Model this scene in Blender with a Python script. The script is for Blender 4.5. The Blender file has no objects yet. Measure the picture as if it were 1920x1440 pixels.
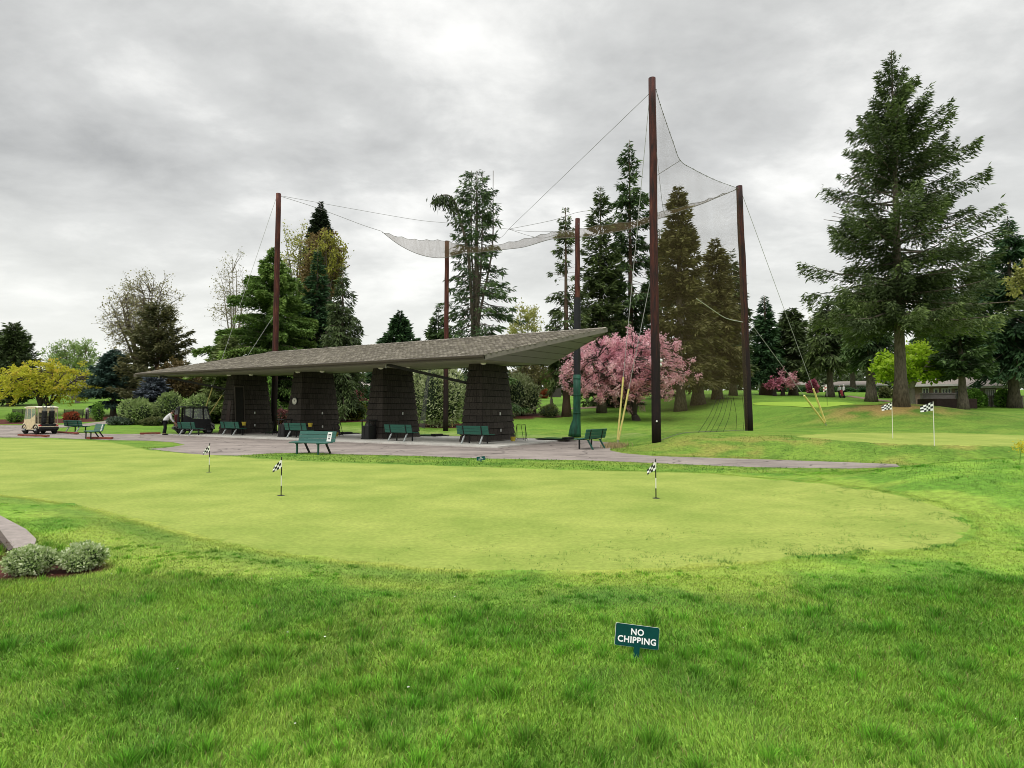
import bpy, bmesh, math, random
import numpy as np
from mathutils import Vector, Matrix, Euler
R = math.radians
PI = math.pi
scene = bpy.context.scene
COL = scene.collection

# ------------------------------------------------------------------ camera
F = 1120.0                      # focal length in pixels of the 1920 px wide photograph
CAMH = 1.7
PITCH = math.atan(48.0 / F)
cd = bpy.data.cameras.new('camera')
cd.sensor_width = 36.0
cd.lens = 36.0 * F / 1920.0
cd.clip_start = 0.05
cd.clip_end = 3000
cam = bpy.data.objects.new('camera', cd)
COL.objects.link(cam)
cam.location = (0, 0, CAMH)
cam.rotation_euler = (PI / 2 + PITCH, 0, 0)
scene.camera = cam

# ------------------------------------------------------------------ sky, sun, exposure
SUN_EL, SUN_AZ = R(58), R(205)      # azimuth: clockwise from +Y (behind the camera, to the left)
w = bpy.data.worlds.new('World')
scene.world = w
w.use_nodes = True
nt = w.node_tree
nt.nodes.clear()


def wn(t, **kw):
    n = nt.nodes.new(t)
    for k, v in kw.items():
        setattr(n, k, v)
    return n


def wmath(op, a, b=None, clamp=False):
    n = wn('ShaderNodeMath', operation=op, use_clamp=clamp)
    for i, x in enumerate((a, b)):
        if x is None:
            continue
        if isinstance(x, (int, float)):
            n.inputs[i].default_value = x
        else:
            nt.links.new(x, n.inputs[i])
    return n.outputs[0]


out = wn('ShaderNodeOutputWorld')
sky = wn('ShaderNodeTexSky', sky_type='NISHITA', sun_disc=False, sun_elevation=SUN_EL, sun_rotation=SUN_AZ)
bg_sky = wn('ShaderNodeBackground')
bg_sky.inputs['Strength'].default_value = 0.1
nt.links.new(sky.outputs[0], bg_sky.inputs['Color'])
tc = wn('ShaderNodeTexCoord')
sep = wn('ShaderNodeSeparateXYZ')
nt.links.new(tc.outputs['Generated'], sep.inputs[0])
zz = wmath('ADD', wmath('MAXIMUM', sep.outputs[2], 0.0), 0.24)
px_ = wmath('DIVIDE', sep.outputs[0], zz)
py_ = wmath('DIVIDE', sep.outputs[1], zz)
comb = wn('ShaderNodeCombineXYZ')
nt.links.new(px_, comb.inputs[0])
nt.links.new(py_, comb.inputs[1])


def cloud(scale, detail, rough, off, sx=1.0):
    m = wn('ShaderNodeMapping')
    m.inputs['Location'].default_value = off
    m.inputs['Scale'].default_value = (sx, 1.0, 1.0)
    nt.links.new(comb.outputs[0], m.inputs[0])
    n = wn('ShaderNodeTexNoise')
    n.inputs['Scale'].default_value = scale
    n.inputs['Detail'].default_value = detail
    n.inputs['Roughness'].default_value = rough
    n.inputs['Distortion'].default_value = 0.15
    nt.links.new(m.outputs[0], n.inputs['Vector'])
    return n.outputs[0]


c1 = cloud(1.2, 5, 0.55, (3.1, 1.7, 0))
c2 = cloud(3.6, 7, 0.6, (7.3, 0.4, 2.0), 0.8)
cc = wmath('ADD', wmath('MULTIPLY', c1, 0.55), wmath('MULTIPLY', c2, 0.45))
ramp = wn('ShaderNodeValToRGB')
e = ramp.color_ramp.elements
e[0].position = 0.31
e[0].color = (0.44, 0.445, 0.44, 1)
e[1].position = 0.67
e[1].color = (1.10, 1.095, 1.06, 1)
m_ = ramp.color_ramp.elements.new(0.5)
m_.color = (0.70, 0.705, 0.69, 1)
nt.links.new(cc, ramp.inputs[0])
# thin bright veil low above the horizon
hz = wn('ShaderNodeMapRange', interpolation_type='SMOOTHSTEP')
hz.inputs['From Min'].default_value = 0.36
hz.inputs['From Max'].default_value = 0.02
hz.inputs['To Min'].default_value = 0.0
hz.inputs['To Max'].default_value = 0.75
nt.links.new(sep.outputs[2], hz.inputs['Value'])
mixh = wn('ShaderNodeMix', data_type='RGBA')
mixh.inputs['B'].default_value = (1.0, 1.005, 0.94, 1)
nt.links.new(hz.outputs[0], mixh.inputs['Factor'])
nt.links.new(ramp.outputs[0], mixh.inputs['A'])
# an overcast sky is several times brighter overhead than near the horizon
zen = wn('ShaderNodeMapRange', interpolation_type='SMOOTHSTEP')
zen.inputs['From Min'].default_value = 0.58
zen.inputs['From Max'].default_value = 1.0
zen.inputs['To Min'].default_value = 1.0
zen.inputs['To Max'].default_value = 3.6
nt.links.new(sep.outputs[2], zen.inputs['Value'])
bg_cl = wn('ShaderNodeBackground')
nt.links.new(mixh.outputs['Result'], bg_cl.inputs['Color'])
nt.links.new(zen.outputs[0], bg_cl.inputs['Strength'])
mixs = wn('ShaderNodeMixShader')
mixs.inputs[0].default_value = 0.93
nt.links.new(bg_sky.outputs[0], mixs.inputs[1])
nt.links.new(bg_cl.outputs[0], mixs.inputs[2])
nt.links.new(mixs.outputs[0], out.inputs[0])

sd = bpy.data.lights.new('sun', 'SUN')
sd.energy = 1.5
sd.angle = R(28)
sd.color = (1.0, 0.965, 0.90)
sun = bpy.data.objects.new('sun', sd)
COL.objects.link(sun)
_d = Vector((math.sin(SUN_AZ) * math.cos(SUN_EL), math.cos(SUN_AZ) * math.cos(SUN_EL), math.sin(SUN_EL)))
sun.rotation_euler = _d.to_track_quat('Z', 'Y').to_euler()
sun.location = _d * 60

vs = scene.view_settings
scene.display_settings.display_device = 'sRGB'
vs.view_transform = 'Standard'
vs.look = 'None'
vs.exposure = 0.1
vs.gamma = 1.0
vs.use_curve_mapping = False
scene.render.engine = 'CYCLES'
scene.cycles.use_denoising = True
scene.cycles.denoising_prefilter = 'ACCURATE'
scene.cycles.filter_width = 0.95
scene.cycles.max_bounces = 5
scene.cycles.diffuse_bounces = 3
scene.cycles.transparent_max_bounces = 12
scene.cycles.caustics_reflective = False
scene.cycles.caustics_refractive = False
scene.render.film_transparent = False

# ------------------------------------------------------------------ noise, terrain, placing


def _hash(ix, iy, s):
    n = (ix.astype(np.int64) * 374761393 + iy.astype(np.int64) * 668265263 + s * 974711) & 0x7fffffff
    n = ((n ^ (n >> 13)) * 1274126177) & 0x7fffffff
    n = (n ^ (n >> 16)) & 0xffff
    return n / 65535.0


def vnoise(x, y, s=0):
    x = np.asarray(x, float)
    y = np.asarray(y, float)
    ix, iy = np.floor(x), np.floor(y)
    fx, fy = x - ix, y - iy
    fx = fx * fx * (3 - 2 * fx)
    fy = fy * fy * (3 - 2 * fy)
    a, b = _hash(ix, iy, s), _hash(ix + 1, iy, s)
    c, d = _hash(ix, iy + 1, s), _hash(ix + 1, iy + 1, s)
    return (a * (1 - fx) + b * fx) * (1 - fy) + (c * (1 - fx) + d * fx) * fy


def fbm(x, y, s=0, o=4):
    t, a, tot = 0.0, 1.0, 0.0
    for i in range(o):
        t = t + a * vnoise(x * 2 ** i + 17.3 * i, y * 2 ** i - 9.1 * i, s + i)
        tot += a
        a *= 0.5
    return t / tot


def sm(a, b, x):
    t = np.clip((np.asarray(x, float) - a) / (b - a), 0, 1)
    return t * t * (3 - 2 * t)


def terrain(x, y):
    x = np.asarray(x, float)
    y = np.asarray(y, float)
    u = (y - 43.0) / 3.0
    ramp = 0.065 * 3.0 * np.log1p(np.exp(np.clip(u, -30, 30))) + 0.065 * 3.0 * np.clip(u - 30, 0, None)
    ramp = np.where(ramp > 3.6, 3.6 + 0.9 * (1 - np.exp(-(ramp - 3.6) / 0.9)), ramp)
    z = ramp
    z = z + 1.15 * sm(13, 26, x) * sm(30, 46, y)
    z = z + 0.95 * np.exp(-(((x - 27.4) / 6.0) ** 2 + ((y - 42.0) / 6.0) ** 2))
    ey = 23.4 - 0.62 * (x - 4.3)
    berm = 0.50 * sm(0.1, 3.6, y - ey) * sm(4.0, 8.5, x) * (0.85 + 0.3 * vnoise(x * 0.25, y * 0.25, 5))
    berm = berm * (1 - sm(32, 42, y) * 0.9)
    z = z + berm
    bank = 0.66 * sm(4.6, 11.0, x) * sm(6.5, 12.5, y) * (1 - 0.97 * sm(12.6, 16.2, y))
    z = z + bank
    far = sm(47, 60, y)
    z = z + far * (0.5 * (vnoise(x * 0.05, y * 0.05, 9) - 0.5))
    return z


def tz(x, y):
    return float(terrain(x, y))


def ray(px, py):
    u, wv = (px - 960) / F, -(py - 720) / F
    c, s = math.cos(PITCH), math.sin(PITCH)
    dy, dz = c - wv * s, s + wv * c
    return u / dy, dz / dy            # X and Z gained per metre of depth


def pix(px, py, Y):
    a, b = ray(px, py)
    return Vector((a * Y, Y, CAMH + b * Y))


def gnd(px, py, y0=2.0, y1=160.0):
    a, b = ray(px, py)
    ys = np.concatenate([np.arange(y0, 40, 0.02), np.arange(40, y1, 0.1)])
    d = CAMH + b * ys - terrain(a * ys, ys)
    i = np.argmax(d <= 0)
    if d[i] > 0:
        i = len(ys) - 1
    Y = float(ys[i])
    X = a * Y
    return Vector((X, Y, tz(X, Y)))


def onground(px, Y, py=760):
    a, _ = ray(px, py)
    return Vector((a * Y, Y, tz(a * Y, Y)))


def in_poly(x, y, poly):
    x = np.asarray(x, float)
    y = np.asarray(y, float)
    ins = np.zeros(x.shape, bool)
    n = len(poly)
    for i in range(n):
        x1, y1 = poly[i][:2]
        x2, y2 = poly[(i + 1) % n][:2]
        if y1 == y2:
            continue
        c = ((y1 > y) != (y2 > y)) & (x < (x2 - x1) * (y - y1) / (y2 - y1) + x1)
        ins ^= c
    return ins


def dist_poly(x, y, poly, closed=True):
    x = np.asarray(x, float)
    y = np.asarray(y, float)
    d = np.full(x.shape, 1e9)
    n = len(poly)
    for i in range(n if closed else n - 1):
        x1, y1 = poly[i][:2]
        x2, y2 = poly[(i + 1) % n][:2]
        dx, dy = x2 - x1, y2 - y1
        L = dx * dx + dy * dy + 1e-9
        t = np.clip(((x - x1) * dx + (y - y1) * dy) / L, 0, 1)
        d = np.minimum(d, np.hypot(x - x1 - t * dx, y - y1 - t * dy))
    return d


def smooth_poly(pts, n=2):
    pts = [tuple(p[:2]) for p in pts]
    for _ in range(n):
        q = []
        for i in range(len(pts)):
            a, b = pts[i], pts[(i + 1) % len(pts)]
            q.append((a[0] * .75 + b[0] * .25, a[1] * .75 + b[1] * .25))
            q.append((a[0] * .25 + b[0] * .75, a[1] * .25 + b[1] * .75))
        pts = q
    return pts


# ------------------------------------------------------------------ materials
MATS = {}


def newmat(name):
    m = bpy.data.materials.new(name)
    m.use_nodes = True
    return m, m.node_tree, m.node_tree.nodes['Principled BSDF']


def mat(name, col, rough=0.7, var=0.12, scale=6.0, bump=0.0, bscale=30.0, metal=0.0, col2=None, stretch=(1, 1, 1), spec=0.3):
    """plain surface whose colour wanders between two tones"""
    if name in MATS:
        return MATS[name]
    m, t, p = newmat(name)
    c2 = col2 or tuple(c * (1 - var * 2) for c in col)
    co = t.nodes.new('ShaderNodeTexCoord')
    mp = t.nodes.new('ShaderNodeMapping')
    mp.inputs['Scale'].default_value = stretch
    t.links.new(co.outputs['Object'], mp.inputs[0])
    n = t.nodes.new('ShaderNodeTexNoise')
    n.inputs['Scale'].default_value = scale
    n.inputs['Detail'].default_value = 5
    n.inputs['Roughness'].default_value = 0.65
    t.links.new(mp.outputs[0], n.inputs['Vector'])
    r = t.nodes.new('ShaderNodeValToRGB')
    r.color_ramp.elements[0].position = 0.35
    r.color_ramp.elements[1].position = 0.65
    r.color_ramp.elements[0].color = (*c2, 1)
    r.color_ramp.elements[1].color = (*col, 1)
    t.links.new(n.outputs[0], r.inputs[0])
    t.links.new(r.outputs[0], p.inputs['Base Color'])
    p.inputs['Roughness'].default_value = rough
    p.inputs['Metallic'].default_value = metal
    p.inputs['Specular IOR Level'].default_value = spec
    if bump:
        n2 = t.nodes.new('ShaderNodeTexNoise')
        n2.inputs['Scale'].default_value = bscale
        n2.inputs['Detail'].default_value = 4
        t.links.new(mp.outputs[0], n2.inputs['Vector'])
        b = t.nodes.new('ShaderNodeBump')
        b.inputs['Strength'].default_value = bump
        b.inputs['Distance'].default_value = 0.02
        t.links.new(n2.outputs[0], b.inputs['Height'])
        t.links.new(b.outputs[0], p.inputs['Normal'])
    MATS[name] = m
    return m


def foliage(name, dark, light, trans=0.3, rough=0.65, patch=0.5, pscale=0.6):
    """leaf surface: tone by the leaf's own 'v' value plus broad patches"""
    if name in MATS:
        return MATS[name]
    m, t, p = newmat(name)
    at = t.nodes.new('ShaderNodeAttribute')
    at.attribute_name = 'v'
    co = t.nodes.new('ShaderNodeTexCoord')
    n = t.nodes.new('ShaderNodeTexNoise')
    n.inputs['Scale'].default_value = pscale
    n.inputs['Detail'].default_value = 2
    t.links.new(co.outputs['Object'], n.inputs['Vector'])
    ma = t.nodes.new('ShaderNodeMath')
    ma.operation = 'MULTIPLY_ADD'
    t.links.new(n.outputs[0], ma.inputs[0])
    ma.inputs[1].default_value = patch
    ma.inputs[2].default_value = -patch * 0.5
    ad = t.nodes.new('ShaderNodeMath')
    ad.operation = 'ADD'
    ad.use_clamp = True
    t.links.new(at.outputs['Fac'], ad.inputs[0])
    t.links.new(ma.outputs[0], ad.inputs[1])
    r = t.nodes.new('ShaderNodeValToRGB')
    cols = [dark, light] if not isinstance(light, list) else [dark] + light
    r.color_ramp.elements[0].color = (*cols[0], 1)
    r.color_ramp.elements[1].color = (*cols[-1], 1)
    for i, c in enumerate(cols[1:-1]):
        el = r.color_ramp.elements.new((i + 1) / (len(cols) - 1))
        el.color = (*c, 1)
    t.links.new(ad.outputs[0], r.inputs[0])
    t.links.new(r.outputs[0], p.inputs['Base Color'])
    p.inputs['Roughness'].default_value = rough
    p.inputs['Specular IOR Level'].default_value = 0.25
    if trans:
        tr = t.nodes.new('ShaderNodeBsdfTranslucent')
        t.links.new(r.outputs[0], tr.inputs['Color'])
        mx = t.nodes.new('ShaderNodeMixShader')
        mx.inputs[0].default_value = trans
        t.links.new(p.outputs[0], mx.inputs[1])
        t.links.new(tr.outputs[0], mx.inputs[2])
        t.links.new(mx.outputs[0], t.nodes['Material Output'].inputs['Surface'])
    MATS[name] = m
    return m


def vmat(name, stops, rough=0.8, bump=0.0, bscale=40.0, spec=0.3):
    """colour chosen per piece by its 'v' value, with a little grain"""
    if name in MATS:
        return MATS[name]
    m, t, p = newmat(name)
    at = t.nodes.new('ShaderNodeAttribute')
    at.attribute_name = 'v'
    co = t.nodes.new('ShaderNodeTexCoord')
    n = t.nodes.new('ShaderNodeTexNoise')
    n.inputs['Scale'].default_value = bscale
    n.inputs['Detail'].default_value = 4
    t.links.new(co.outputs['Object'], n.inputs['Vector'])
    ma = t.nodes.new('ShaderNodeMath')
    ma.operation = 'MULTIPLY_ADD'
    t.links.new(n.outputs[0], ma.inputs[0])
    ma.inputs[1].default_value = 0.7
    ma.inputs[2].default_value = -0.35
    ad = t.nodes.new('ShaderNodeMath')
    ad.operation = 'ADD'
    ad.use_clamp = True
    t.links.new(at.outputs['Fac'], ad.inputs[0])
    t.links.new(ma.outputs[0], ad.inputs[1])
    r = t.nodes.new('ShaderNodeValToRGB')
    r.color_ramp.elements[0].color = (*stops[0], 1)
    r.color_ramp.elements[1].color = (*stops[-1], 1)
    for i, c in enumerate(stops[1:-1]):
        el = r.color_ramp.elements.new((i + 1) / (len(stops) - 1))
        el.color = (*c, 1)
    t.links.new(ad.outputs[0], r.inputs[0])
    t.links.new(r.outputs[0], p.inputs['Base Color'])
    p.inputs['Roughness'].default_value = rough
    p.inputs['Specular IOR Level'].default_value = spec
    if bump:
        b = t.nodes.new('ShaderNodeBump')
        b.inputs['Strength'].default_value = bump
        b.inputs['Distance'].default_value = 0.02
        t.links.new(n.outputs[0], b.inputs['Height'])
        t.links.new(b.outputs[0], p.inputs['Normal'])
    MATS[name] = m
    return m


# ------------------------------------------------------------------ mesh helpers
def tag(o, label=None, cat=None, group=None, kind=None):
    if label:
        o['label'] = label
    if cat:
        o['category'] = cat
    if group:
        o['group'] = group
    if kind:
        o['kind'] = kind
    return o


def empty(name, loc, rz=0.0, label=None, cat=None, group=None):
    o = bpy.data.objects.new(name, None)
    o.empty_display_size = 0.2
    COL.objects.link(o)
    o.location = loc
    o.rotation_euler = (0, 0, rz)
    return tag(o, label, cat, group)


def copy_tree(o, parent=None):
    kids = list(o.children)
    c = o.copy()
    COL.objects.link(c)
    if parent is not None:
        c.parent = parent
    for k in kids:
        copy_tree(k, c)
    return c


def mesh_np(name, V, Fc, material, parent=None, v=None, smooth=False, nper=4, vdom='POINT'):
    """a mesh straight from arrays: V (n,3); Fc (m,nper)"""
    me = bpy.data.meshes.new(name)
    V = np.ascontiguousarray(V, np.float32)
    Fc = np.ascontiguousarray(Fc, np.int32)
    me.vertices.add(len(V))
    me.vertices.foreach_set('co', V.ravel())
    me.loops.add(Fc.size)
    me.loops.foreach_set('vertex_index', Fc.ravel())
    me.polygons.add(len(Fc))
    me.polygons.foreach_set('loop_start', np.arange(0, Fc.size, nper, dtype=np.int32))
    if v is not None:
        a = me.attributes.new('v', 'FLOAT', vdom)
        a.data.foreach_set('value', np.ascontiguousarray(v, np.float32))
    me.update(calc_edges=True)
    if smooth:
        me.polygons.foreach_set('use_smooth', np.ones(len(Fc), bool))
    me.materials.append(material)
    o = bpy.data.objects.new(name, me)
    COL.objects.link(o)
    if parent is not None:
        o.parent = parent
    return o


class MB:
    def __init__(self):
        self.v, self.f, self.a = [], [], []

    def add(self, vs, fs, val=0.5):
        b = len(self.v)
        self.v += [tuple(x) for x in vs]
        self.f += [tuple(i + b for i in f) for f in fs]
        self.a += [val] * len(vs)
        return self

    def box(self, c, s, rot=None, val=0.5):
        hx, hy, hz = s[0] / 2, s[1] / 2, s[2] / 2
        P = [Vector((x, y, z)) for z in (-hz, hz) for y in (-hy, hy) for x in (-hx, hx)]
        if rot is not None:
            P = [rot @ p for p in P]
        P = [p + Vector(c) for p in P]
        return self.add(P, [(0, 2, 3, 1), (4, 5, 7, 6), (0, 1, 5, 4), (2, 6, 7, 3), (0, 4, 6, 2), (1, 3, 7, 5)], val)

    def cham(self, c, s, b=0.01, rot=None, val=0.5):
        """box with chamfered edges"""
        hx, hy, hz = s[0] / 2, s[1] / 2, s[2] / 2
        b = min(b, hx * .9, hy * .9, hz * .9)
        bm = bmesh.new()
        bmesh.ops.create_cube(bm, size=1.0)
        for vv in bm.verts:
            vv.co = Vector((vv.co.x * 2 * hx, vv.co.y * 2 * hy, vv.co.z * 2 * hz))
        bmesh.ops.bevel(bm, geom=bm.edges[:], offset=b, segments=2, affect='EDGES', profile=0.5)
        bm.verts.index_update()
        P = [vv.co.copy() for vv in bm.verts]
        fs = [[vv.index for vv in f.verts] for f in bm.faces]
        bm.free()
        if rot is not None:
            P = [rot @ p for p in P]
        return self.add([p + Vector(c) for p in P], fs, val)

    def bar(self, p0, p1, w, h, val=0.5):
        p0, p1 = Vector(p0), Vector(p1)
        d = p1 - p0
        q = d.to_track_quat('Y', 'Z').to_matrix()
        return self.box((p0 + p1) / 2, (w, d.length, h), q, val)

    def tube(self, pts, rad, n=8, caps=True, val=0.5, sx=1.0):
        pts = [Vector(p) for p in pts]
        if isinstance(rad, (int, float)):
            rad = [rad] * len(pts)
        m = len(pts)
        vs, fs = [], []
        ref = None
        for i, p in enumerate(pts):
            d = (pts[min(i + 1, m - 1)] - pts[max(i - 1, 0)])
            if d.length < 1e-9:
                d = Vector((0, 0, 1))
            d.normalize()
            if ref is None:
                ref = Vector((1, 0, 0)) if abs(d.x) < 0.9 else Vector((0, 1, 0))
            a = (ref - d * ref.dot(d))
            if a.length < 1e-6:
                a = d.orthogonal()
            a.normalize()
            ref = a
            b = d.cross(a)
            for k in range(n):
                t = 2 * PI * k / n
                vs.append(p + a * (math.cos(t) * rad[i] * sx) + b * (math.sin(t) * rad[i]))
        for i in range(m - 1):
            for k in range(n):
                k2 = (k + 1) % n
                fs.append((i * n + k, i * n + k2, (i + 1) * n + k2, (i + 1) * n + k))
        if caps:
            fs.append(tuple(range(n - 1, -1, -1)))
            fs.append(tuple((m - 1) * n + k for k in range(n)))
        if isinstance(val, (list, tuple)):
            self.add(vs, fs, 0.5)
            self.a[-len(vs):] = [v_ for v_ in val for _ in range(n)]
            return self
        return self.add(vs, fs, val)

    def prism(self, poly, z0, z1, val=0.5):
        n = len(poly)
        vs = [(p[0], p[1], z0) for p in poly] + [(p[0], p[1], z1) for p in poly]
        fs = [tuple(range(n - 1, -1, -1)), tuple(range(n, 2 * n))]
        fs += [(i, (i + 1) % n, n + (i + 1) % n, n + i) for i in range(n)]
        return self.add(vs, fs, val)

    def ext(self, poly, axis, a0, a1, val=0.5):
        """outline in the two other axes, extruded along axis (0=x: poly is (y,z); 1=y: poly is (x,z))"""
        n = len(poly)

        def P(p, a):
            return (a, p[0], p[1]) if axis == 0 else (p[0], a, p[1])
        vs = [P(p, a0) for p in poly] + [P(p, a1) for p in poly]
        fs = [tuple(range(n - 1, -1, -1)), tuple(range(n, 2 * n))]
        fs += [(i, (i + 1) % n, n + (i + 1) % n, n + i) for i in range(n)]
        return self.add(vs, fs, val)

    def ball(self, c, r, sub=2, sc=(1, 1, 1), val=0.5):
        bm = bmesh.new()
        bmesh.ops.create_icosphere(bm, subdivisions=sub, radius=r)
        vs = [Vector((v.co.x * sc[0], v.co.y * sc[1], v.co.z * sc[2])) + Vector(c) for v in bm.verts]
        fs = [[v.index for v in f.verts] for f in bm.faces]
        bm.free()
        return self.add(vs, fs, val)

    def build(self, name, material, parent=None, smooth=False, fixn=True):
        me = bpy.data.meshes.new(name)
        me.from_pydata([tuple(x) for x in self.v], [], self.f)
        a = me.attributes.new('v', 'FLOAT', 'POINT')
        a.data.foreach_set('value', np.array(self.a, np.float32))
        if fixn:
            bm = bmesh.new()
            bm.from_mesh(me)
            bmesh.ops.recalc_face_normals(bm, faces=bm.faces)
            bm.to_mesh(me)
            bm.free()
        if smooth:
            me.polygons.foreach_set('use_smooth', np.ones(len(me.polygons), bool))
        me.materials.append(material)
        o = bpy.data.objects.new(name, me)
        COL.objects.link(o)
        if parent is not None:
            o.parent = parent
        return o


def box_uv(o):
    me = o.data
    uv = me.uv_layers.new(name='UVMap')
    for p in me.polygons:
        n = p.normal
        for li in p.loop_indices:
            c = me.vertices[me.loops[li].vertex_index].co
            if abs(n.z) > 0.75:
                uv.data[li].uv = (c.x, c.y)
            elif abs(n.x) > abs(n.y):
                uv.data[li].uv = (c.y, c.z)
            else:
                uv.data[li].uv = (c.x, c.z)


def sheet(name, poly, dz, material, step=0.5, parent=None, edge_jit=0.0, edge_dz=None):
    """a thin ground sheet that follows the terrain inside an outline"""
    from mathutils.geometry import delaunay_2d_cdt
    pts = []
    n = len(poly)
    rnd = random.Random(5)
    for i in range(n):
        a, b = Vector(poly[i][:2]), Vector(poly[(i + 1) % n][:2])
        k = max(1, int((b - a).length / step))
        for j in range(k):
            p = a.lerp(b, j / k)
            if edge_jit:
                p = p + Vector((rnd.uniform(-1, 1), rnd.uniform(-1, 1))) * edge_jit
            pts.append(p)
    nb = len(pts)
    xs = np.array([p.x for p in pts])
    ys = np.array([p.y for p in pts])
    gx, gy = np.meshgrid(np.arange(xs.min(), xs.max(), step), np.arange(ys.min(), ys.max(), step))
    gx, gy = gx.ravel() + step * .31, gy.ravel() + step * .27
    ok = in_poly(gx, gy, [tuple(p) for p in pts])
    gx, gy = gx[ok], gy[ok]
    ok = dist_poly(gx, gy, [tuple(p) for p in pts]) > step * 0.3
    allp = pts + [Vector((float(x), float(y))) for x, y in zip(gx[ok], gy[ok])]
    r = delaunay_2d_cdt(allp, [], [list(range(nb))], 1, 1e-5)
    V2, F2 = r[0], r[2]
    vx = np.array([p.x for p in V2])
    vy = np.array([p.y for p in V2])
    vz = terrain(vx, vy) + dz
    if edge_dz is not None:
        on = dist_poly(vx, vy, [tuple(p) for p in pts]) < 0.02
        vz = vz - np.where(on, dz - edge_dz, 0)
    tri = np.array([f for f in F2 if len(f) == 3], np.int32)
    A, B, C = tri[:, 0], tri[:, 1], tri[:, 2]
    ar = (vx[B] - vx[A]) * (vy[C] - vy[A]) - (vx[C] - vx[A]) * (vy[B] - vy[A])
    tri[ar < 0] = tri[ar < 0][:, ::-1]
    return mesh_np(name, np.stack([vx, vy, vz], 1), tri, material, parent, smooth=True, nper=3)

# ------------------------------------------------------------------ ground
def G(px, py):
    p = gnd(px, py)
    return (p.x, p.y)


green_px = [(-420, 829), (-200, 823), (0, 822.5), (100, 823.5), (212, 828), (277, 843), (340, 849), (441, 855.5), (509, 861), (600, 865), (700, 868.5),
            (900, 875), (1100, 881.6), (1228, 884), (1356, 888), (1484, 900), (1612, 914), (1752, 938), (1822, 968), (1842, 1000),
            (1790, 1030), (1640, 1040), (1484, 1050), (1356, 1063), (1228, 1072), (1050, 1081), (950, 1079), (800, 1071), (700, 1062),
            (600, 1052), (500, 1038), (417, 1021), (312, 996), (208, 965), (104, 942), (0, 929), (-200, 915), (-500, 905)]
green_poly = smooth_poly([G(*p) for p in green_px], 2)
pave_px = [(-400, 822), (-20, 820), (90, 821), (212, 825.5), (280, 826.5), (325, 829.5), (347, 834), (318, 839), (277, 842), (375, 853), (444, 854.5), (505, 850.5),
           (588, 849), (640, 852), (780, 855), (911, 860), (1100, 863.5), (1228, 868.5), (1416, 876.5), (1591, 879), (1690, 876), (1745, 873),
           (1680, 870.5), (1600, 867.5), (1527, 865), (1412, 861), (1228, 855.5), (1168, 850), (1143, 844.5), (1149, 831), (1110, 826), (1000, 822), (800, 816),
           (500, 809), (408, 811.5), (330, 813.5), (212, 814), (107, 811), (108, 799), (190, 791), (235, 781), (330, 777.5), (330, 780.5), (240, 784.5),
           (200, 796), (280, 797), (330, 800), (330, 797), (200, 790), (107, 794.5), (0, 797), (-400, 797)]
pave_poly = [G(*p) for p in pave_px]
# keep the outline simple: main apron and the side path are two sheets
apron_px = pave_px[:35] + [(330, 813.5), (212, 814), (107, 811), (100, 806), (107, 797), (0, 797.5), (-400, 797.5)]
apron_poly = [G(*p) for p in apron_px]
side_px = [(107, 797), (150, 795.5), (192, 790.5), (235, 781), (330, 778), (332, 780.5), (262, 784), (222, 791), (190, 796.5), (150, 800), (104, 802.5)]
side_poly = [G(*p) for p in side_px]
chip_px = [(1470, 817.5), (1540, 813), (1620, 811), (1700, 811), (1800, 812), (1920, 816), (2100, 822), (2100, 842), (1920, 838.5), (1780, 837.5), (1660, 834), (1560, 826), (1500, 820)]
chip_poly = smooth_poly([G(*p) for p in chip_px], 2)
far_green_px = [(1405, 757), (1440, 754), (1520, 753.5), (1600, 754), (1660, 756), (1655, 760), (1600, 762), (1500, 762.5), (1425, 761)]
far_green_poly = smooth_poly([G(*p) for p in far_green_px], 2)

DVEC = Vector((-0.866, 0.5, 0))      # along the shelter, away to the left
PVEC = Vector((0.5, 0.866, 0))       # across the shelter, away to the right
P4 = gnd(905, 832)                   # near corner of the nearest pillar
P4.z = 0


def sh(along, across, z=0.0):
    return P4 + DVEC * along + PVEC * across + Vector((0, 0, z))


slab_poly = [tuple(sh(a, b)[:2]) for a, b in ((-2.4, -2.5), (25.5, -2.5), (25.5, 4.6), (-2.4, 4.6))]

beds = [  # mulch beds: outline on the ground
    [G(*p) for p in ((-90, 985), (0, 1004), (22, 1040), (-60, 1086), (30, 1086), (130, 1079), (196, 1066), (165, 1046), (60, 1046))],
    [G(*p) for p in ((-300, 793), (0, 796), (107, 794), (190, 790), (232, 781), (300, 776), (300, 773.5), (190, 779.5), (100, 786), (-300, 788))],
    [G(*p) for p in ((618, 792), (690, 791), (690, 785), (618, 786))],
    [G(*p) for p in ((765, 800), (830, 803), (876, 802), (876, 794), (765, 794))],
    [G(*p) for p in ((960, 785), (1010, 784), (1052, 782), (1055, 779), (1000, 775), (960, 774))],
]


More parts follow.
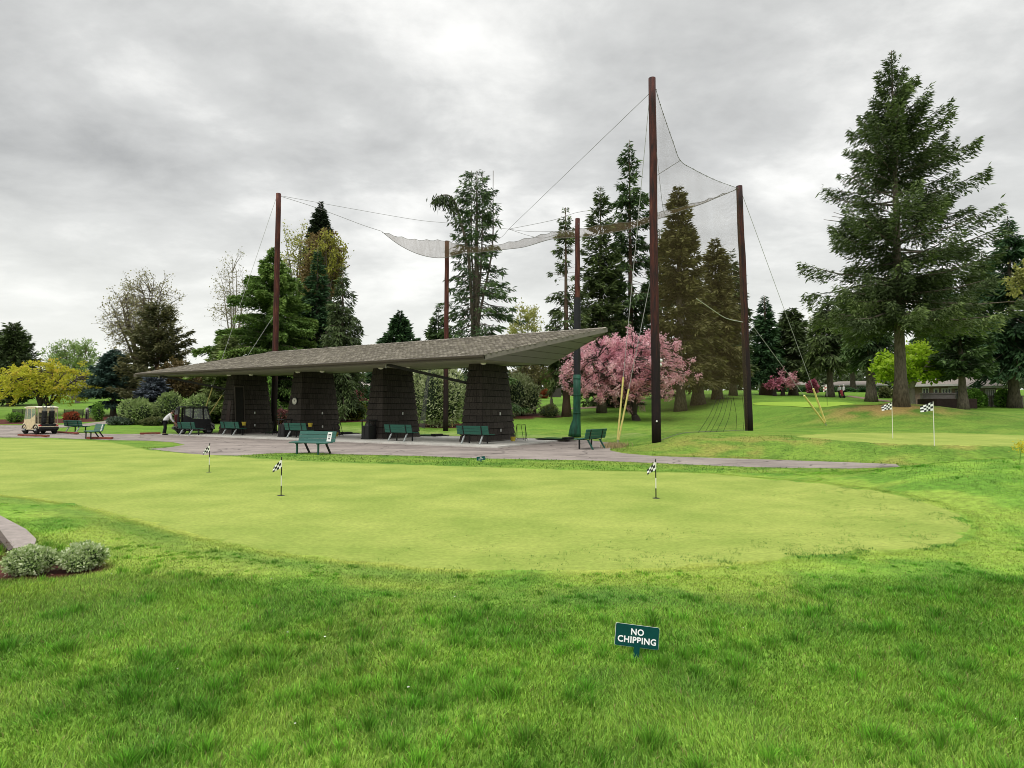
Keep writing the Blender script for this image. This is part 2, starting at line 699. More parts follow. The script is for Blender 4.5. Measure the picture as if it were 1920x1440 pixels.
def ground_color(x, y, lift=0.0):
    """grass tone at a spot: (r,g,b) arrays"""
    lush = np.array([0.110, 0.228, 0.028])
    mid = np.array([0.192, 0.322, 0.044])
    yel = np.array([0.31, 0.345, 0.070])
    dry = np.array([0.31, 0.225, 0.075])
    n1 = fbm(x * 0.35, y * 0.35, 11, 4)
    n2 = fbm(x * 1.7, y * 1.7, 23, 3)
    n3 = fbm(x * 0.9 + 5, y * 0.9, 31, 3)
    t = sm(0.34, 0.66, 0.3 * n1 + 0.7 * n2)
    c = lush[None] * (1 - t[:, None]) + mid[None] * t[:, None]
    dg = dist_poly(x, y, green_poly)
    ing = in_poly(x, y, green_poly)
    fr = np.where(ing, 1.0, np.clip(1 - dg / 1.5, 0, 1))
    near = (y < 16)
    yl = sm(0.40, 0.72, n3 + 0.28 * fr * near - 0.06 + 0.08 * (y > 14) - .20 * near * sm(2.2, 4.6, x))
    front = sm(3.2, 4.6, y)
    k = np.clip(yl * (0.26 + 0.55 * fr * near * (1 - .7 * sm(3.0, 6.0, x))) * (0.45 + 0.55 * front), 0, 0.9)
    c = c * (1 - k[:, None]) + yel[None] * k[:, None]
    # a dark lush collar keeps close to the near edge of the green
    ld = np.exp(-((dg - .22) / .28) ** 2) * (~ing) * sm(.30, .55, n3 * .6 + n2 * .4) * sm(1.0, -.5, x) * (y < 14)
    ld = np.maximum(ld, np.exp(-(((x - .75) / 1.5) ** 2 + ((y - 5.55) / .32) ** 2)) * sm(.3, .5, n2))
    c = c * (1 - .85 * ld[:, None]) + (np.array([0.075, 0.175, 0.028]))[None] * .85 * ld[:, None]
    # worn bank beyond the path
    berm = sm(17, 20, y) * (1 - sm(24, 28, y)) * sm(3.5, 8, x)
    kb = np.clip(berm * (0.06 + 0.75 * sm(0.42, 0.66, n3)), 0, 0.8)
    c = c * (1 - kb[:, None]) + (0.6 * yel + 0.4 * dry)[None] * kb[:, None]
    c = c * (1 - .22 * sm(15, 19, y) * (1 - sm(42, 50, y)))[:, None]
    # dry needles under the big fir
    df = np.hypot((x - 25.6) / 1.5, y - 40.6)
    kd = np.clip((1 - df / 4.0) * 1.5, 0, 1) * sm(0.43, 0.56, n2 * 0.6 + n3 * 0.4 + 0.02 + .10 * (df < 2.5))
    c = c * (1 - kd[:, None]) + dry[None] * kd[:, None]
    # far lawns are mown and brighter
    fa = sm(42, 50, y)
    lawn = np.array([0.105, 0.205, 0.024])[None] * (0.55 + 0.8 * n1[:, None])
    c = c * (1 - 0.8 * fa[:, None]) + lawn * 0.8 * fa[:, None]
    # range strip behind the shelter is thin and pale
    st = np.clip(1 - np.abs(((x - P4.x) * 0.5 + (y - P4.y) * 0.866) - 7.5) / 3.5, 0, 1) * (x < 7)
    ks = st * (0.25 + 0.6 * sm(0.4, 0.65, n2))
    c = c * (1 - ks[:, None]) + np.array([0.22, 0.27, 0.09])[None] * ks[:, None]
    # the green thins out into the rough in patches on its right and near sides
    ragged = near * np.clip(.25 + sm(-2.0, 3.0, x), 0, 1)
    mg = (~ing) * sm(.44, .60, n2 * .55 + n3 * .45 + .16 - dg * .30) * ragged * (dg < 1.1)
    c = c * (1 - .85 * mg[:, None]) + np.array([0.225, 0.32, 0.05])[None] * .85 * mg[:, None]
    for b in beds:
        m = in_poly(x, y, b).astype(float)
        m = np.maximum(m, np.clip(1 - dist_poly(x, y, b) / 0.12, 0, 1))
        c = c * (1 - m[:, None]) + np.array([0.085, 0.030, 0.022])[None] * m[:, None]
    return c


def axis(parts):
    o = []
    for a, b, s in parts:
        o.append(np.arange(a, b, s))
    return np.concatenate(o + [np.array([parts[-1][1]])])


gx_ = axis([(-1600, -400, 100), (-400, -120, 20), (-120, -40, 2.5), (-40, -16, 0.6), (-16, 16, 0.13), (16, 40, 0.6), (40, 120, 2.5), (120, 400, 20), (400, 1600, 100)])
gy_ = axis([(-60, 0, 6), (0, 2, 0.25), (2, 12, 0.10), (12, 30, 0.2), (30, 56, 0.5), (56, 130, 2), (130, 400, 20), (400, 2200, 150)])
GX, GY = np.meshgrid(gx_, gy_)
nx, ny = len(gx_), len(gy_)
fx, fy = GX.ravel(), GY.ravel()
fz = terrain(fx, fy)
rough_mask = (~in_poly(fx, fy, green_poly)) & (fy < 16)
fz = fz + np.where(rough_mask, 0.05 * (fbm(fx * 1.3, fy * 1.3, 3, 3) - 0.5) * np.clip(dist_poly(fx, fy, green_poly) / 1.0, 0, 1) * np.clip(1 - (fy - 10) / 6, 0, 1), 0)
for pl_ in (apron_poly, green_poly, chip_poly):
    hid = in_poly(fx, fy, pl_) & (dist_poly(fx, fy, pl_) > 0.32)
    fz = fz - np.where(hid, 0.03, 0.0)
ii = np.arange((ny - 1) * (nx - 1))
r_, c_ = ii // (nx - 1), ii % (nx - 1)
q0 = r_ * nx + c_
quads = np.stack([q0, q0 + 1, q0 + nx + 1, q0 + nx], 1)


def ground_material(name, base_attr=True, *, cracks=False, col=None, col2=None, nscale=9.0, stretch=(1, 1, 1), bump=0.5, contrast=0.45, bscale=60.0, big=0.0):
    m, t, p = newmat(name)
    co = t.nodes.new('ShaderNodeTexCoord')
    mp = t.nodes.new('ShaderNodeMapping')
    mp.inputs['Scale'].default_value = stretch
    t.links.new(co.outputs['Object'], mp.inputs[0])
    n = t.nodes.new('ShaderNodeTexNoise')
    n.inputs['Scale'].default_value = nscale
    n.inputs['Detail'].default_value = 8
    n.inputs['Roughness'].default_value = 0.75
    t.links.new(mp.outputs[0], n.inputs['Vector'])
    if base_attr:
        at = t.nodes.new('ShaderNodeAttribute')
        at.attribute_name = 'gcol'
        src = at.outputs['Color']
    else:
        n0 = t.nodes.new('ShaderNodeTexNoise')
        n0.inputs['Scale'].default_value = 0.55
        n0.inputs['Detail'].default_value = 6
        n0.inputs['Roughness'].default_value = 0.62
        t.links.new(mp.outputs[0], n0.inputs['Vector'])
        r = t.nodes.new('ShaderNodeValToRGB')
        r.color_ramp.elements[0].position = 0.36
        r.color_ramp.elements[1].position = 0.64
        r.color_ramp.elements[0].color = (*col2, 1)
        r.color_ramp.elements[1].color = (*col, 1)
        t.links.new(n0.outputs[0], r.inputs[0])
        src = r.outputs[0]
    mr = t.nodes.new('ShaderNodeMapRange')
    mr.inputs['From Min'].default_value = 0.3
    mr.inputs['From Max'].default_value = 0.7
    mr.inputs['To Min'].default_value = 1 - contrast
    mr.inputs['To Max'].default_value = 1 + contrast
    t.links.new(n.outputs[0], mr.inputs['Value'])
    mx = t.nodes.new('ShaderNodeMix')
    mx.data_type = 'RGBA'
    mx.blend_type = 'MULTIPLY'
    mx.inputs['Factor'].default_value = 1
    t.links.new(src, mx.inputs['A'])
    t.links.new(mr.outputs[0], mx.inputs['B'])
    res = mx.outputs['Result']
    if cracks:
        # wandering cracks, oil stains and repair patches
        wp_ = t.nodes.new('ShaderNodeTexNoise')
        wp_.inputs['Scale'].default_value = 1.2
        t.links.new(mp.outputs[0], wp_.inputs['Vector'])
        va = t.nodes.new('ShaderNodeVectorMath')
        va.operation = 'MULTIPLY_ADD'
        t.links.new(wp_.outputs['Color'], va.inputs[0])
        va.inputs[1].default_value = (1.2, 1.2, 0)
        t.links.new(mp.outputs[0], va.inputs[2])
        vo = t.nodes.new('ShaderNodeTexVoronoi')
        vo.feature = 'DISTANCE_TO_EDGE'
        vo.inputs['Scale'].default_value = .33
        t.links.new(va.outputs[0], vo.inputs['Vector'])
        cr = t.nodes.new('ShaderNodeMapRange')
        cr.inputs['From Min'].default_value = .004
        cr.inputs['From Max'].default_value = .013
        cr.inputs['To Min'].default_value = .45
        cr.inputs['To Max'].default_value = 1.0
        t.links.new(vo.outputs['Distance'], cr.inputs['Value'])
        st_ = t.nodes.new('ShaderNodeTexNoise')
        st_.inputs['Scale'].default_value = .9
        st_.inputs['Detail'].default_value = 3
        t.links.new(mp.outputs[0], st_.inputs['Vector'])
        sr = t.nodes.new('ShaderNodeMapRange')
        sr.inputs['From Min'].default_value = .58
        sr.inputs['From Max'].default_value = .66
        sr.inputs['To Min'].default_value = 1.0
        sr.inputs['To Max'].default_value = .78
        t.links.new(st_.outputs[0], sr.inputs['Value'])
        mm = t.nodes.new('ShaderNodeMath')
        mm.operation = 'MULTIPLY'
        t.links.new(cr.outputs[0], mm.inputs[0])
        t.links.new(sr.outputs[0], mm.inputs[1])
        m3 = t.nodes.new('ShaderNodeMix')
        m3.data_type = 'RGBA'
        m3.blend_type = 'MULTIPLY'
        m3.inputs['Factor'].default_value = 1
        t.links.new(res, m3.inputs['A'])
        t.links.new(mm.outputs[0], m3.inputs['B'])
        res = m3.outputs['Result']
    t.links.new(res, p.inputs['Base Color'])
    p.inputs['Roughness'].default_value = 0.9
    p.inputs['Specular IOR Level'].default_value = 0.1
    n2 = t.nodes.new('ShaderNodeTexNoise')
    n2.inputs['Scale'].default_value = bscale
    n2.inputs['Detail'].default_value = 4
    t.links.new(mp.outputs[0], n2.inputs['Vector'])
    b = t.nodes.new('ShaderNodeBump')
    b.inputs['Strength'].default_value = bump
    b.inputs['Distance'].default_value = 0.03
    t.links.new(n2.outputs[0], b.inputs['Height'])
    t.links.new(b.outputs[0], p.inputs['Normal'])
    return m


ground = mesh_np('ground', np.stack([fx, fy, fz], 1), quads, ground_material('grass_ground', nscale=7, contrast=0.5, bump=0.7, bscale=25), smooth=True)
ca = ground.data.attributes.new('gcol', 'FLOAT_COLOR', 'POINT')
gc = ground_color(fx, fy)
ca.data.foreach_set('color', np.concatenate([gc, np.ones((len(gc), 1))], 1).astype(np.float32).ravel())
tag(ground, 'rolling grass grounds of the course around the putting green', 'ground', kind='structure')

M_green = ground_material('mown_green', False, col=(0.300, 0.350, 0.080), col2=(0.205, 0.274, 0.052), nscale=14, stretch=(1.0, 1.15, 1), bump=0.3, contrast=0.24, bscale=90)
o = sheet('putting_green', green_poly, 0.008, M_green, step=0.30, edge_jit=0.035, edge_dz=-.012)
tag(o, 'large closely mown yellow green putting green with three checkered flags', 'putting green', kind='structure')
o = sheet('chipping_green', chip_poly, 0.012, M_green, step=0.5, edge_jit=0.04, edge_dz=-.012)
tag(o, 'small pale green raised behind the path with two white flagsticks', 'putting green', kind='structure')
M_fgreen = ground_material('far_green', False, col=(0.26, 0.39, 0.050), col2=(0.22, 0.35, 0.04), nscale=3, bump=0.1, contrast=0.12, bscale=10)
o = sheet('far_green', far_green_poly, 0.03, M_fgreen, step=1.5)
tag(o, 'distant bright green beyond the yellow wire guards', 'putting green', kind='structure')

M_pave = ground_material('asphalt_old', False, cracks=True, col=(0.315, 0.274, 0.245), col2=(0.215, 0.184, 0.168), nscale=5, stretch=(0.8, 1.4, 1), bump=0.35, contrast=0.16, bscale=120)
o = sheet('pavement', apron_poly, 0.006, M_pave, step=0.6)
tag(o, 'purplish grey asphalt apron and path between green and shelter', 'pavement', kind='structure')
o = sheet('side_path', side_poly, 0.012, M_pave, step=0.6)
tag(o, 'narrow asphalt path curving away past the mulch bed', 'path', kind='structure')
cart_path = [G(*p) for p in ((1586, 743.5), (1610, 747), (1640, 751.5), (1668, 754.5), (1672, 752), (1640, 748), (1612, 744.5), (1592, 742))]
M_dirt = ground_material('bare_earth', False, col=(0.30, 0.215, 0.165), col2=(0.20, 0.14, 0.10), nscale=4, bump=0.3, contrast=0.2)
o = sheet('dirt_path', cart_path, 0.03, M_dirt, step=1.2)
tag(o, 'brown cart track running past a far tree', 'path', kind='structure')
o = sheet('earth_path', [G(*p) for p in ((1055, 766), (1100, 763.5), (1150, 757), (1185, 752), (1215, 754), (1180, 760.5), (1120, 765.5), (1060, 768))], 0.03, M_dirt, step=1.2)
tag(o, 'brown earth path crossing behind the pink cherry tree', 'path', kind='structure')

slab = MB()
slab.prism(slab_poly, -0.1, 0.07)
o = slab.build('concrete_slab', mat('concrete_pale', (0.62, 0.60, 0.55), 0.85, 0.13, 1.2, bump=0.2, bscale=25))
tag(o, 'pale concrete slab under the shelter', 'slab', kind='structure')
SLABZ = 0.07

# raised concrete edging at the lower left
cp = [G(*p) for p in ((-120, 950), (0, 972), (48, 998), (68, 1018), (60, 1040), (24, 1037), (0, 1003), (-120, 975))]
m = MB()
m.prism(cp, -0.1, 0.045)
o = m.build('concrete_walk', mat('concrete_walk', (0.33, 0.285, 0.26), 0.9, 0.14, 7, bump=0.5, bscale=60))
tag(o, 'pale concrete walk end beside the mulch bed', 'walkway', kind='structure')

m = MB()
ep = [G(*p) for p in ((-130, 965), (0, 1001), (25, 1036), (16, 1041), (-10, 1008), (-135, 974))]
m.prism(ep, -0.1, 0.052)
o = m.build('stone_edging', mat('edging_stone', (0.11, 0.085, 0.07), 0.9, 0.2, 14, bump=.8, bscale=30))
tag(o, 'dark rough stone edging along the pale walk at the lower left', 'edging')

# ------------------------------------------------------------------ shelter
shelter = empty('range_shelter', sh(0, 0), math.atan2(DVEC.y, DVEC.x), 'long open practice shelter with shingled roof on four dark tapered pillars', 'shelter')
shelter_inv = shelter.matrix_basis.inverted()
# local axes: +x = along (away left), local -y = across (PVEC): rotate (0,-1) by the angle gives (.5,.866)


def L(a, b, z=0.0):
    return Vector((a, -b, z))


M_shake = vmat('dark_shakes', [(0.013, 0.010, 0.0085), (0.045, 0.037, 0.032), (0.088, 0.074, 0.064)], 0.8, 0.5, 14.0)
M_dark = mat('dark_brown_paint', (0.035, 0.026, 0.02), 0.6, 0.15)
M_soffit = mat('soffit_paint', (0.23, 0.225, 0.16), 0.8, 0.06, 2.0)
M_fascia = mat('fascia_paint', (0.105, 0.09, 0.07), 0.7, 0.12, 3.0)
M_board = vmat('end_boards', [(0.170, 0.163, 0.162), (0.222, 0.213, 0.211)], 0.8, 0.2, 8.0)
M_shingle = vmat('roof_shingles', [(0.068, 0.058, 0.045), (0.205, 0.182, 0.148), (0.40, 0.362, 0.30)], 0.9, 0.5, 30.0)
M_white = mat('white_plastic', (0.75, 0.75, 0.73), 0.5, 0.03)
EZ, KS = 3.95, 0.03                      # ceiling height at the front eave, rise per metre inwards
S0 = -2.9                                # front eave (across)
S1 = 3.6                                 # back eave


def ceil_z(b):
    return EZ + KS * (b - S0)


rng = random.Random(3)


def pillar(a0, hi):
    root = empty('pillar', L(a0, 0, 0))
    root.parent = shelter
    mb = MB()
    Wd, Dp, tw, td = 1.39, 3.27, 0.314, 0.386
    H = 4.06
    nrow = 12
    for i in range(nrow):
        z0 = SLABZ + (H - SLABZ) * i / nrow
        z1 = SLABZ + (H - SLABZ) * (i + 1) / nrow
        t0, t1 = i / nrow, (i + 1) / nrow
        fl = 0.038
        # shakes on each face of the row, each with its own tone
        def ring(t, e):
            x0, x1 = tw * t - e, Wd - tw * t + e
            y0, y1 = td * t - e, Dp - td * t + e
            return [(x0, -y0), (x1, -y0), (x1, -y1), (x0, -y1)]
        lo, up = ring(t0, fl), ring(t1, 0.0)
        lo_in = ring(t0, -0.02)
        for k in range(4):
            A, B = Vector((*lo[k], z0)), Vector((*lo[(k + 1) % 4], z0))
            C, D_ = Vector((*up[(k + 1) % 4], z1)), Vector((*up[k], z1))
            Ai, Bi = Vector((*lo_in[k], z0)), Vector((*lo_in[(k + 1) % 4], z0))
            L_ = (B - A).length
            m = max(2, int(L_ / (0.34 if i < 6 else 0.16)))
            cuts = [0] + sorted(min(.985, max(.015, (j + rng.uniform(-.25, .25)) / m)) for j in range(1, m)) + [1]
            for j in range(m):
                s0, s1 = cuts[j], cuts[j + 1]
                dz = rng.uniform(-0.012, 0.004) if i else 0
                g0, g1 = .007 / L_, .007 / L_
                hgap = .032 / (z1 - z0) if i < nrow - 1 else 0
                q = [A.lerp(B, s0 + g0), A.lerp(B, s1 - g1), A.lerp(B, s1 - g1).lerp(D_.lerp(C, s1 - g1), 1 - hgap), A.lerp(B, s0 + g0).lerp(D_.lerp(C, s0 + g0), 1 - hgap)]
                q[0].z += dz
                q[1].z += dz
                qi = [Ai.lerp(Bi, s0), Ai.lerp(Bi, s1)]
                v = rng.uniform(0.40, 0.66) - 0.10 * (i > 6)  # upper rows toned darker: shade under the roof put into the colour
                mb.add(q + qi, [(0, 1, 2, 3), (4, 5, 1, 0)], v)
        if i == nrow - 1:
            mb.add([(*p, z1) for p in up], [(0, 1, 2, 3)], .3)
    mb.build('shakes', M_shake, root)
    kb = MB()
    tw_, td_ = tw, td
    e_ = .03
    kb.add([(e_, -e_, SLABZ), (Wd - e_, -e_, SLABZ), (Wd - e_, -Dp + e_, SLABZ), (e_, -Dp + e_, SLABZ),
            (tw_ + e_, -td_ - e_, H - .02), (Wd - tw_ - e_, -td_ - e_, H - .02), (Wd - tw_ - e_, -Dp + td_ + e_, H - .02), (tw_ + e_, -Dp + td_ + e_, H - .02)],
           [(0, 1, 5, 4), (1, 2, 6, 5), (2, 3, 7, 6), (3, 0, 4, 7)])
    kb.build('core', mat('shadow_line_black', (.006, .005, .005), .9, .1), root)  # near-black core paints the shadow lines between the shake courses
    cm = MB()
    cm.prism([(-0.03, 0.03), (Wd + .03, 0.03), (Wd + .03, -Dp - .03), (-0.03, -Dp - .03)], SLABZ - 0.01, SLABZ + 0.05)
    cm.build('plinth', mat('plinth_concrete', (0.30, 0.28, 0.25), 0.9, 0.15), root)
    # outlet plates on the right hand end face (x = 0 side)
    for s, z in ((1.75, 0.62), (1.78, 1.48)):
        t = z / H
        x = tw * t - 0.040
        ob = MB()
        ob.cham((x - 0.012, -s, z), (0.03, 0.09, 0.15), 0.008)
        ob.build('outlet_plate', M_white, root)
    return root


for i in range(4):
    pillar(6.6 * i, i)
pil1 = [c for c in shelter.children][-1]
# the farthest pillar has a tall service door and a slim panel
dm = MB()
H = 4.06


def on_end(s, z, e=0.05):       # point on the right hand end face of a pillar
    return Vector((0.314 * z / H - e, -s, z))


def on_front(xx, z, e=0.05):    # point on the front (near) face of a pillar
    return Vector((xx, -(0.386 * z / H) + e, z))


dm.add([on_end(.34, .12), on_end(.92, .12), on_end(.92, 3.2), on_end(.34, 3.2), on_end(.34, .12, -.02), on_end(.92, .12, -.02), on_end(.92, 3.2, -.02), on_end(.34, 3.2, -.02)],
       [(0, 1, 2, 3), (0, 4, 5, 1), (1, 5, 6, 2), (2, 6, 7, 3), (3, 7, 4, 0)])
door = dm.build('service_door', mat('door_black', (0.012, 0.010, 0.009), 0.6, .1), pil1)
fm = MB()
fm.bar(on_end(.97, .1, .055), on_end(.97, 3.25, .055), .05, .08)
fm.bar(on_end(.29, .1, .055), on_end(.29, 3.25, .055), .05, .08)
fm.bar(on_end(.26, 3.25, .055), on_end(1.0, 3.25, .055), .05, .08)
fm.build('door_frame', mat('frame_grey_brown', (0.085, 0.07, 0.06), .7, .1), door)
pm = MB()
pm.add([on_front(.35, .95), on_front(.72, .95), on_front(.68, 2.3), on_front(.35, 2.3), on_front(.35, .95, .001), on_front(.72, .95, .001), on_front(.68, 2.3, .001), on_front(.35, 2.3, .001)],
       [(0, 1, 2, 3), (0, 4, 5, 1), (1, 5, 6, 2), (2, 6, 7, 3), (3, 7, 4, 0)])
pm.build('wall_panel', mat('panel_brown', (0.055, 0.035, 0.03), .6, .1), pil1)

# roof outline in (along, across)
RZ = 5.42
A_R = -1.95                              # right end of the eaves
EAVE_L = 26.2                            # left end of the front eave
BACK_L = 22.0
RIDGE_R, RIDGE_L, RIDGE_S = -6.35, 16.9, 0.55
FT = 0.17                                # fascia depth
zf0 = ceil_z(S0)
zb0 = ceil_z(S1)
E_f, E_fl = L(A_R, S0, zf0), L(EAVE_L, S0, zf0)
E_b, E_bl = L(A_R, S1, zb0), L(BACK_L, S1, zb0)
roof = empty('roof', (0, 0, 0))
roof.parent = shelter
cm = MB()
cm.add([E_f, E_fl, E_bl, E_b], [(0, 1, 2, 3)])
cm.build('ceiling', M_soffit, roof)
up = Vector((0, 0, FT))
Rr, Rl = L(RIDGE_R, RIDGE_S, RZ), L(RIDGE_L, RIDGE_S, RZ)
# fascia band and deck
fm = MB()
o_ = 0.05


def band(p, q, out, name=None):
    o2 = out.normalized() * o_
    d = (q - p).normalized() * 0.0
    P = [p - Vector((0, 0, .03)), q - Vector((0, 0, .03)), q + up, p + up]
    fm.add([v + o2 for v in P] + P, [(0, 1, 2, 3), (4, 5, 1, 0), (3, 2, 6, 7), (0, 3, 7, 4), (1, 5, 6, 2)])


band(E_f, E_fl, Vector((0, 1, 0)))
band(E_b, E_bl, Vector((0, -1, 0)))
band(E_fl, E_bl, Vector((1, 0.3, 0)))
fm.build('fascia', M_fascia, roof)
# gutter along the front eave
gm = MB()
ga, gb = L(A_R, S0 - 0.05, zf0), L(EAVE_L - .4, S0 - 0.05, zf0)
gp = [(0.0, FT + .0), (0.10, FT + .0), (0.115, FT - 0.02), (0.10, FT - .10), (0.03, FT - 0.13), (0.0, FT - .13)]
m_ = [(ga.y + y + .001, zf0 + z) for y, z in gp]
gm.ext(m_, 0, ga.x, gb.x)
gm.build('gutter', mat('gutter_brown', (0.07, 0.055, 0.042), 0.5, .1), roof)
# end wall under the projecting ridge: boards from the eaves up to the ridge tip
bm_ = MB()
nb = 6
Ef2, Eb2 = E_f + Vector((-.02, 0, -.03)), E_b + Vector((-.02, 0, -.03))
Rt = Rr - Vector((0, 0, 0.14))
for i in range(nb):
    t0, t1 = i / nb, (i + 1) / nb
    g = 0.012
    a0_, b0_ = Ef2.lerp(Rt, t0 + (g if i else 0)), Eb2.lerp(Rt, t0 + (g if i else 0))
    a1_, b1_ = Ef2.lerp(Rt, t1 - g * .2), Eb2.lerp(Rt, t1 - g * .2)
    nrm = (b0_ - a0_).cross(a1_ - a0_).normalized()
    if nrm.x > 0:
        nrm = -nrm
    off = nrm * 0.02
    bm_.add([a0_ + off, b0_ + off, b1_ + off, a1_ + off, a0_ - off, b0_ - off, b1_ - off, a1_ - off],
            [(0, 1, 2, 3), (0, 4, 5, 1), (3, 2, 6, 7), (0, 3, 7, 4), (1, 5, 6, 2)], rng.uniform(.3, .7))
bm_.build('end_boarding', M_board, roof)
bk = MB()
nrm = Vector((0.05, 0, -0.02))
bk.add([Ef2 + nrm, Eb2 + nrm, Rt + nrm], [(0, 1, 2)])
bk.build('end_backing', M_dark, roof)
# rake trim
rk = MB()
for e_ in (E_f, E_b):
    p, q = e_ + Vector((-.03, 0, 0.07)), Rr + Vector((-.03, 0, -.08))
    rk.bar(p, q, .05, .20)
rk.build('rake_trim', mat('rake_paint', (0.17, 0.155, 0.13), .7, .08), roof)


# roof planes: deck + real shingle tabs
def slope(name, pts, e0, e1, expo=0.165, tabw=0.25, seed=1):
    """pts: outline; e0->e1: lower edge direction. Tabs laid in courses up the slope"""
    r2 = random.Random(seed)
    ex = (e1 - e0).normalized()
    nn = None
    for p in pts:
        c = ex.cross(p - e0)
        if c.length > 1e-3:
            nn = c.normalized()
            break
    if nn.z < 0:
        nn = -nn
    ey = nn.cross(ex)
    if ey.z < 0:
        ey = -ey
    P2 = [((p - e0).dot(ex), (p - e0).dot(ey)) for p in pts]
    deck = MB()
    deck.add([p - nn * 0.012 for p in pts], [tuple(range(len(pts)))], .1)
    mb = MB()
    ymax = max(p[1] for p in P2)
    n = int(ymax / expo) + 1
    for i in range(n):
        y0, y1 = i * expo - 0.03, min((i + 1) * expo + 0.01, ymax)
        if y1 - y0 < .05:
            continue
        ym = min((y0 + y1) / 2, ymax - .01)
        xs = []
        for k in range(len(P2)):
            a, b = P2[k], P2[(k + 1) % len(P2)]
            if (a[1] > ym) != (b[1] > ym):
                xs.append(a[0] + (ym - a[1]) * (b[0] - a[0]) / (b[1] - a[1]))
        if len(xs) < 2:
            continue
        xa, xb = min(xs), max(xs)
        x = math.floor((xa - tabw) / tabw) * tabw + (tabw * .5 if i % 2 else 0)
        while x < xb:
            wv = tabw * r2.uniform(.97, 1.03)
            x0, x1 = max(x, xa - .02), min(x + wv - 0.05, xb + .02)
            if x1 - x0 > 0.03:
                th = .030 + r2.uniform(0, .010)
                jy = r2.uniform(-.02, .02)
                v = r2.choice((0.42, 0.52, 0.60, 0.72)) + r2.uniform(-.07, .07)
                B0 = e0 + ex * x0 + ey * (y0 + jy)
                B1 = e0 + ex * x1 + ey * (y0 + jy)
                T0, T1 = e0 + ex * x0 + ey * y1, e0 + ex * x1 + ey * y1
                mb.add([B0, B1, B1 + nn * th, B0 + nn * th, T0 + nn * .004, T1 + nn * .004],
                       [(0, 1, 2, 3), (3, 2, 5, 4), (0, 3, 4), (1, 5, 2)], v)
            x += wv
    return deck, mb


e0, e1 = E_f + up, E_fl + up
d1, s1 = slope('front', [e0 + Vector((0, .04, 0)), e1 + Vector((0, .04, 0)), Rl, Rr], e0 + Vector((0, .04, 0)), e1 + Vector((0, .04, 0)), seed=2)
d2, s2 = slope('back', [E_b + up, E_bl + up, Rl, Rr], E_b + up, E_bl + up, seed=3)
d3, s3 = slope('hip', [E_fl + up, E_bl + up, Rl], E_fl + up, E_bl + up, seed=4)
for mbx in (d2, d3):
    d1.add(mbx.v, mbx.f, .1)
for mbx in (s2, s3):
    b0 = len(s1.v)
    s1.v += mbx.v
    s1.f += [tuple(i + b0 for i in f) for f in mbx.f]
    s1.a += mbx.a
d1.build('roof_deck', M_dark, roof, fixn=False)
s1.build('shingles', M_shingle, roof)
cap = MB()
x = RIDGE_R
while x < RIDGE_L - .1:
    cap.add([Vector((x, -RIDGE_S, RZ + .05)), Vector((x + .28, -RIDGE_S, RZ + .035)), Vector((x, -RIDGE_S - .16, RZ - .02)), Vector((x + .28, -RIDGE_S - .16, RZ - .03)),
             Vector((x, -RIDGE_S + .16, RZ - .02)), Vector((x + .28, -RIDGE_S + .16, RZ - .03))], [(0, 1, 3, 2), (0, 4, 5, 1)], rng.uniform(.2, .8))
    x += .26
cap.build('ridge_cap', M_shingle, roof)
# slanting steel struts from the pillars out to the eave, each with a hanger
for a in (0, 6.6 * 3):
    st = MB()
    pl = L(a + 1.20, .55, 3.05)
    pe = L(a + (3.95 if a == 0 else 3.8), S0 + .25, zf0 - .02)
    st.bar(pl, pe, .10, .14)
    so = st.build('strut', mat('strut_steel', (0.02, 0.018, 0.017), .5, .1), shelter)
    hg = MB()
    hg.box(pe + Vector((0, 0.05, 0.0)), (.06, .06, .36))
    hg.build('hanger', mat('hanger_grey', (0.3, 0.29, 0.27), .5, .1), so)
# round lamps on the ceiling in front of the pillars
for a, b in ((-.35, -.5), (5.0, .2), (6.3, -.5), (11.6, .2), (12.9, -.5), (18.2, .2), (19.5, -.5), (24.3, -.4)):
    lm = MB()
    zc = ceil_z(b)
    lm.tube([L(a, b, zc), L(a, b, zc - .05)], [.17, .17], 16)
    lo = lm.build('ceiling_lamp', mat('lamp_base', (0.35, 0.33, 0.29), .5, .05), roof)
    gl = MB()
    gl.tube([L(a, b, zc - .05), L(a, b, zc - .10), L(a, b, zc - .125)], [.14, .12, .05], 16)
    gl.build('lamp_glass', mat('lamp_glass', (0.8, 0.78, 0.66), .25, .02), lo)

# clock on the second pillar from the left
S_ANG = math.atan2(DVEC.y, DVEC.x)


def w_of(v):
    return shelter.matrix_basis @ v


lean = math.atan(0.386 / 4.06)
cl = empty('wall_clock', w_of(L(13.2, 0) + on_front(.70, 2.22, .065)), S_ANG + PI, 'round white faced clock with a black rim on a dark pillar', 'clock')
cb = MB()
cb.tube([(0, 0.035, 0), (0, -0.02, 0)], [.25, .25], 28)
cb.build('rim', mat('clock_black', (.015, .015, .015), .4, .05), cl)
cf = MB()
cf.tube([(0, -0.02, 0), (0, -0.032, 0)], [.20, .20], 28)
dial = cf.build('dial', mat('clock_face', (.72, .70, .62), .5, .04), cl)
ch = MB()
for k in range(12):
    t = k * PI / 6
    ch.box((.165 * math.sin(t), -.035, .165 * math.cos(t)), (.014, .006, .045), Matrix.Rotation(t, 3, 'Y'))
ch.build('hour_marks', mat('clock_black', (.015, .015, .015), .4, .05), dial)
for p_, q_, w_ in (((0, -.038, -.02), (.06, -.038, .07), .018), ((0, -.042, -.03), (-.02, -.042, .14), .012)):
    ch = MB()
    ch.bar(p_, q_, .006, w_)
    ch.build('clock_hand', mat('clock_black', (.015, .015, .015), .4, .05), dial)

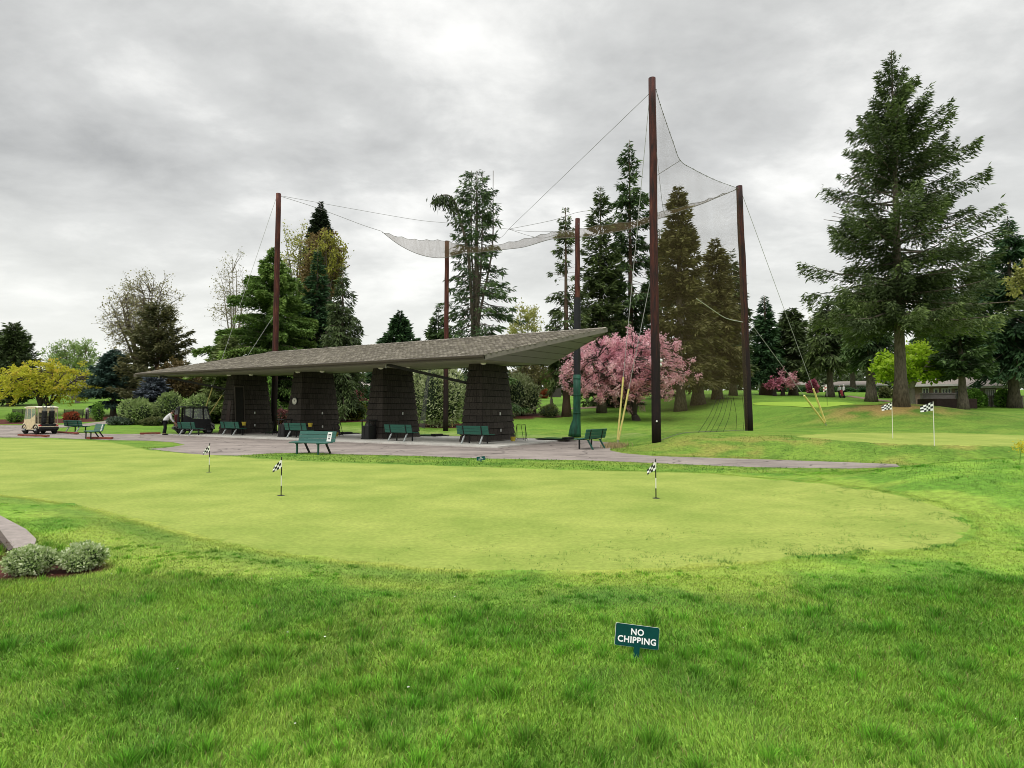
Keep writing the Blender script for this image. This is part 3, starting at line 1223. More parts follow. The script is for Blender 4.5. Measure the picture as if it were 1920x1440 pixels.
# ------------------------------------------------------------------ benches
M_bgreen = mat('bench_green', (0.020, 0.115, 0.082), 0.45, 0.12, 4.0, stretch=(1, 8, 8), spec=0.4)
M_bgrey = mat('bench_green_faded', (0.045, 0.135, 0.115), 0.5, 0.10, 4.0, stretch=(1, 8, 8))
M_black = mat('black_iron', (0.012, 0.012, 0.013), 0.45, 0.1)
M_steel = mat('galvanised_leg', (0.42, 0.45, 0.45), 0.45, 0.1, 20)
M_gleg = mat('green_iron', (0.018, 0.085, 0.06), 0.5, 0.1)
M_paper = mat('white_paper', (0.74, 0.74, 0.72), 0.7, 0.02)
M_ink = mat('black_ink', (0.03, 0.03, 0.035), 0.7, 0.05)


def make_bench(label, loc, rz, group, leg='steel', notice=None, faded=False, Ln=1.8, group_on=True):
    """local: seat front towards -y, backrest towards +y"""
    b = empty('park_bench', loc, rz, label, 'bench', group)
    wood = M_bgrey if faded else M_bgreen
    m = MB()
    for i in range(3):
        m.cham((0, -.26 + i * .145, .44 + .008 * i), (Ln, .135, .04), .008)
    m.build('seat', wood, b)
    m = MB()
    tilt = R(14)
    rot = Matrix.Rotation(-tilt, 3, 'X')
    for i in range(3):
        z = .10 + i * .142
        c = Vector((0, .19, .42)) + rot @ Vector((0, 0, z))
        m.cham(c, (Ln, .038, .132), .008, rot)
    back = m.build('backrest', wood, b)
    for x in (-Ln * .29, Ln * .29):
        m = MB()
        c = Vector((x, .19, .42)) + rot @ Vector((0, .028, .20))
        m.box(c, (.05, .02, .50), rot)
        m.build('back_strap', M_black, back)
        m = MB()
        m.box((x, -.10, .405), (.05, .52, .035))
        m.build('seat_bearer', M_black if leg != 'green' else M_gleg, b)
    for x in (-Ln * .29, Ln * .29):
        m = MB()
        m.bar((x + .001, .15, .40), (x + .001, .40, 0.0), .055, .06)
        m.build('leg', M_steel if leg == 'steel' else (M_gleg if leg == 'green2' else M_black), b)
        m = MB()
        m.bar((x - .001, -.27, .40), (x - .001, -.27, 0.0), .055, .055)
        m.build('leg', M_black if leg != 'green' else M_gleg, b)
    if notice is not None:
        p = MB()
        c = Vector((notice, .19, .42)) + rot @ Vector((0, -.027, .235))
        p.box(c, (.21, .006, .36), rot)
        po = p.build('notice', M_paper, b)
        for i, (wd, hh, zz_) in enumerate(((.12, .034, .33), (.14, .018, .28), (.10, .014, .25), (.07, .06, .17))):
            t = MB()
            c = Vector((notice, .19, .42)) + rot @ Vector((0, -.0325, zz_))
            t.box(c, (wd, .003, hh), rot)
            t.build('print', M_ink if i in (0, 3) else mat('grey_ink', (.35, .35, .36), .7, .05), po)
    return b


GB = 'green slatted benches around the shelter and green'
A_range = math.atan2(DVEC.y, DVEC.x) + PI    # seat front faces PVEC (the range): -y -> PVEC


def bench_at(px, py, rz, label, z=None, **kw):
    p = gnd(px, py)
    if z is not None:
        p.z = z
    return make_bench(label, p, rz, GB, **kw)


# -y should face PVEC=(.5,.866): rotate (0,-1) by a -> (sin a, -cos a) = (.5,.866) -> a = 150 deg
AR = R(150)
bench_at(586, 851, R(-24), 'faded green bench with a white notice standing at the edge of the putting green', leg='green', notice=.62, faded=True)
bench_at(891, 834.5, AR, 'green bench seen from behind in front of the nearest pillar', z=SLABZ)
bench_at(752, 829.5, AR, 'green bench seen from behind right of a black litter bin', z=SLABZ)
bench_at(560, 823, AR, 'green bench seen from behind beside the pillar with the clock', z=SLABZ)
bench_at(437, 817, AR, 'green bench seen from behind at the farthest pillar', z=SLABZ)
bench_at(356, 816.5, AR, 'green bench seen from behind in front of the black golf cart')
bench_at(1108, 841.5, R(233), 'green bench turned sideways beside the green padded net pole', leg='green2', z=0.006)
bench_at(143, 811.5, R(160), 'dark green bench facing away on the lawn behind the beige cart')
bench_at(176, 823, R(-42), 'green bench with a white notice beside a red wheel stop', leg='black', notice=.62)

# two black garden benches farther off
for px, py, rz, lab in ((142, 786, R(176), 'black metal garden bench beside a red leaved bush'), (46, 785.5, R(176), 'black metal garden bench partly behind the beige cart')):
    p = gnd(px, py)
    b = empty('garden_bench', p, rz, lab, 'bench', 'black garden benches on the mulch bed')
    m = MB()
    for i in range(5):
        m.box((0, -.24 + i * .1, .44), (1.9, .08, .03))
    m.build('seat', M_black, b)
    m = MB()
    for i in range(9):
        m.box((0, .24 + .008 * i, .50 + i * .048), (1.9, .02, .036))
    for x in (-.94, 0, .94):
        m.box((x, .27, .68), (.04, .05, .50))
    m.build('backrest', M_black, b)
    for x in (-.85, .85):
        for y in (-.24, .24):
            m = MB()
            m.bar((x, y, .43), (x, y * 1.15, 0), .05, .05)
            m.build('leg', M_black, b)
        m = MB()
        m.bar((x, -.26, .66), (x, .26, .68), .05, .03)
        m.bar((x, -.25, .44), (x, -.25, .66), .04, .04)
        m.build('armrest', M_black, b)

# ------------------------------------------------------------------ litter bins


def make_bin(loc, rz, label):
    b = empty('litter_bin', loc, rz, label, 'bin', 'black litter bins at the pillars')
    M_bin = mat('bin_black', (0.013, 0.013, 0.014), 0.4, 0.1)
    m = MB()
    m.cham((0, 0, .40), (.56, .56, .70), .03)
    for k in range(4):
        r_ = Matrix.Rotation(k * PI / 2, 3, 'Z')
        for q in (-.14, .14):
            m.box(r_ @ Vector((q, -.285, .40)), (.20, .012, .52) if k % 2 == 0 else (.012, .20, .52))
    m.build('body', M_bin, b)
    m = MB()
    m.cham((0, 0, .03), (.60, .60, .06), .01)
    m.build('base', M_bin, b)
    for x in (-.25, .25):
        for y in (-.25, .25):
            m = MB()
            m.box((x, y, .88), (.05, .05, .28))
            m.build('post', M_bin, b)
    m = MB()
    m.cham((0, 0, 1.045), (.66, .66, .07), .02)
    m.build('lid', M_bin, b)
    m = MB()
    m.tube([(0, 0, .72), (0, 0, .86)], [.20, .12], 14)
    m.build('ash_tray', mat('bin_inner', (.10, .10, .10), .4, .1), b)
    return b


p = gnd(691, 825.5)
p.z = SLABZ
make_bin(p, AR, 'black litter bin with an open hood beside the second pillar from the right')
p = gnd(534, 820.5)
p.z = SLABZ
make_bin(p, AR, 'black litter bin in front of the pillar with the clock')

# ------------------------------------------------------------------ range fittings on the slab
M_mat = mat('tee_mat_green', (0.045, 0.12, 0.03), 0.95, 0.2, 20)
M_rub = mat('tee_mat_rubber', (0.012, 0.013, 0.013), 0.8, 0.1)
LAB = ['hitting mat beyond the right hand end of the slab', 'hitting mat behind the bench at the nearest pillar', 'hitting mat behind the bench beside the litter bin',
       'hitting mat seen past the near bench with a notice', 'hitting mat at the far end of the slab']
for i, (px, py) in enumerate(((1045, 826.5), (806, 818.5), (738, 812.5), (640, 813.5), (515, 810.5))):
    p = gnd(px, py)
    p.z = 0.075 if i else 0.09
    t = empty('hitting_mat', p, R(150), 'black edged green ' + LAB[i], 'mat', 'hitting mats on the shelter slab')
    m = MB()
    m.cham((0, 0, .025), (1.9, 1.5, .05), .01)
    m.build('rubber_base', M_rub, t)
    m = MB()
    m.cham((.05, 0, .055), (1.6, 1.3, .02), .005)
    m.build('turf', M_mat, t)
    m = MB()
    m.cham((-.78, .3, .10), (.34, .8, .09), .02)
    m.build('ball_tray', M_rub, t)


def bag_stand(p, rz, label, h=.86):
    t = empty('bag_stand', p, rz, label, 'bag stand', 'metal bag stands on the slab')
    m = MB()
    r = .016
    m.tube([(-.28, .22, .02), (-.22, 0, h), (.22, 0, h), (.28, .22, .02)], r, 6)
    m.tube([(-.28, -.22, .02), (-.22, 0, h - .03), (.22, 0, h - .03), (.28, -.22, .02)], r, 6)
    m.tube([(0, 0, h - .02), (-.08, -.2, .05)], r * .8, 6)
    m.build('frame', M_black, t)
    m = MB()
    m.tube([(-.27, -.2, .10), (.27, -.2, .10)], r, 6)
    m.tube([(-.27, .2, .10), (.27, .2, .10)], r, 6)
    m.build('cross_bar', M_black, t)
    return t


for px, py, lab in ((977, 829, 'black metal bag stand right of the nearest pillar'), (632, 820, 'black metal bag stand left of a litter bin'), (508, 816, 'black metal bag stand beside the reddish net pole')):
    p = gnd(px, py)
    p.z = SLABZ
    bag_stand(p, R(165), lab)
M_yel = mat('yellow_plastic', (0.62, 0.48, 0.06), 0.5, 0.08)
for px, py, h, lab in ((457, 817, .62, 'yellow ball bucket on a post at the farthest pillar'), (581.5, 822, .62, 'yellow ball bucket on a post right of a green bench'),
                       (962, 829.5, .0, 'small yellow ball bucket on the slab by the bag stand'), (630.5, 819.5, .0, 'small yellow ball bucket on the slab left of a litter bin')):
    p = gnd(px, py)
    p.z = SLABZ
    t = empty('ball_bucket', p, 0, lab, 'bucket')
    m = MB()
    m.tube([(0, 0, h + .0), (0, 0, h + .22)], [.10, .135], 16)
    m.build('bucket', M_yel, t)
    m = MB()
    m.tube([(0, 0, h + .20), (0, 0, h + .225)], [.14, .14], 16)
    m.build('rim', M_yel, t)
    if h:
        m = MB()
        m.tube([(0, 0, 0), (0, 0, h)], .025, 8)
        m.tube([(0, 0, 0), (0, 0, .03)], .12, 12)
        m.build('post', M_black, t)

# ------------------------------------------------------------------ wheel stops
M_red = mat('red_timber', (0.25, 0.058, 0.038), 0.7, 0.2, 5, bump=.2, bscale=30, stretch=(1, 6, 6))
for (xa, ya), (xb, yb), lab in (((35, 817.5), (91, 820), 'red timber wheel stop in front of the beige golf cart'), ((163, 823.5), (211, 824), 'red timber wheel stop under the green bench with a notice'),
                                ((109, 811.5), (146, 815), 'red timber wheel stop along the lawn behind a dark bench'), ((262, 815), (301, 814), 'red timber wheel stop left of the bending person')):
    a, b = gnd(xa, ya), gnd(xb, yb)
    c = (a + b) / 2
    c.z = tz(c.x, c.y) + .006
    m = MB()
    ln = (b - a).length
    m.cham((0, 0, .075), (ln, .14, .10), .015)
    for q in (-.38, .38):
        m.cham((ln * q, 0, .02), (.2, .16, .05), .008)
    o = m.build('wheel_stop', M_red)
    o.location = c
    o.rotation_euler = (0, 0, math.atan2(b.y - a.y, b.x - a.x))
    tag(o, lab, 'wheel stop', 'red timber wheel stops')

# ------------------------------------------------------------------ golf carts


def golf_bag(loc, rz, label, col, tilt=12):
    g = empty('golf_bag', loc, rz, label, 'golf bag')
    g.rotation_euler = (0, R(tilt), rz)
    mb_ = mat('bag_' + label.split()[0], col, .6, .15)
    m = MB()
    m.tube([(0, 0, 0), (0, 0, .05), (0, 0, .45), (0, 0, .80), (0, 0, .86)], [.12, .14, .135, .15, .155], 14)
    m.build('bag_body', mb_, g, smooth=True)
    m = MB()
    m.cham((-.14, 0, .25), (.10, .2, .30), .03)
    m.cham((-.13, .0, .58), (.08, .16, .22), .03)
    m.build('pocket', mb_, g)
    m = MB()
    rr = random.Random(int(abs(loc[0]) * 100))
    hd = MB()
    for k in range(9):
        t = k * 2 * PI / 9
        x, y = .10 * math.cos(t), .10 * math.sin(t)
        h = rr.uniform(1.0, 1.22)
        m.tube([(x * .6, y * .6, .7), (x, y, h)], .008, 5)
        hd.ball((x + .03, y, h + .02), .042, 1, (1.3, .8, .8))
    m.build('club_shafts', M_steel, g)
    hd.build('club_heads', mat('club_head', (.10, .10, .11), .3, .3), g)
    return g


def golf_cart(loc, rz, label, body_col, roof_col, curtain, trim):
    """local: forward +x"""
    c = empty('golf_cart', loc, rz, label, 'golf cart')
    MBd = mat('cart_paint_' + label.split()[0], body_col, .35, .06, 2.0, spec=.5)
    MRf = mat('cart_roof_' + label.split()[0], roof_col, .45, .05, 2.0)
    MTr = mat('cart_black_trim', (.016, .016, .017), .5, .1)
    m = MB()
    for y0, y1 in ((-.57, .57),):
        m.ext([(1.18, .34), (1.24, .55), (1.12, .72), (.86, .80), (.80, .78), (.70, .40), (.10, .34), (.06, .62), (-.10, .66), (-.30, .64), (-.36, .70),
               (-.80, .70), (-1.05, .66), (-1.12, .50), (-1.08, .36), (-.55, .30), (.70, .27)], 1, y0, y1)
    m.build('body', MBd, c)
    m = MB()
    m.cham((0.05, 0, .27), (2.2, .98, .12), .02)
    m.cham((-1.14, 0, .40), (.16, 1.12, .18), .04)
    m.cham((1.2, 0, .36), (.12, 1.0, .14), .04)
    for x in (-.72, .88):
        for s in (-1, 1):
            pts = [(x + .33 * math.cos(t), s * .575, .30 + .33 * math.sin(t)) for t in np.linspace(.15, PI - .15, 9)]
            m.tube(pts, .045, 6, sx=.7)
    m.build('bumper_trim', MTr, c)
    # seat
    m = MB()
    m.cham((-.18, 0, .74), (.50, 1.02, .14), .04)
    m.cham((-.46, 0, 1.0), (.12, 1.02, .44), .04, Matrix.Rotation(R(-10), 3, 'Y'))
    m.build('seat', mat('cart_seat', (.30, .27, .21) if roof_col[0] > .3 else (.03, .03, .03), .6, .1), c)
    # roof
    m = MB()
    n = 7
    rp = []
    for i in range(n):
        t = i / (n - 1)
        x = -.98 + 1.9 * t
        rp.append((x, 1.80 + (.055 if trim != 'black' else .10) * math.sin(PI * t) ** .6))
    poly = rp + [(x, z - .05) for x, z in reversed(rp)]
    m.ext(poly, 1, -.60, .60)
    m.build('roof', MRf, c)
    # posts
    for s in (-1, 1):
        for (x0, z0, x1, z1) in ((.98, .78, .72, 1.79), (-.62, .68, -.60, 1.79), (-1.0, .66, -.92, 1.77)):
            q = MB()
            q.bar((x0, s * .55, z0), (x1, s * .55, z1), .04 if trim != 'black' else .07, .04 if trim != 'black' else .10)
            q.build('roof_post', MTr if trim == 'black' else mat('post_beige', (.42, .36, .25), .5, .05), c)
    # windscreen
    q = MB()
    q.add([(.965, -.53, .80), (.965, .53, .80), (.73, .53, 1.76), (.73, -.53, 1.76)], [(0, 1, 2, 3)])
    wm, wt, wp = MATS.get('cart_vinyl', (None, None, None)) if isinstance(MATS.get('cart_vinyl'), tuple) else (None, None, None)
    if wm is None:
        wm, wt, wp = newmat('cart_vinyl')
        wp.inputs['Base Color'].default_value = (.42, .45, .45, 1)
        wp.inputs['Roughness'].default_value = .15
        wp.inputs['Alpha'].default_value = .36
        MATS['cart_vinyl'] = (wm, wt, wp)
    q.build('windscreen', wm, c)
    # weather enclosure: fabric lower panels and vinyl windows on both sides
    MC = mat('curtain_' + label.split()[0], curtain, .8, .12, 5)
    for s in (-1, 1):
        y = s * .585
        q = MB()
        q.add([(1.0, y, .40), (.45, y * 1.02, .32), (-.10, y * 1.02, .34), (-.62, y, .70), (-.60, y, 1.28), (-.10, y * 1.01, 1.04), (.55, y * 1.02, .98), (.93, y, .98)],
              [(0, 1, 6, 7), (1, 2, 5, 6), (2, 3, 4, 5)])
        q.build('side_curtain', MC, c)
        q = MB()
        q.add([(.92, y, .985), (.56, y * 1.01, .985), (.50, y, 1.76), (.72, y, 1.76)], [(0, 1, 2, 3)])
        q.add([(.50, y, .99), (-.08, y, 1.05), (-.06, y, 1.76), (.46, y, 1.76)], [(0, 1, 2, 3)])
        q.add([(-.14, y, 1.07), (-.58, y, 1.28), (-.58, y, 1.76), (-.12, y, 1.76)], [(0, 1, 2, 3)])
        q.build('side_window', wm, c)
        q = MB()
        for x0, z0, x1, z1 in ((.53, .985, .48, 1.77), (-.11, 1.06, -.09, 1.77)):
            q.bar((x0, y, z0), (x1, y, z1), .012, .05 if trim != 'black' else .11)
        q.bar((.74, y, 1.745), (-.60, y, 1.745), .012, .09)
        q.build('curtain_seam', MC, c)
    q = MB()
    q.add([(-.93, -.56, 1.77), (-.93, .56, 1.77), (-.955, .55, 1.46), (-.955, .2, 1.40), (-.955, -.2, 1.40), (-.955, -.55, 1.46)], [(0, 1, 2, 3, 4, 5)])
    q.build('rear_curtain', MC, c)
    # bag well frame
    q = MB()
    q.tube([(-.72, -.45, .70), (-.74, -.45, 1.12), (-.74, .45, 1.12), (-.72, .45, .70)], .02, 6)
    q.build('bag_rack', MTr, c)
    q = MB()
    q.cham((-.86, 0, .52), (.50, .92, .34), .03)
    q.build('bag_well', MTr, c)
    for s in (-1, 1):
        q = MB()
        q.cham((-1.085, s * .47, .585), (.05, .2, .10), .02)
        q.build('tail_light', mat('tail_red', (.50, .03, .04), .3, .05), c)
        q = MB()
        q.cham((1.20, s * .40, .60), (.05, .16, .09), .02)
        q.build('headlight', mat('lamp_clear', (.7, .7, .68), .2, .03), c)
    for x in (-.72, .88):
        for s in (-1, 1):
            wy = s * .50
            wv_ = empty('wheel', (x, wy, .235), 0)
            wv_.parent = c
            q = MB()
            q.tube([(0, -.10, 0), (0, -.10, 0), (0, -.07, 0), (0, .07, 0), (0, .10, 0), (0, .10, 0)], [.14, .19, .235, .235, .19, .14], 22)
            q.build('tyre', mat('rubber', (.014, .014, .014), .8, .1), wv_)
            q = MB()
            q.tube([(0, -.102, 0), (0, .102, 0)], [.135, .135], 18)
            for k in range(5):
                t = k * 2 * PI / 5
                q.bar((0, s * .108, 0), (.12 * math.cos(t), s * .108, .12 * math.sin(t)), .035, .012)
            q.build('rim', mat('rim_silver', (.55, .55, .55), .35, .1, metal=.4) if roof_col[0] > .3 else mat('rim_dark', (.16, .16, .17), .35, .2, metal=.5), wv_)
    return c


p = gnd(76, 813.5)
cart1 = golf_cart(p, R(150), 'beige golf cart with a fabric enclosure and golf bags at the back', (.72, .62, .42), (.86, .80, .64), (.70, .58, .36), 'beige')
cm_ = Matrix.Translation(p) @ Matrix.Rotation(R(150), 4, 'Z')
golf_bag(cm_ @ Vector((-.90, .22, .70)), R(150), 'charcoal golf bag at the left in the back of the beige cart', (.018, .018, .02), -8)
golf_bag(cm_ @ Vector((-.90, -.20, .70)), R(150), 'black golf bag at the right in the back of the beige cart', (.012, .012, .014), -8)
p = gnd(362, 813.5)
cart2 = golf_cart(p, R(36), 'dark golf cart with a black enclosure behind a green bench', (.16, .155, .15), (.05, .052, .055), (.018, .018, .02), 'black')
cm_ = Matrix.Translation(p) @ Matrix.Rotation(R(36), 4, 'Z')
golf_bag(cm_ @ Vector((-.90, -.16, .46)), R(36), 'red and black golf bag in the back of the dark golf cart', (.09, .014, .018), -8)

# ------------------------------------------------------------------ people


def skin_mesh(name, pts, edges, rads, material, parent, sub=2, root=0):
    me = bpy.data.meshes.new(name)
    me.from_pydata([tuple(p) for p in pts], edges, [])
    o = bpy.data.objects.new(name, me)
    COL.objects.link(o)
    md = o.modifiers.new('skin', 'SKIN')
    for i, sv in enumerate(me.skin_vertices[0].data):
        r = rads[i]
        sv.radius = (r, r) if isinstance(r, (int, float)) else r
        sv.use_root = (i == root)
    ms = o.modifiers.new('sub', 'SUBSURF')
    ms.levels = ms.render_levels = sub
    dg = bpy.context.evaluated_depsgraph_get()
    ev = o.evaluated_get(dg)
    nm = bpy.data.meshes.new_from_object(ev)
    bpy.data.objects.remove(o)
    nm.name = name
    nm.materials.clear()
    nm.materials.append(material)
    nm.polygons.foreach_set('use_smooth', np.ones(len(nm.polygons), bool))
    o2 = bpy.data.objects.new(name, nm)
    COL.objects.link(o2)
    o2.parent = parent
    return o2


M_skin = mat('skin', (.46, .27, .19), .6, .06)


def person(loc, rz, label, pose, jacket, trousers, shoes, hair=(.05, .035, .025), s=1.0, cap=None):
    """pose: 'bend' or 'stand' or 'sit'; faces +x"""
    pr = empty('person', loc, rz, label, 'person')
    pr.scale = (s, s, s)
    if pose == 'bend':
        hip = Vector((0, 0, .88))
        chest = Vector((.24, 0, 1.22))
        neck = Vector((.36, 0, 1.37))
        head = Vector((.46, 0, 1.45))
        sh_z = Vector((.31, 0, 1.31))
        arms = [[sh_z + Vector((0, q * .19, -.01)), sh_z + Vector((.06, q * .24, -.28)), sh_z + Vector((.22, q * .20, -.50)), sh_z + Vector((.29, q * .19, -.57))] for q in (-1, 1)]
        legs = [[hip + Vector((0, q * .09, -.04)), Vector((.05 + .02 * q, q * .10, .47)), Vector((-.02 + .05 * q, q * .11, .085)), Vector((.10 + .05 * q, q * .12, .045))] for q in (-1, 1)]
    elif pose == 'sit':
        hip = Vector((0, 0, .50))
        chest = Vector((-.02, 0, .84))
        neck = Vector((.0, 0, 1.03))
        head = Vector((.03, 0, 1.15))
        sh_z = Vector((-.01, 0, .96))
        arms = [[sh_z + Vector((0, q * .19, 0)), sh_z + Vector((.08, q * .24, -.26)), sh_z + Vector((.32, q * .16, -.30)), sh_z + Vector((.40, q * .14, -.29))] for q in (-1, 1)]
        legs = [[hip + Vector((0.02, q * .09, 0)), Vector((.42, q * .10, .50)), Vector((.44, q * .10, .085)), Vector((.56, q * .11, .045))] for q in (-1, 1)]
    else:
        hip = Vector((0, 0, .92))
        chest = Vector((.0, 0, 1.26))
        neck = Vector((.0, 0, 1.46))
        head = Vector((.02, 0, 1.58))
        sh_z = Vector((-.01, 0, 1.39))
        arms = [[sh_z + Vector((0, q * .19, 0)), sh_z + Vector((.02, q * .25, -.28)), sh_z + Vector((.12, q * .24, -.52)), sh_z + Vector((.16, q * .23, -.60))] for q in (-1, 1)]
        legs = [[hip + Vector((0, q * .09, -.04)), Vector((.04 * q, q * .10, .49)), Vector((.08 * q, q * .11, .085)), Vector((.08 * q + .12, q * .12, .045))] for q in (-1, 1)]
    # one continuous body
    P, E, Rd = [hip, hip.lerp(chest, .5), chest, neck, head, head + (head - neck).normalized() * .10], [(0, 1), (1, 2), (2, 3), (3, 4), (4, 5)], [(.15, .12), (.14, .11), (.16, .12), .055, .085, .07]
    for a in arms:
        b = len(P)
        P += a
        Rd += [.062, .048, .036, .03]
        E += [(2, b), (b, b + 1), (b + 1, b + 2), (b + 2, b + 3)]
        hd_ = (a[3] - a[2]).normalized()
        sd_ = hd_.orthogonal().normalized()
        for k in range(4):
            b2 = len(P)
            o_ = sd_ * (.024 * (k - 1.5))
            P += [a[3] + o_ + hd_ * .05, a[3] + o_ * 1.1 + hd_ * (.09 + .012 * (k in (1, 2)))]
            Rd += [.010, .008]
            E += [(b + 3, b2), (b2, b2 + 1)]
        b2 = len(P)
        P += [a[3] + sd_ * .045 + hd_ * .02, a[3] + sd_ * .06 + hd_ * .055]
        Rd += [.011, .009]
        E += [(b + 3, b2), (b2, b2 + 1)]
    for l in legs:
        b = len(P)
        P += l
        Rd += [.085, .058, .042, .035]
        E += [(0, b), (b, b + 1), (b + 1, b + 2), (b + 2, b + 3)]
    skin_mesh('body', P, E, Rd, M_skin, pr)
    # clothes follow the same joints, a little larger
    P, E, Rd = [hip + (hip - chest).normalized() * .06, hip.lerp(chest, .5), chest, sh_z.lerp(neck, .55)], [(0, 1), (1, 2), (2, 3)], [(.195, .165), (.20, .165), (.21, .165), .10]
    for a in arms:
        b = len(P)
        P += a[:3]
        Rd += [.080, .064, .050]
        E += [(2, b), (b, b + 1), (b + 1, b + 2)]
    skin_mesh('jacket', P, E, Rd, mat('cloth_' + label.split()[1], jacket, .8, .06, 6), pr)
    P, E, Rd = [hip + Vector((0, 0, .02))], [], [(.165, .135)]
    for l in legs:
        b = len(P)
        P += l[:3]
        Rd += [.105, .076, .062]
        E += [(0, b), (b, b + 1), (b + 1, b + 2)]
    skin_mesh('trousers', P, E, Rd, mat('trousers_' + label.split()[1], trousers, .8, .1, 6), pr)
    for l in legs:
        m = MB()
        m.ball((l[2] + Vector((.07, 0, -.035))), .055, 2, (2.3, .9, .85))
        m.build('shoe', mat('shoe_' + label.split()[1], shoes, .5, .1), pr, smooth=True)
    ax = (head - neck).normalized()
    m = MB()
    hc = head + ax * .035
    m.ball(hc + Vector((-.025, 0, .02)), .105, 3, (1.0, .92, 1.02))
    if cap is None:
        m.build('hair', mat('hair_' + label.split()[1], hair, .6, .15), pr, smooth=True)
    else:
        m.cham(hc + Vector((.11, 0, .02)), (.12, .15, .015), .005)
        m.build('cap', mat('cap_' + label.split()[1], cap, .7, .05), pr, smooth=False)
    f = MB()
    fwd = Vector((ax.z, 0, -ax.x)) if pose == 'bend' else Vector((1, 0, 0))
    f.ball(hc + fwd * .105 - ax * .02, .018, 1)
    for q in (-1, 1):
        f.ball(hc + Vector((0, q * .088, -.01)), .022, 1, (.9, .5, 1.3))
    f.build('face', M_skin, pr)
    return pr


p = gnd(308, 816)
p.z += .006
person(p, R(28), 'person in a white jacket and black trousers bending behind the dark golf cart', 'bend', (.70, .70, .71), (.010, .010, .012), (.012, .012, .012), s=1.02)
p = gnd(1574, 745)
person(p, R(200), 'person in a light blue top beside the far cart track', 'stand', (.35, .55, .62), (.12, .12, .14), (.3, .3, .3), s=.92, cap=(.7, .7, .7))
p = gnd(1582, 746)
person(p, R(160), 'person in a pale top standing at the far cart track', 'stand', (.60, .66, .68), (.10, .10, .12), (.3, .3, .3), s=.98, cap=(.7, .7, .7))


def trolley(p, rz, label, col):
    t = empty('golf_trolley', p, rz, label, 'golf trolley')
    m = MB()
    m.tube([(0, 0, .25), (.16, 0, .75), (.22, 0, 1.0)], [.14, .16, .17], 12)
    m.build('bag', mat('trolley_' + label.split()[0], col, .6, .1), t)
    for q in (-.28, .28):
        m = MB()
        m.tube([(-.02, q - .03, .17), (-.02, q + .03, .17)], [.17, .17], 16)
        m.build('wheel', M_black, t)
    m = MB()
    m.tube([(.05, 0, .1), (-.35, 0, 1.05)], .018, 6)
    m.tube([(0, -.28, .17), (0, .28, .17)], .015, 6)
    m.build('frame', M_black, t)


trolley(gnd(1579.5, 746.3), R(100), 'dark red golf trolley between two far people', (.22, .02, .03))
trolley(gnd(1556.5, 743), R(70), 'pink and black golf trolley under a far tree', (.25, .06, .06))

# ------------------------------------------------------------------ flags


def flag_mat(nx_, ny_, dark=(.012, .012, .015), light=(.80, .80, .80)):
    key = 'checker_%d_%d' % (nx_, ny_)
    if key in MATS:
        return MATS[key]
    m, t, p = newmat(key)
    uv = t.nodes.new('ShaderNodeUVMap')
    ck = t.nodes.new('ShaderNodeTexChecker')
    ck.inputs['Color1'].default_value = (*dark, 1)
    ck.inputs['Color2'].default_value = (*light, 1)
    ck.inputs['Scale'].default_value = 1.0
    t.links.new(uv.outputs[0], ck.inputs['Vector'])
    t.links.new(ck.outputs[0], p.inputs['Base Color'])
    p.inputs['Roughness'].default_value = .7
    MATS[key] = m
    return m


def cloth(name, fn, nu, nv, su, sv, material, parent):
    """cloth sheet from fn(u,v); checker squares come from the UVs"""
    vs, fs, uvs = [], [], []
    for j in range(nv + 1):
        for i in range(nu + 1):
            vs.append(tuple(fn(i / nu, j / nv)))
            uvs.append((i / nu * su + .001, j / nv * sv + .001))
    for j in range(nv):
        for i in range(nu):
            a = j * (nu + 1) + i
            fs.append((a, a + 1, a + nu + 2, a + nu + 1))
    me = bpy.data.meshes.new(name)
    me.from_pydata(vs, [], fs)
    uv = me.uv_layers.new(name='UVMap')
    for l in me.loops:
        uv.data[l.index].uv = uvs[l.vertex_index]
    me.polygons.foreach_set('use_smooth', np.ones(len(me.polygons), bool))
    me.materials.append(material)
    o = bpy.data.objects.new(name, me)
    COL.objects.link(o)
    o.parent = parent
    return o


M_fblack = mat('stick_black', (.012, .012, .012), .4, .05)
M_fwhite = mat('stick_white', (.75, .74, .66), .4, .05)


def green_flag(px, py, top, label):
    p = gnd(px, py)
    Y = p.y
    hgt = (pix(px, top, Y).z - p.z)
    f = empty('practice_flag', p, 0, label, 'flag', 'checkered flags on the putting green')
    k = hgt / .75
    r = .011
    m = MB()
    for a, b in ((.0, .20), (.40, .565)):
        m.tube([(0, 0, a * k), (0, 0, b * k)], r, 8)
    m.tube([(0, 0, .70 * k), (0, 0, .745 * k)], r, 8)
    m.ball((0, 0, .75 * k), .015, 1)
    m.build('stick_dark_bands', M_fblack, f)
    m = MB()
    for a, b in ((.20, .40), (.565, .70)):
        m.tube([(0, 0, a * k), (0, 0, b * k)], r, 8)
    m.build('stick_white_bands', M_fwhite, f)
    m = MB()
    m.tube([(0, 0, .004), (0, 0, .012)], [.075, .07], 16)
    m.build('cup_plate', M_fblack, f)

    def fn(u, v):        # u away from the stick, v up; hangs limply to the left
        x = -u * .155 - .012
        z = (.545 + .165 * v - u * (.085 + .075 * v) + .0) * k
        y = .028 * math.sin(u * 5 + v * 2.0) * u
        return (x, y, z)
    cloth('flag_cloth', fn, 14, 10, 4, 3, flag_mat(4, 3), f)


green_flag(392, 886, 832, 'small checkered flag farthest left on the putting green')
green_flag(527, 930, 858, 'small checkered flag between the far left flag and the middle of the green')
green_flag(1230, 935, 862, 'small checkered flag on the right of the putting green')


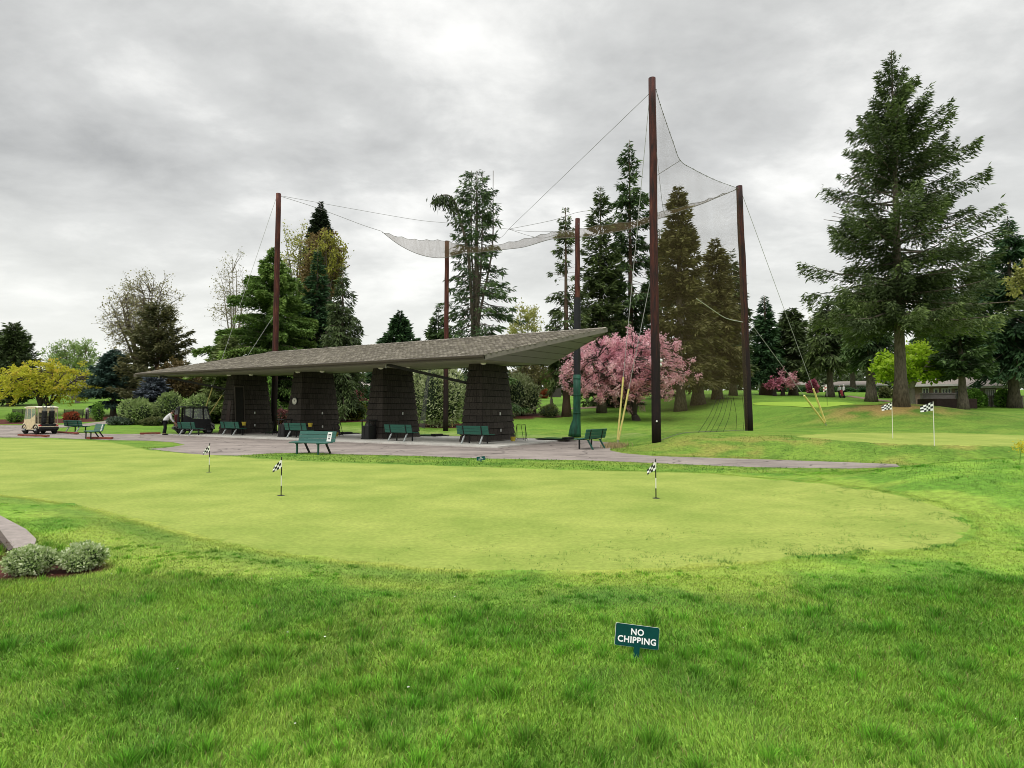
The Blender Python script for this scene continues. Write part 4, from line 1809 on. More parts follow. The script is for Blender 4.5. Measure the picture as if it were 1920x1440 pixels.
def pole_flag(px, py, top, label, fw=.46, fh=.40, dirx=-1):
    p = gnd(px, py)
    hgt = pix(px, top, p.y).z - p.z
    f = empty('golf_flag', p, 0, label, 'flag', 'white sticked flags on the chipping green')
    m = MB()
    m.tube([(0, 0, 0), (0.0, 0, hgt)], [.014, .010], 8)
    m.build('stick', M_fwhite, f)

    def fn(u, v):
        return (dirx * (u * fw + .01), .05 * math.sin(u * 7 + v) * u, hgt - fh + fh * v - u * (.16 - .10 * (1 - v)) - .0)
    cloth('flag_cloth', fn, 16, 8, 5, 4, flag_mat(5, 4), f)


pole_flag(1674, 822.5, 754, 'checkered flag on a white stick left of the other at the chipping green', .40, .30)
pole_flag(1752, 836, 753, 'checkered flag on the taller white stick near the front of the chipping green', .40, .30)
p = gnd(1551, 761)
hgt = pix(1551, 721, p.y).z - p.z
f = empty('golf_flag', p, 0, 'distant pink and white flag on the far green', 'flag')
m = MB()
m.tube([(0, 0, 0), (0, 0, hgt * .45)], .02, 6)
m.build('stick_dark_bands', M_fblack, f)
m = MB()
m.tube([(0, 0, hgt * .45), (0, 0, hgt)], .02, 6)
m.build('stick_white_bands', M_fwhite, f)
cloth('flag_cloth', lambda u, v: (-u * .35 - .02, .05 * math.sin(u * 6), hgt - .5 + .45 * v - .25 * u), 8, 5, 3, 3, flag_mat(3, 3, (.5, .12, .14)), f)

# ------------------------------------------------------------------ small signs
M_sign = mat('sign_green', (0.001, 0.058, 0.050), 0.6, 0.10, 8, spec=.12)
M_letter = mat('sign_white', (0.82, 0.82, 0.82), 0.5, 0.01)


def text_mesh(name, body, size, loc, rot, parent, material, bold=.0):
    cu = bpy.data.curves.new(name, 'FONT')
    cu.body = body
    cu.size = size
    cu.align_x = 'CENTER'
    cu.align_y = 'CENTER'
    cu.extrude = .0008
    cu.offset = bold
    cu.resolution_u = 3
    cu.space_character = 1.08
    t = bpy.data.objects.new(name, cu)
    COL.objects.link(t)
    dg = bpy.context.evaluated_depsgraph_get()
    me = bpy.data.meshes.new_from_object(t.evaluated_get(dg))
    bpy.data.objects.remove(t)
    me.materials.clear()
    me.materials.append(material)
    o = bpy.data.objects.new(name, me)
    COL.objects.link(o)
    o.parent = parent
    o.location = loc
    o.rotation_euler = rot
    return o


def ground_sign(px, base, Y, w_, h_, cx, cy, roll, label, lines, tsize, lean=-18):
    c = pix(cx, cy, Y)
    g = onground(px, Y)
    s = empty('lawn_sign', c, 0, label, 'sign')
    s.rotation_euler = Euler((R(lean), R(roll), 0), 'YXZ')
    s.rotation_euler = (Matrix.Rotation(R(roll), 3, 'Y') @ Matrix.Rotation(R(lean), 3, 'X')).to_euler()
    m = MB()
    # rounded plate: faces -y
    poly = []
    r = .008
    for sx, sz, a0 in ((1, 1, 0), (-1, 1, 90), (-1, -1, 180), (1, -1, 270)):
        for k in range(4):
            a = R(a0 + k * 30)
            poly.append((sx * (w_ / 2 - r) + r * math.cos(a), sz * (h_ / 2 - r) + r * math.sin(a)))
    m.ext(poly, 1, -.001, .006)
    m.build('plate_edge', M_letter, s)
    m = MB()
    m.ext([(x * .992, z * .985) for x, z in poly], 1, -.0022, -.0002)
    m.build('plate', M_sign, s)
    drop = (c.z - g.z)
    m = MB()
    m.ext([(-.020, -h_ / 2 + .03), (.020, -h_ / 2 + .03), (.018, -drop - .05), (0, -drop - .10), (-.018, -drop - .05)], 1, -.012, -.0035)
    m.build('stake', M_sign, s)
    for txt, z, sz in lines:
        text_mesh('lettering', txt, sz, (0, -.0034, z), (PI / 2, 0, 0), s, M_letter, bold=sz * .026)
    return s


ground_sign(1190, 1226, 4.15, .300, .142, 1194.5, 1193, 7.2, 'dark green NO CHIPPING sign on a stake in the rough grass', [('NO', .024, .056), ('CHIPPING', -.028, .056)], .05, lean=-14)
ground_sign(901, 864, 19.6, .28, .13, 901.5, 859.5, -6, 'small dark green sign at the grass edge of the asphalt', [('NO', .022, .032), ('CHIPPING', -.020, .032)], .05, lean=-16)

# stone marker post on the mulch bed
p = gnd(163, 785.5)
t = empty('marker_post', p, 0, 'grey post with a pale cap beside the black garden bench', 'post')
m = MB()
m.tube([(0, 0, -.1), (0, 0, .85)], [.14, .13], 12)
m.build('post', mat('post_stone', (.22, .20, .18), .9, .15), t)
m = MB()
m.tube([(0, 0, .85), (0, 0, .90), (0, 0, 1.0), (0, 0, 1.06)], [.15, .15, .11, .04], 12)
m.build('cap', mat('post_cap', (.40, .38, .35), .8, .1), t)

# ------------------------------------------------------------------ net poles
M_pole = vmat('creosote_pole', [(0.008, 0.004, 0.005), (0.016, 0.007, 0.007), (0.075, 0.018, 0.012), (0.20, 0.085, 0.05)], 0.75, 0.6, 3.2)
MATS['creosote_pole'].node_tree.nodes['Noise Texture'].inputs['Detail'].default_value = 8
MATS['creosote_pole'].node_tree.nodes['Noise Texture'].inputs['Roughness'].default_value = .7
MATS['creosote_pole'].node_tree.nodes['Math'].inputs[1].default_value = 1.5
MATS['creosote_pole'].node_tree.nodes['Math'].inputs[2].default_value = -.75
# long streaks down the timber
_t = MATS['creosote_pole'].node_tree
_mp = _t.nodes.new('ShaderNodeMapping')
_mp.inputs['Scale'].default_value = (3.0, 3.0, 0.35)
_t.links.new(_t.nodes['Texture Coordinate'].outputs['Object'], _mp.inputs[0])
_t.links.new(_mp.outputs[0], _t.nodes['Noise Texture'].inputs['Vector'])
PO = {}


def net_pole(key, base, top, wpx, label, tone=.45, wraps=()):
    """base: ground point; top: (px,py) at the same depth"""
    Y = base.y
    tp = pix(top[0], top[1], Y)
    rb = wpx * Y / F / 2
    p = empty('net_pole', base, 0, label, 'pole', 'tall creosoted poles of the range net')
    ax = tp - base
    m = MB()
    n = 14
    rr = random.Random(int(base.x * 7))
    m.tube([ax * (i / n) + Vector((rr.uniform(-.015, .015), 0, 0)) if 0 < i < n else (ax * (i / n) - (Vector((0, 0, .3)) if i == 0 else Vector())) for i in range(n + 1)],
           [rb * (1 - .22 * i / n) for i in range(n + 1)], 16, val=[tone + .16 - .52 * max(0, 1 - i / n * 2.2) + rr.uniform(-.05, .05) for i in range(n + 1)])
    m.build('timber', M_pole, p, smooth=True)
    PO[key] = (base, tp, rb)
    return p


bA = gnd(513, 808.5)
bB = gnd(835.5, 808)
bC = gnd(1081.5, 820)
bD = gnd(1231, 829.5)
bE = onground(1404, 34.0)
net_pole('A', bA, (522.3, 363), 11.5, 'reddish net pole rising behind the shelter roof at the far left')
net_pole('B', bB, (838, 452), 10, 'slim brown net pole in front of the tall sparse fir')
pC = net_pole('C', bC, (1083, 410), 11.5, 'net pole wrapped in green padding beside a bench')
net_pole('D', bD, (1222.5, 147), 17.5, 'tallest and thickest net pole right of the cherry tree', .36)
net_pole('E', bE, (1386, 349), 14.5, 'dark net pole at the right end of the net', .30)
# padding sleeves on pole C
b, tpt, rb = PO['C']


def alongC(f_):
    return (tpt - b) * f_


def frC(py):
    return (820 - py) / (820 - 410.0)


m = MB()
m.tube([alongC(frC(704)), alongC(frC(560))], rb * 1.12, 14)
for py in (600, 640, 680):
    m.tube([alongC(frC(py)), alongC(frC(py - 2))], rb * 1.18, 14)
m.build('black_sleeve', mat('sleeve_black', (.016, .016, .02), .5, .1), pC)
m = MB()
pts, rd = [], []
for py, k in ((819, 2.1), (812, 2.0), (800, 1.75), (788, 1.3), (776, 1.2), (740, 1.2), (704, 1.22)):
    pts.append(alongC(frC(py)) - Vector((rb * (k - 1.2) * .8, 0, 0)))
    rd.append(rb * k)
m.tube(pts, rd, 14)
for py in (776, 742, 712):
    m.tube([alongC(frC(py)), alongC(frC(py - 1.5))], rb * 1.32, 14)
m.build('green_sleeve', mat('sleeve_green', (.012, .085, .05), .6, .35, 1.5, stretch=(3, 3, .6)), pC, smooth=True)
# white insulators and a knot scar on pole D
b, tpt, rb = PO['D']
for py, off in ((684, .30), (676, .34), (790, .02)):
    m = MB()
    q = pix(1231 + off * 22, py, b.y - rb - .03 if off < .1 else b.y) - b
    m.ball(q, .085 if off > .1 else .04, 2)
    m.build('insulator', M_white, [o for o in COL.objects if o.name.startswith('net_pole') and (Vector(o.location) - b).length < .01][0], smooth=True)

# ------------------------------------------------------------------ nets and ropes
def net_material(name, col, alpha, cell):
    m, t, p = newmat(name)
    uv = t.nodes.new('ShaderNodeUVMap')
    mp = t.nodes.new('ShaderNodeMapping')
    mp.inputs['Rotation'].default_value = (0, 0, R(45))
    mp.inputs['Scale'].default_value = (1 / cell, 1 / cell, 1)
    t.links.new(uv.outputs[0], mp.inputs[0])
    n = t.nodes.new('ShaderNodeTexNoise')
    n.inputs['Scale'].default_value = .5
    n.inputs['Detail'].default_value = 4
    mp2 = t.nodes.new('ShaderNodeMapping')
    mp2.inputs['Scale'].default_value = (1.6, .12, 1)
    t.links.new(uv.outputs[0], mp2.inputs[0])
    t.links.new(mp2.outputs[0], n.inputs['Vector'])
    sp = t.nodes.new('ShaderNodeSeparateXYZ')
    t.links.new(mp.outputs[0], sp.inputs[0])
    ms = []
    for k in (0, 1):
        fr_ = t.nodes.new('ShaderNodeMath')
        fr_.operation = 'FRACT'
        t.links.new(sp.outputs[k], fr_.inputs[0])
        lt = t.nodes.new('ShaderNodeMath')
        lt.operation = 'LESS_THAN'
        t.links.new(fr_.outputs[0], lt.inputs[0])
        mr = t.nodes.new('ShaderNodeMapRange')
        mr.inputs['From Min'].default_value = .3
        mr.inputs['From Max'].default_value = .75
        mr.inputs['To Min'].default_value = alpha * .38
        mr.inputs['To Max'].default_value = alpha * .70
        t.links.new(n.outputs[0], mr.inputs['Value'])
        t.links.new(mr.outputs[0], lt.inputs[1])
        ms.append(lt)
    mx = t.nodes.new('ShaderNodeMath')
    mx.operation = 'MAXIMUM'
    t.links.new(ms[0].outputs[0], mx.inputs[0])
    t.links.new(ms[1].outputs[0], mx.inputs[1])
    p.inputs['Base Color'].default_value = (*col, 1)
    p.inputs['Roughness'].default_value = .9
    p.inputs['Specular IOR Level'].default_value = .1
    t.links.new(mx.outputs[0], p.inputs['Alpha'])
    return m


def net_sheet(name, top, bot, nv, material, parent=None, billow=0.0, seed=0):
    """top, bot: lists of matching 3-D points"""
    n = len(top)
    vs, fs = [], []
    for i in range(n):
        for j in range(nv + 1):
            p = top[i].lerp(bot[i], j / nv)
            if billow:
                p = p + Vector((.3, -1, 0)) * billow * math.sin(PI * j / nv) * math.sin(PI * i / (n - 1))
            vs.append(tuple(p))
    for i in range(n - 1):
        for j in range(nv):
            a = i * (nv + 1) + j
            fs.append((a, a + 1, a + nv + 2, a + nv + 1))
    me = bpy.data.meshes.new(name)
    me.from_pydata(vs, [], fs)
    uv = me.uv_layers.new(name='UVMap')
    us = [0.0]
    for i in range(1, n):
        us.append(us[-1] + (bot[i] - bot[i - 1]).length)
    for l in me.loops:
        i, j = divmod(l.vertex_index, nv + 1)
        uv.data[l.index].uv = (us[i], (top[i] - bot[i]).length * j / nv)
    me.polygons.foreach_set('use_smooth', np.ones(len(me.polygons), bool))
    me.materials.append(material)
    o = bpy.data.objects.new(name, me)
    COL.objects.link(o)
    if parent is not None:
        o.parent = parent
    return o


M_net = net_material('net_brown', (.130, .095, .048), .19, .045)
M_netd = net_material('net_band', (.15, .105, .065), .50, .05)
M_rope = mat('rope_grey', (.20, .19, .185), .8, .1)
M_wire = mat('wire_pale', (.42, .42, .42), .5, .05)


def catmull(pts, k):
    o = []
    n = len(pts)
    for i in range(n - 1):
        p0, p1, p2, p3 = pts[max(i - 1, 0)], pts[i], pts[i + 1], pts[min(i + 2, n - 1)]
        for j in range(k):
            t = j / k
            o.append(0.5 * ((2 * p1) + (p2 - p0) * t + (2 * p0 - 5 * p1 + 4 * p2 - p3) * t * t + (3 * p1 - p0 - 3 * p2 + p3) * t ** 3))
    o.append(pts[-1])
    return o


# tall curtain hung between the two right hand poles
def deplane(px):
    """depth of the plane through poles D and E under a pixel column"""
    a = ray(px, 600)[0]
    x0, y0, x1, y1 = bD.x, bD.y, bE.x, bE.y
    t = (a * y0 - x0) / ((x1 - x0) - a * (y1 - y0))
    return y0 + (y1 - y0) * t


curtain = empty('net_curtain', ((bD + bE) / 2), 0, 'tall brown ball net hanging between the two right hand poles', 'net')
c0 = Vector(curtain.location)
tp_px = [(1230, 168), (1238, 196), (1250, 232), (1262, 266), (1275.5, 301), (1300, 317), (1325, 330), (1350, 341), (1384, 353)]
topc = catmull([pix(x, y, deplane(x)) for x, y in tp_px], 4)
botc = []
for p in topc:
    zt = tz(p.x, p.y)
    botc.append(Vector((p.x, p.y, zt - .02)))
botc = [Vector((bD.x + (bE.x - bD.x) * i / (len(topc) - 1), bD.y + (bE.y - bD.y) * i / (len(topc) - 1), 0)) for i in range(len(topc))]
for p in botc:
    p.z = tz(p.x, p.y) - .02
net_sheet('net_panel', [p - c0 for p in topc], [p - c0 for p in botc], 24, M_net, curtain)
m = MB()
m.tube([p - c0 for p in topc], .013, 6)
for i, p in enumerate(topc[::2]):
    m.ball(p - c0, .035, 1)
m.build('head_rope', M_rope, curtain)
m = MB()
m.tube([p - c0 + Vector((0, 0, .06)) for p in botc], .010, 5)
m.build('foot_rope', M_rope, curtain)
# slack folds gathered near pole E
for k, (xa, ya, xb, yb) in enumerate(((1346, 742, 1303, 820), (1352, 742, 1316, 820), (1359, 742, 1327, 819), (1366, 745, 1338, 819), (1372, 750, 1352, 818), (1374, 742, 1379, 818), (1391, 740, 1392, 818))):
    m = MB()
    A_, B_ = pix(xa, ya, deplane(xa) - .15), pix(xb, yb, deplane(xb) - .1)
    md = A_.lerp(B_, .5) + Vector((.12, 0, .0))
    m.tube([q - c0 for q in catmull([A_, md, B_], 5)], .010, 5)
    m.build('net_fold', mat('net_fold_dark', (.02, .018, .014), .9, .1), curtain)
m = MB()
m.tube([q - c0 for q in catmull([pix(1306, 560, deplane(1306) - .1), pix(1335, 580, deplane(1335) - .1), pix(1362, 597, deplane(1362) - .1), pix(1393, 604, deplane(1393) - .1)], 4)], .02, 5)
m.build('lace_line', mat('lace_white', (.5, .5, .48), .8, .05), curtain)

# gathered net sagging between the poles, right to left
YB = bB.y
band_px = [(1381, 353, 355, bE.y), (1345, 366, 370, bE.y + .3), (1311, 377, 384, bE.y + .8), (1241, 396, 408, bE.y + 1.6), (1189, 412, 427, bC.y), (1131, 420, 439, bC.y), (1082, 428, 445, bC.y), (1044, 432, 447, 38.5), (1023, 437, 451, 39.5),
           (983, 447, 463, 41.5), (944, 455, 468, 43), (900, 462, 473, 44.5), (865, 458, 476, YB - .7), (834, 450, 483, YB - .4), (807, 449, 482, YB - .2), (778, 448, 474, YB), (746, 442, 457.5, YB), (717, 434, 435, YB)]
band_o = empty('net_band', pix(960, 455, 42), 0, 'gathered brown net sagging in a long band between the poles', 'net')
b0_ = Vector(band_o.location)
ta = catmull([pix(x, a, Y) for x, a, b, Y in band_px], 4)
ba = catmull([pix(x, b, Y) for x, a, b, Y in band_px], 4)
sc_ = []
for i, p in enumerate(ta):
    sc_.append(p + Vector((0, 0, -.10 * abs(math.sin(i * PI / 3)))))
net_sheet('net_panel', [p - b0_ for p in sc_], [p - b0_ for p in ba], 4, M_netd, band_o)
m = MB()
m.tube([p - b0_ for p in ba], .022, 5)
m.build('lower_rope', M_rope, band_o)
m = MB()
m.tube([p - b0_ for p in sc_], .014, 5)
m.build('upper_rope', M_rope, band_o)


def rope(pts, r, label, material=None, name='rope', sag=0.0):
    q = [pix(*p) if not isinstance(p, Vector) else p for p in pts]
    if len(q) == 2 and sag:
        q = [q[0].lerp(q[1], t) - Vector((0, 0, sag * 4 * t * (1 - t))) for t in np.linspace(0, 1, 9)]
    elif len(q) > 2:
        q = catmull(q, 4)
    m = MB()
    c = q[0].copy()
    m.tube([p - c for p in q], r * .62, 5)
    o = m.build(name, material or M_rope)
    o.location = c
    tag(o, label, 'rope', 'support ropes of the range net')
    return o


yA, yB_, yC, yD, yE = bA.y, bB.y, bC.y, bD.y, bE.y
NZ = (954, 429.5, 41.0)
rope([(526, 367, yA), (760, 409, (yA + yB_) / 2 + 1), (838, 418, yB_ + 1), NZ], .020, 'upper rope running right from the reddish left pole')
rope([(526, 368, yA), (580, 385, yA), (630, 403, yA), (680, 422, yA), (717, 434, YB)], .024, 'lower knotted rope from the reddish left pole to the tip of the gathered net')
rope([(1217, 176, yD), NZ], .018, 'long straight rope slanting down left from the tallest pole')
rope([NZ, (1036, 413, 38.5), (1094, 396, yC + .3), (1190, 392, yC)], .020, 'upper rope from the rope junction to the padded pole')
rope([NZ, (990, 434, 40), (1046, 434, yC + .5), (1083, 432, yC)], .018, 'middle rope from the rope junction to the padded pole')
rope([NZ, (996, 443, 39.8), (1026, 445, 38.8), (1080, 424, yC), (1083, 416, yC)], .020, 'sagging rope from the rope junction up to the padded pole')
rope([NZ, (935, 448, 42), (900, 455, 44)], .018, 'short rope from the rope junction to the gathered net')
rope([(1275.5, 301, deplane(1275.5)), (1236, 326, 27.5), (1228, 332, yD + .4)], .022, 'short rope from the peak of the tall net back to the tallest pole')
rope([(1228, 255, yD + .2), (1236, 330, 25.8), (1244, 395, 26.4), (1252, 402, 28)], .016, 'thin rope hanging down the tallest pole into the net')
M_guard = mat('guard_yellow', (0.82, 0.70, 0.26), .5, .08, 3)


def guy(base, gtop, ptop, key, label, glen_top, gr=.042):
    """wire from the ground to a point on a pole, with a yellow guard on its lowest part"""
    b = gnd(*base)
    t = pix(*ptop)
    g = empty('guy_wire', b, 0, label, 'guy wire', 'guy wires of the net poles with yellow guards')
    d = t - b
    k = glen_top
    m = MB()
    m.tube([d * 0.0 + Vector((0, 0, .0)), d], .014, 6)
    m.build('wire', M_wire, g)
    m = MB()
    m.tube([d.normalized() * .25, d * k], gr, 8)
    m.build('guard', M_guard, g)
    return g


guy((1157, 834), None, (1217, 190, yD), 'D', 'guy wire with a yellow guard running to the top of the tallest pole', .205)
guy((1158, 834.5), None, (1225, 499, yD), 'D', 'guy wire with a yellow guard running to the middle of the tallest pole', .325)
guy((1550, 798), None, (1390, 360, yE), 'E', 'guy wire with a yellow guard to the top of the right hand pole', .17, .06)
guy((1549, 798), None, (1396, 590, yE), 'E', 'guy wire with a yellow guard to the middle of the right hand pole', .29, .06)
guy((370, 811), None, (519, 368, yA), 'A', 'guy wire with a yellow guard to the top of the reddish left pole', .19)
guy((371, 811), None, (512, 594, yA), 'A', 'guy wire with a yellow guard to the middle of the reddish left pole', .315)
# the second net seen end on beyond the slab, and a stake beside pole B
m = MB()
q = pix(759, 720, bB.y - 1)
b_ = gnd(768, 800)
m.tube([(0, 0, 0), pix(764, 742, b_.y) - b_], .035, 6)
o = m.build('yellow_stake', M_guard)
o.location = b_
o.location = gnd(848, 801)
tag(o, 'thin yellow stake beside the slim brown pole', 'stake')
t_ = catmull([pix(805, 688, 44), pix(799, 715, 44), pix(792, 760, 44), pix(786, 800, 44)], 4)
u_ = catmull([pix(810, 688, 43), pix(805, 715, 43), pix(800, 760, 43), pix(797, 804, 43)], 4)
o = net_sheet('hanging_net', [p - t_[0] for p in t_], [p - t_[0] for p in u_], 3, net_material('net_grey', (.06, .06, .06), .75, .05))
o.location = t_[0]
tag(o, 'narrow dark net hanging edge on in front of the big pale shrub', 'net')
rope([(692, 630, 70), (640, 622, 70), (600, 618, 75)], .02, 'thin cable behind the trees left of the small cone conifer', name='cable')

# ------------------------------------------------------------------ trees
DENS = 1.9


def wood_mat(name, a, b):
    return vmat(name, [a, b], .9, .8, 9.0)


M_bark = wood_mat('bark_grey_brown', (.034, .027, .021), (.20, .165, .130))
for _m in (M_bark,):
    _n = _m.node_tree.nodes
    _n['Math'].inputs[1].default_value = 1.6
    _n['Math'].inputs[2].default_value = -.8
    _p = _n.new('ShaderNodeMapping')
    _p.inputs['Scale'].default_value = (1, 1, .35)
    _m.node_tree.links.new(_n['Texture Coordinate'].outputs['Object'], _p.inputs[0])
    _m.node_tree.links.new(_p.outputs[0], _n['Noise Texture'].inputs['Vector'])
M_barkd = wood_mat('bark_dark', (.020, .016, .013), (.07, .055, .045))
M_barkr = wood_mat('bark_reddish', (.05, .03, .022), (.17, .11, .08))
M_barkp = wood_mat('bark_pale', (.16, .14, .11), (.34, .30, .25))


def norm(a):
    return a / (np.linalg.norm(a, axis=1, keepdims=True) + 1e-9)


def sprays(C, D, ln, wd, rg, flat=None):
    """kite shaped leaf pieces: centre base C, direction D, length, width arrays"""
    n = len(C)
    rv = rg.normal(size=(n, 3))
    if flat is not None:
        rv = rv * (1 - flat) + np.array([0, 0, 1.0]) * flat * 2
    W = norm(np.cross(D, rv))
    ln = ln[:, None]
    wd = wd[:, None]
    V = np.empty((n, 4, 3))
    V[:, 0] = C
    V[:, 1] = C + D * ln * .45 + W * wd * .5
    V[:, 2] = C + D * ln
    V[:, 3] = C + D * ln * .45 - W * wd * .5
    Fq = np.arange(n * 4).reshape(n, 4)
    return V.reshape(-1, 3), Fq


def conifer(name, label, px, Y, top, prof, base_py=None, nb=150, dens=26, el=(-12, 38), droop=.18, curl=.10, fan=.30, hang=.25, leaf=(.42, .10),
            mat_=None, bark=None, tr=.35, t_first=None, seed=1, asym=(1, 1), group=None, z0=None, jag=.30, hangdir=.5, bare=0.0, tops=1, lean=0.0, gapn=.0, cat='tree', flat=.35, thick=.05, wide=1.12):
    rg = np.random.default_rng(seed)
    g = onground(px, Y, 760)
    base = Vector((g.x, g.y, g.z)) if base_py is None else gnd(px, base_py)
    Y = base.y
    zt = pix(px, top, Y).z
    Ht = zt - base.z
    s_ = Y / F
    tt = np.array([p[0] for p in prof])
    rr = np.array([p[1] for p in prof]) * s_
    t0 = prof[0][0] if t_first is None else t_first
    root = empty(name, base, 0, label, cat, group)
    u = np.sort(rg.random(nb))
    t = t0 + (1 - t0) * (1 - (1 - u) ** 1.15)
    t = np.clip(t, t0, .995)
    phi = np.arange(nb) * 2.39996 + rg.normal(0, .35, nb)
    Lb = np.interp(t, tt, rr) * (1 - jag * rg.random(nb) ** 1.3)
    ca = np.cos(phi)
    Lb = Lb * np.where(ca < 0, 1 + (asym[0] - 1) * np.abs(ca), 1 + (asym[1] - 1) * np.abs(ca))
    Lb = np.maximum(Lb, .12) * wide
    k = (t - t0) / (1 - t0)
    elr = np.radians(el[0] + (el[1] - el[0]) * k ** .8 + rg.normal(0, 6, nb))
    dr = droop * (1 - .6 * k)
    dirx = np.stack([np.cos(phi), np.sin(phi), np.zeros(nb)], 1)
    side = np.stack([-np.sin(phi), np.cos(phi), np.zeros(nb)], 1)
    # the crown's own axis may lean
    ax_ = np.stack([lean * Ht * t ** 1.5, np.zeros(nb), t * Ht], 1)

    def at(i, s):
        h = Lb[i] * s * np.cos(elr[i])
        z = Lb[i] * (s * np.sin(elr[i]) - dr[i] * s ** 2 + curl * s ** 3)
        return ax_[i] + dirx[i] * h[:, None] + np.array([0, 0, 1.0]) * z[:, None]
    # leaf pieces
    cnt = np.maximum(6, (DENS * dens * Lb ** 1.25 * (.7 + .6 * rg.random(nb))).astype(int))
    bi = np.repeat(np.arange(nb), cnt)
    n = len(bi)
    s = bare + (1 - bare) * rg.random(n) ** .75
    lat = rg.uniform(-1, 1, n)
    wdt = fan * Lb[bi] * np.sqrt(np.clip(s, 0, 1)) * np.clip(1.06 - s, .03, 1) * 1.5 + .04
    hg = -hang * rg.random(n) ** 2 * np.minimum(1, Lb[bi] / 2)
    C = at(bi, s) + side[bi] * (lat * wdt)[:, None]
    C[:, 2] += hg - .25 * np.abs(lat) * wdt * .6 + rg.normal(0, thick, n) * np.minimum(1, Lb[bi])
    D = dirx[bi] * .75 + side[bi] * (np.sign(lat) * (.25 + .6 * np.abs(lat)))[:, None] + rg.normal(0, .28, (n, 3))
    D[:, 2] += np.sin(elr[bi]) * .5 - hangdir * (.2 + rg.random(n))
    D = norm(D)
    sz = .55 + .8 * rg.random(n)
    tip = np.minimum(1.0, .45 + Lb[bi] * .5)
    if gapn:
        keep = fbm(C[:, 0] * .55 + 7 + seed, C[:, 2] * .55 + C[:, 1] * .3, seed, 2) > gapn
        C, D, sz, tip, bi, s, lat, n = C[keep], D[keep], sz[keep], tip[keep], bi[keep], s[keep], lat[keep], int(keep.sum())
    V, Fq = sprays(C, D, leaf[0] * sz * tip, leaf[1] * sz * tip, rg, flat)
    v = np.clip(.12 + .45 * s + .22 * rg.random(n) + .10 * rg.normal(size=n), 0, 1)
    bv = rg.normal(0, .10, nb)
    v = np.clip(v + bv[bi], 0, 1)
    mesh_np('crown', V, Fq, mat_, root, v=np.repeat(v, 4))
    # trunk and limbs
    m = MB()
    nt_ = 12
    rb = tr
    for tp_ in range(tops):
        off = Vector((0, 0, 0))
        pts, rads = [], []
        for i in range(nt_ + 1):
            q = i / nt_
            fl = 1 + .55 * math.exp(-q * Ht / .9)
            ox = 0
            if tp_:
                ox = (tp_ * 2 - 3) * .022 * Ht * min(1, max(0, (q - .35) * 3)) if q > .35 else 0
            pts.append(Vector((lean * Ht * q ** 1.5 + ox + .02 * rb * math.sin(i * 2.1), .03 * rb * math.cos(i * 1.7), q * Ht - (.25 if i == 0 else 0))))
            rads.append(max(.03, rb * fl * (1 - q) ** .85 * (1 if tp_ == 0 else .40)))
        m.tube(pts, rads, 12)
    m.build('trunk', bark or M_bark, root, smooth=True)
    lm = MB()
    sel = range(nb) if bare else [i for i in range(nb) if Lb[i] > .8]
    for i in sel:
        ss = np.array([0, .3, .6, .9])
        P = at(np.full(4, i), ss)
        r0 = max(.012, .028 * Lb[i] * .55)
        lm.tube([Vector(p) for p in P], [r0, r0 * .8, r0 * .5, r0 * .2], 4, caps=False)
    if lm.v:
        lm.build('limbs', bark or M_bark, root, fixn=False)
    return root


def blob_points(rg, n, R3, shell=.55):
    """points filling an ellipsoid, more of them towards the outside"""
    d = norm(rg.normal(size=(n, 3)))
    r = shell + (1 - shell) * rg.random(n) ** .6
    r = np.where(rg.random(n) < .25, r * rg.random(n) ** .33, r)
    return d * r[:, None] * np.array(R3)[None]


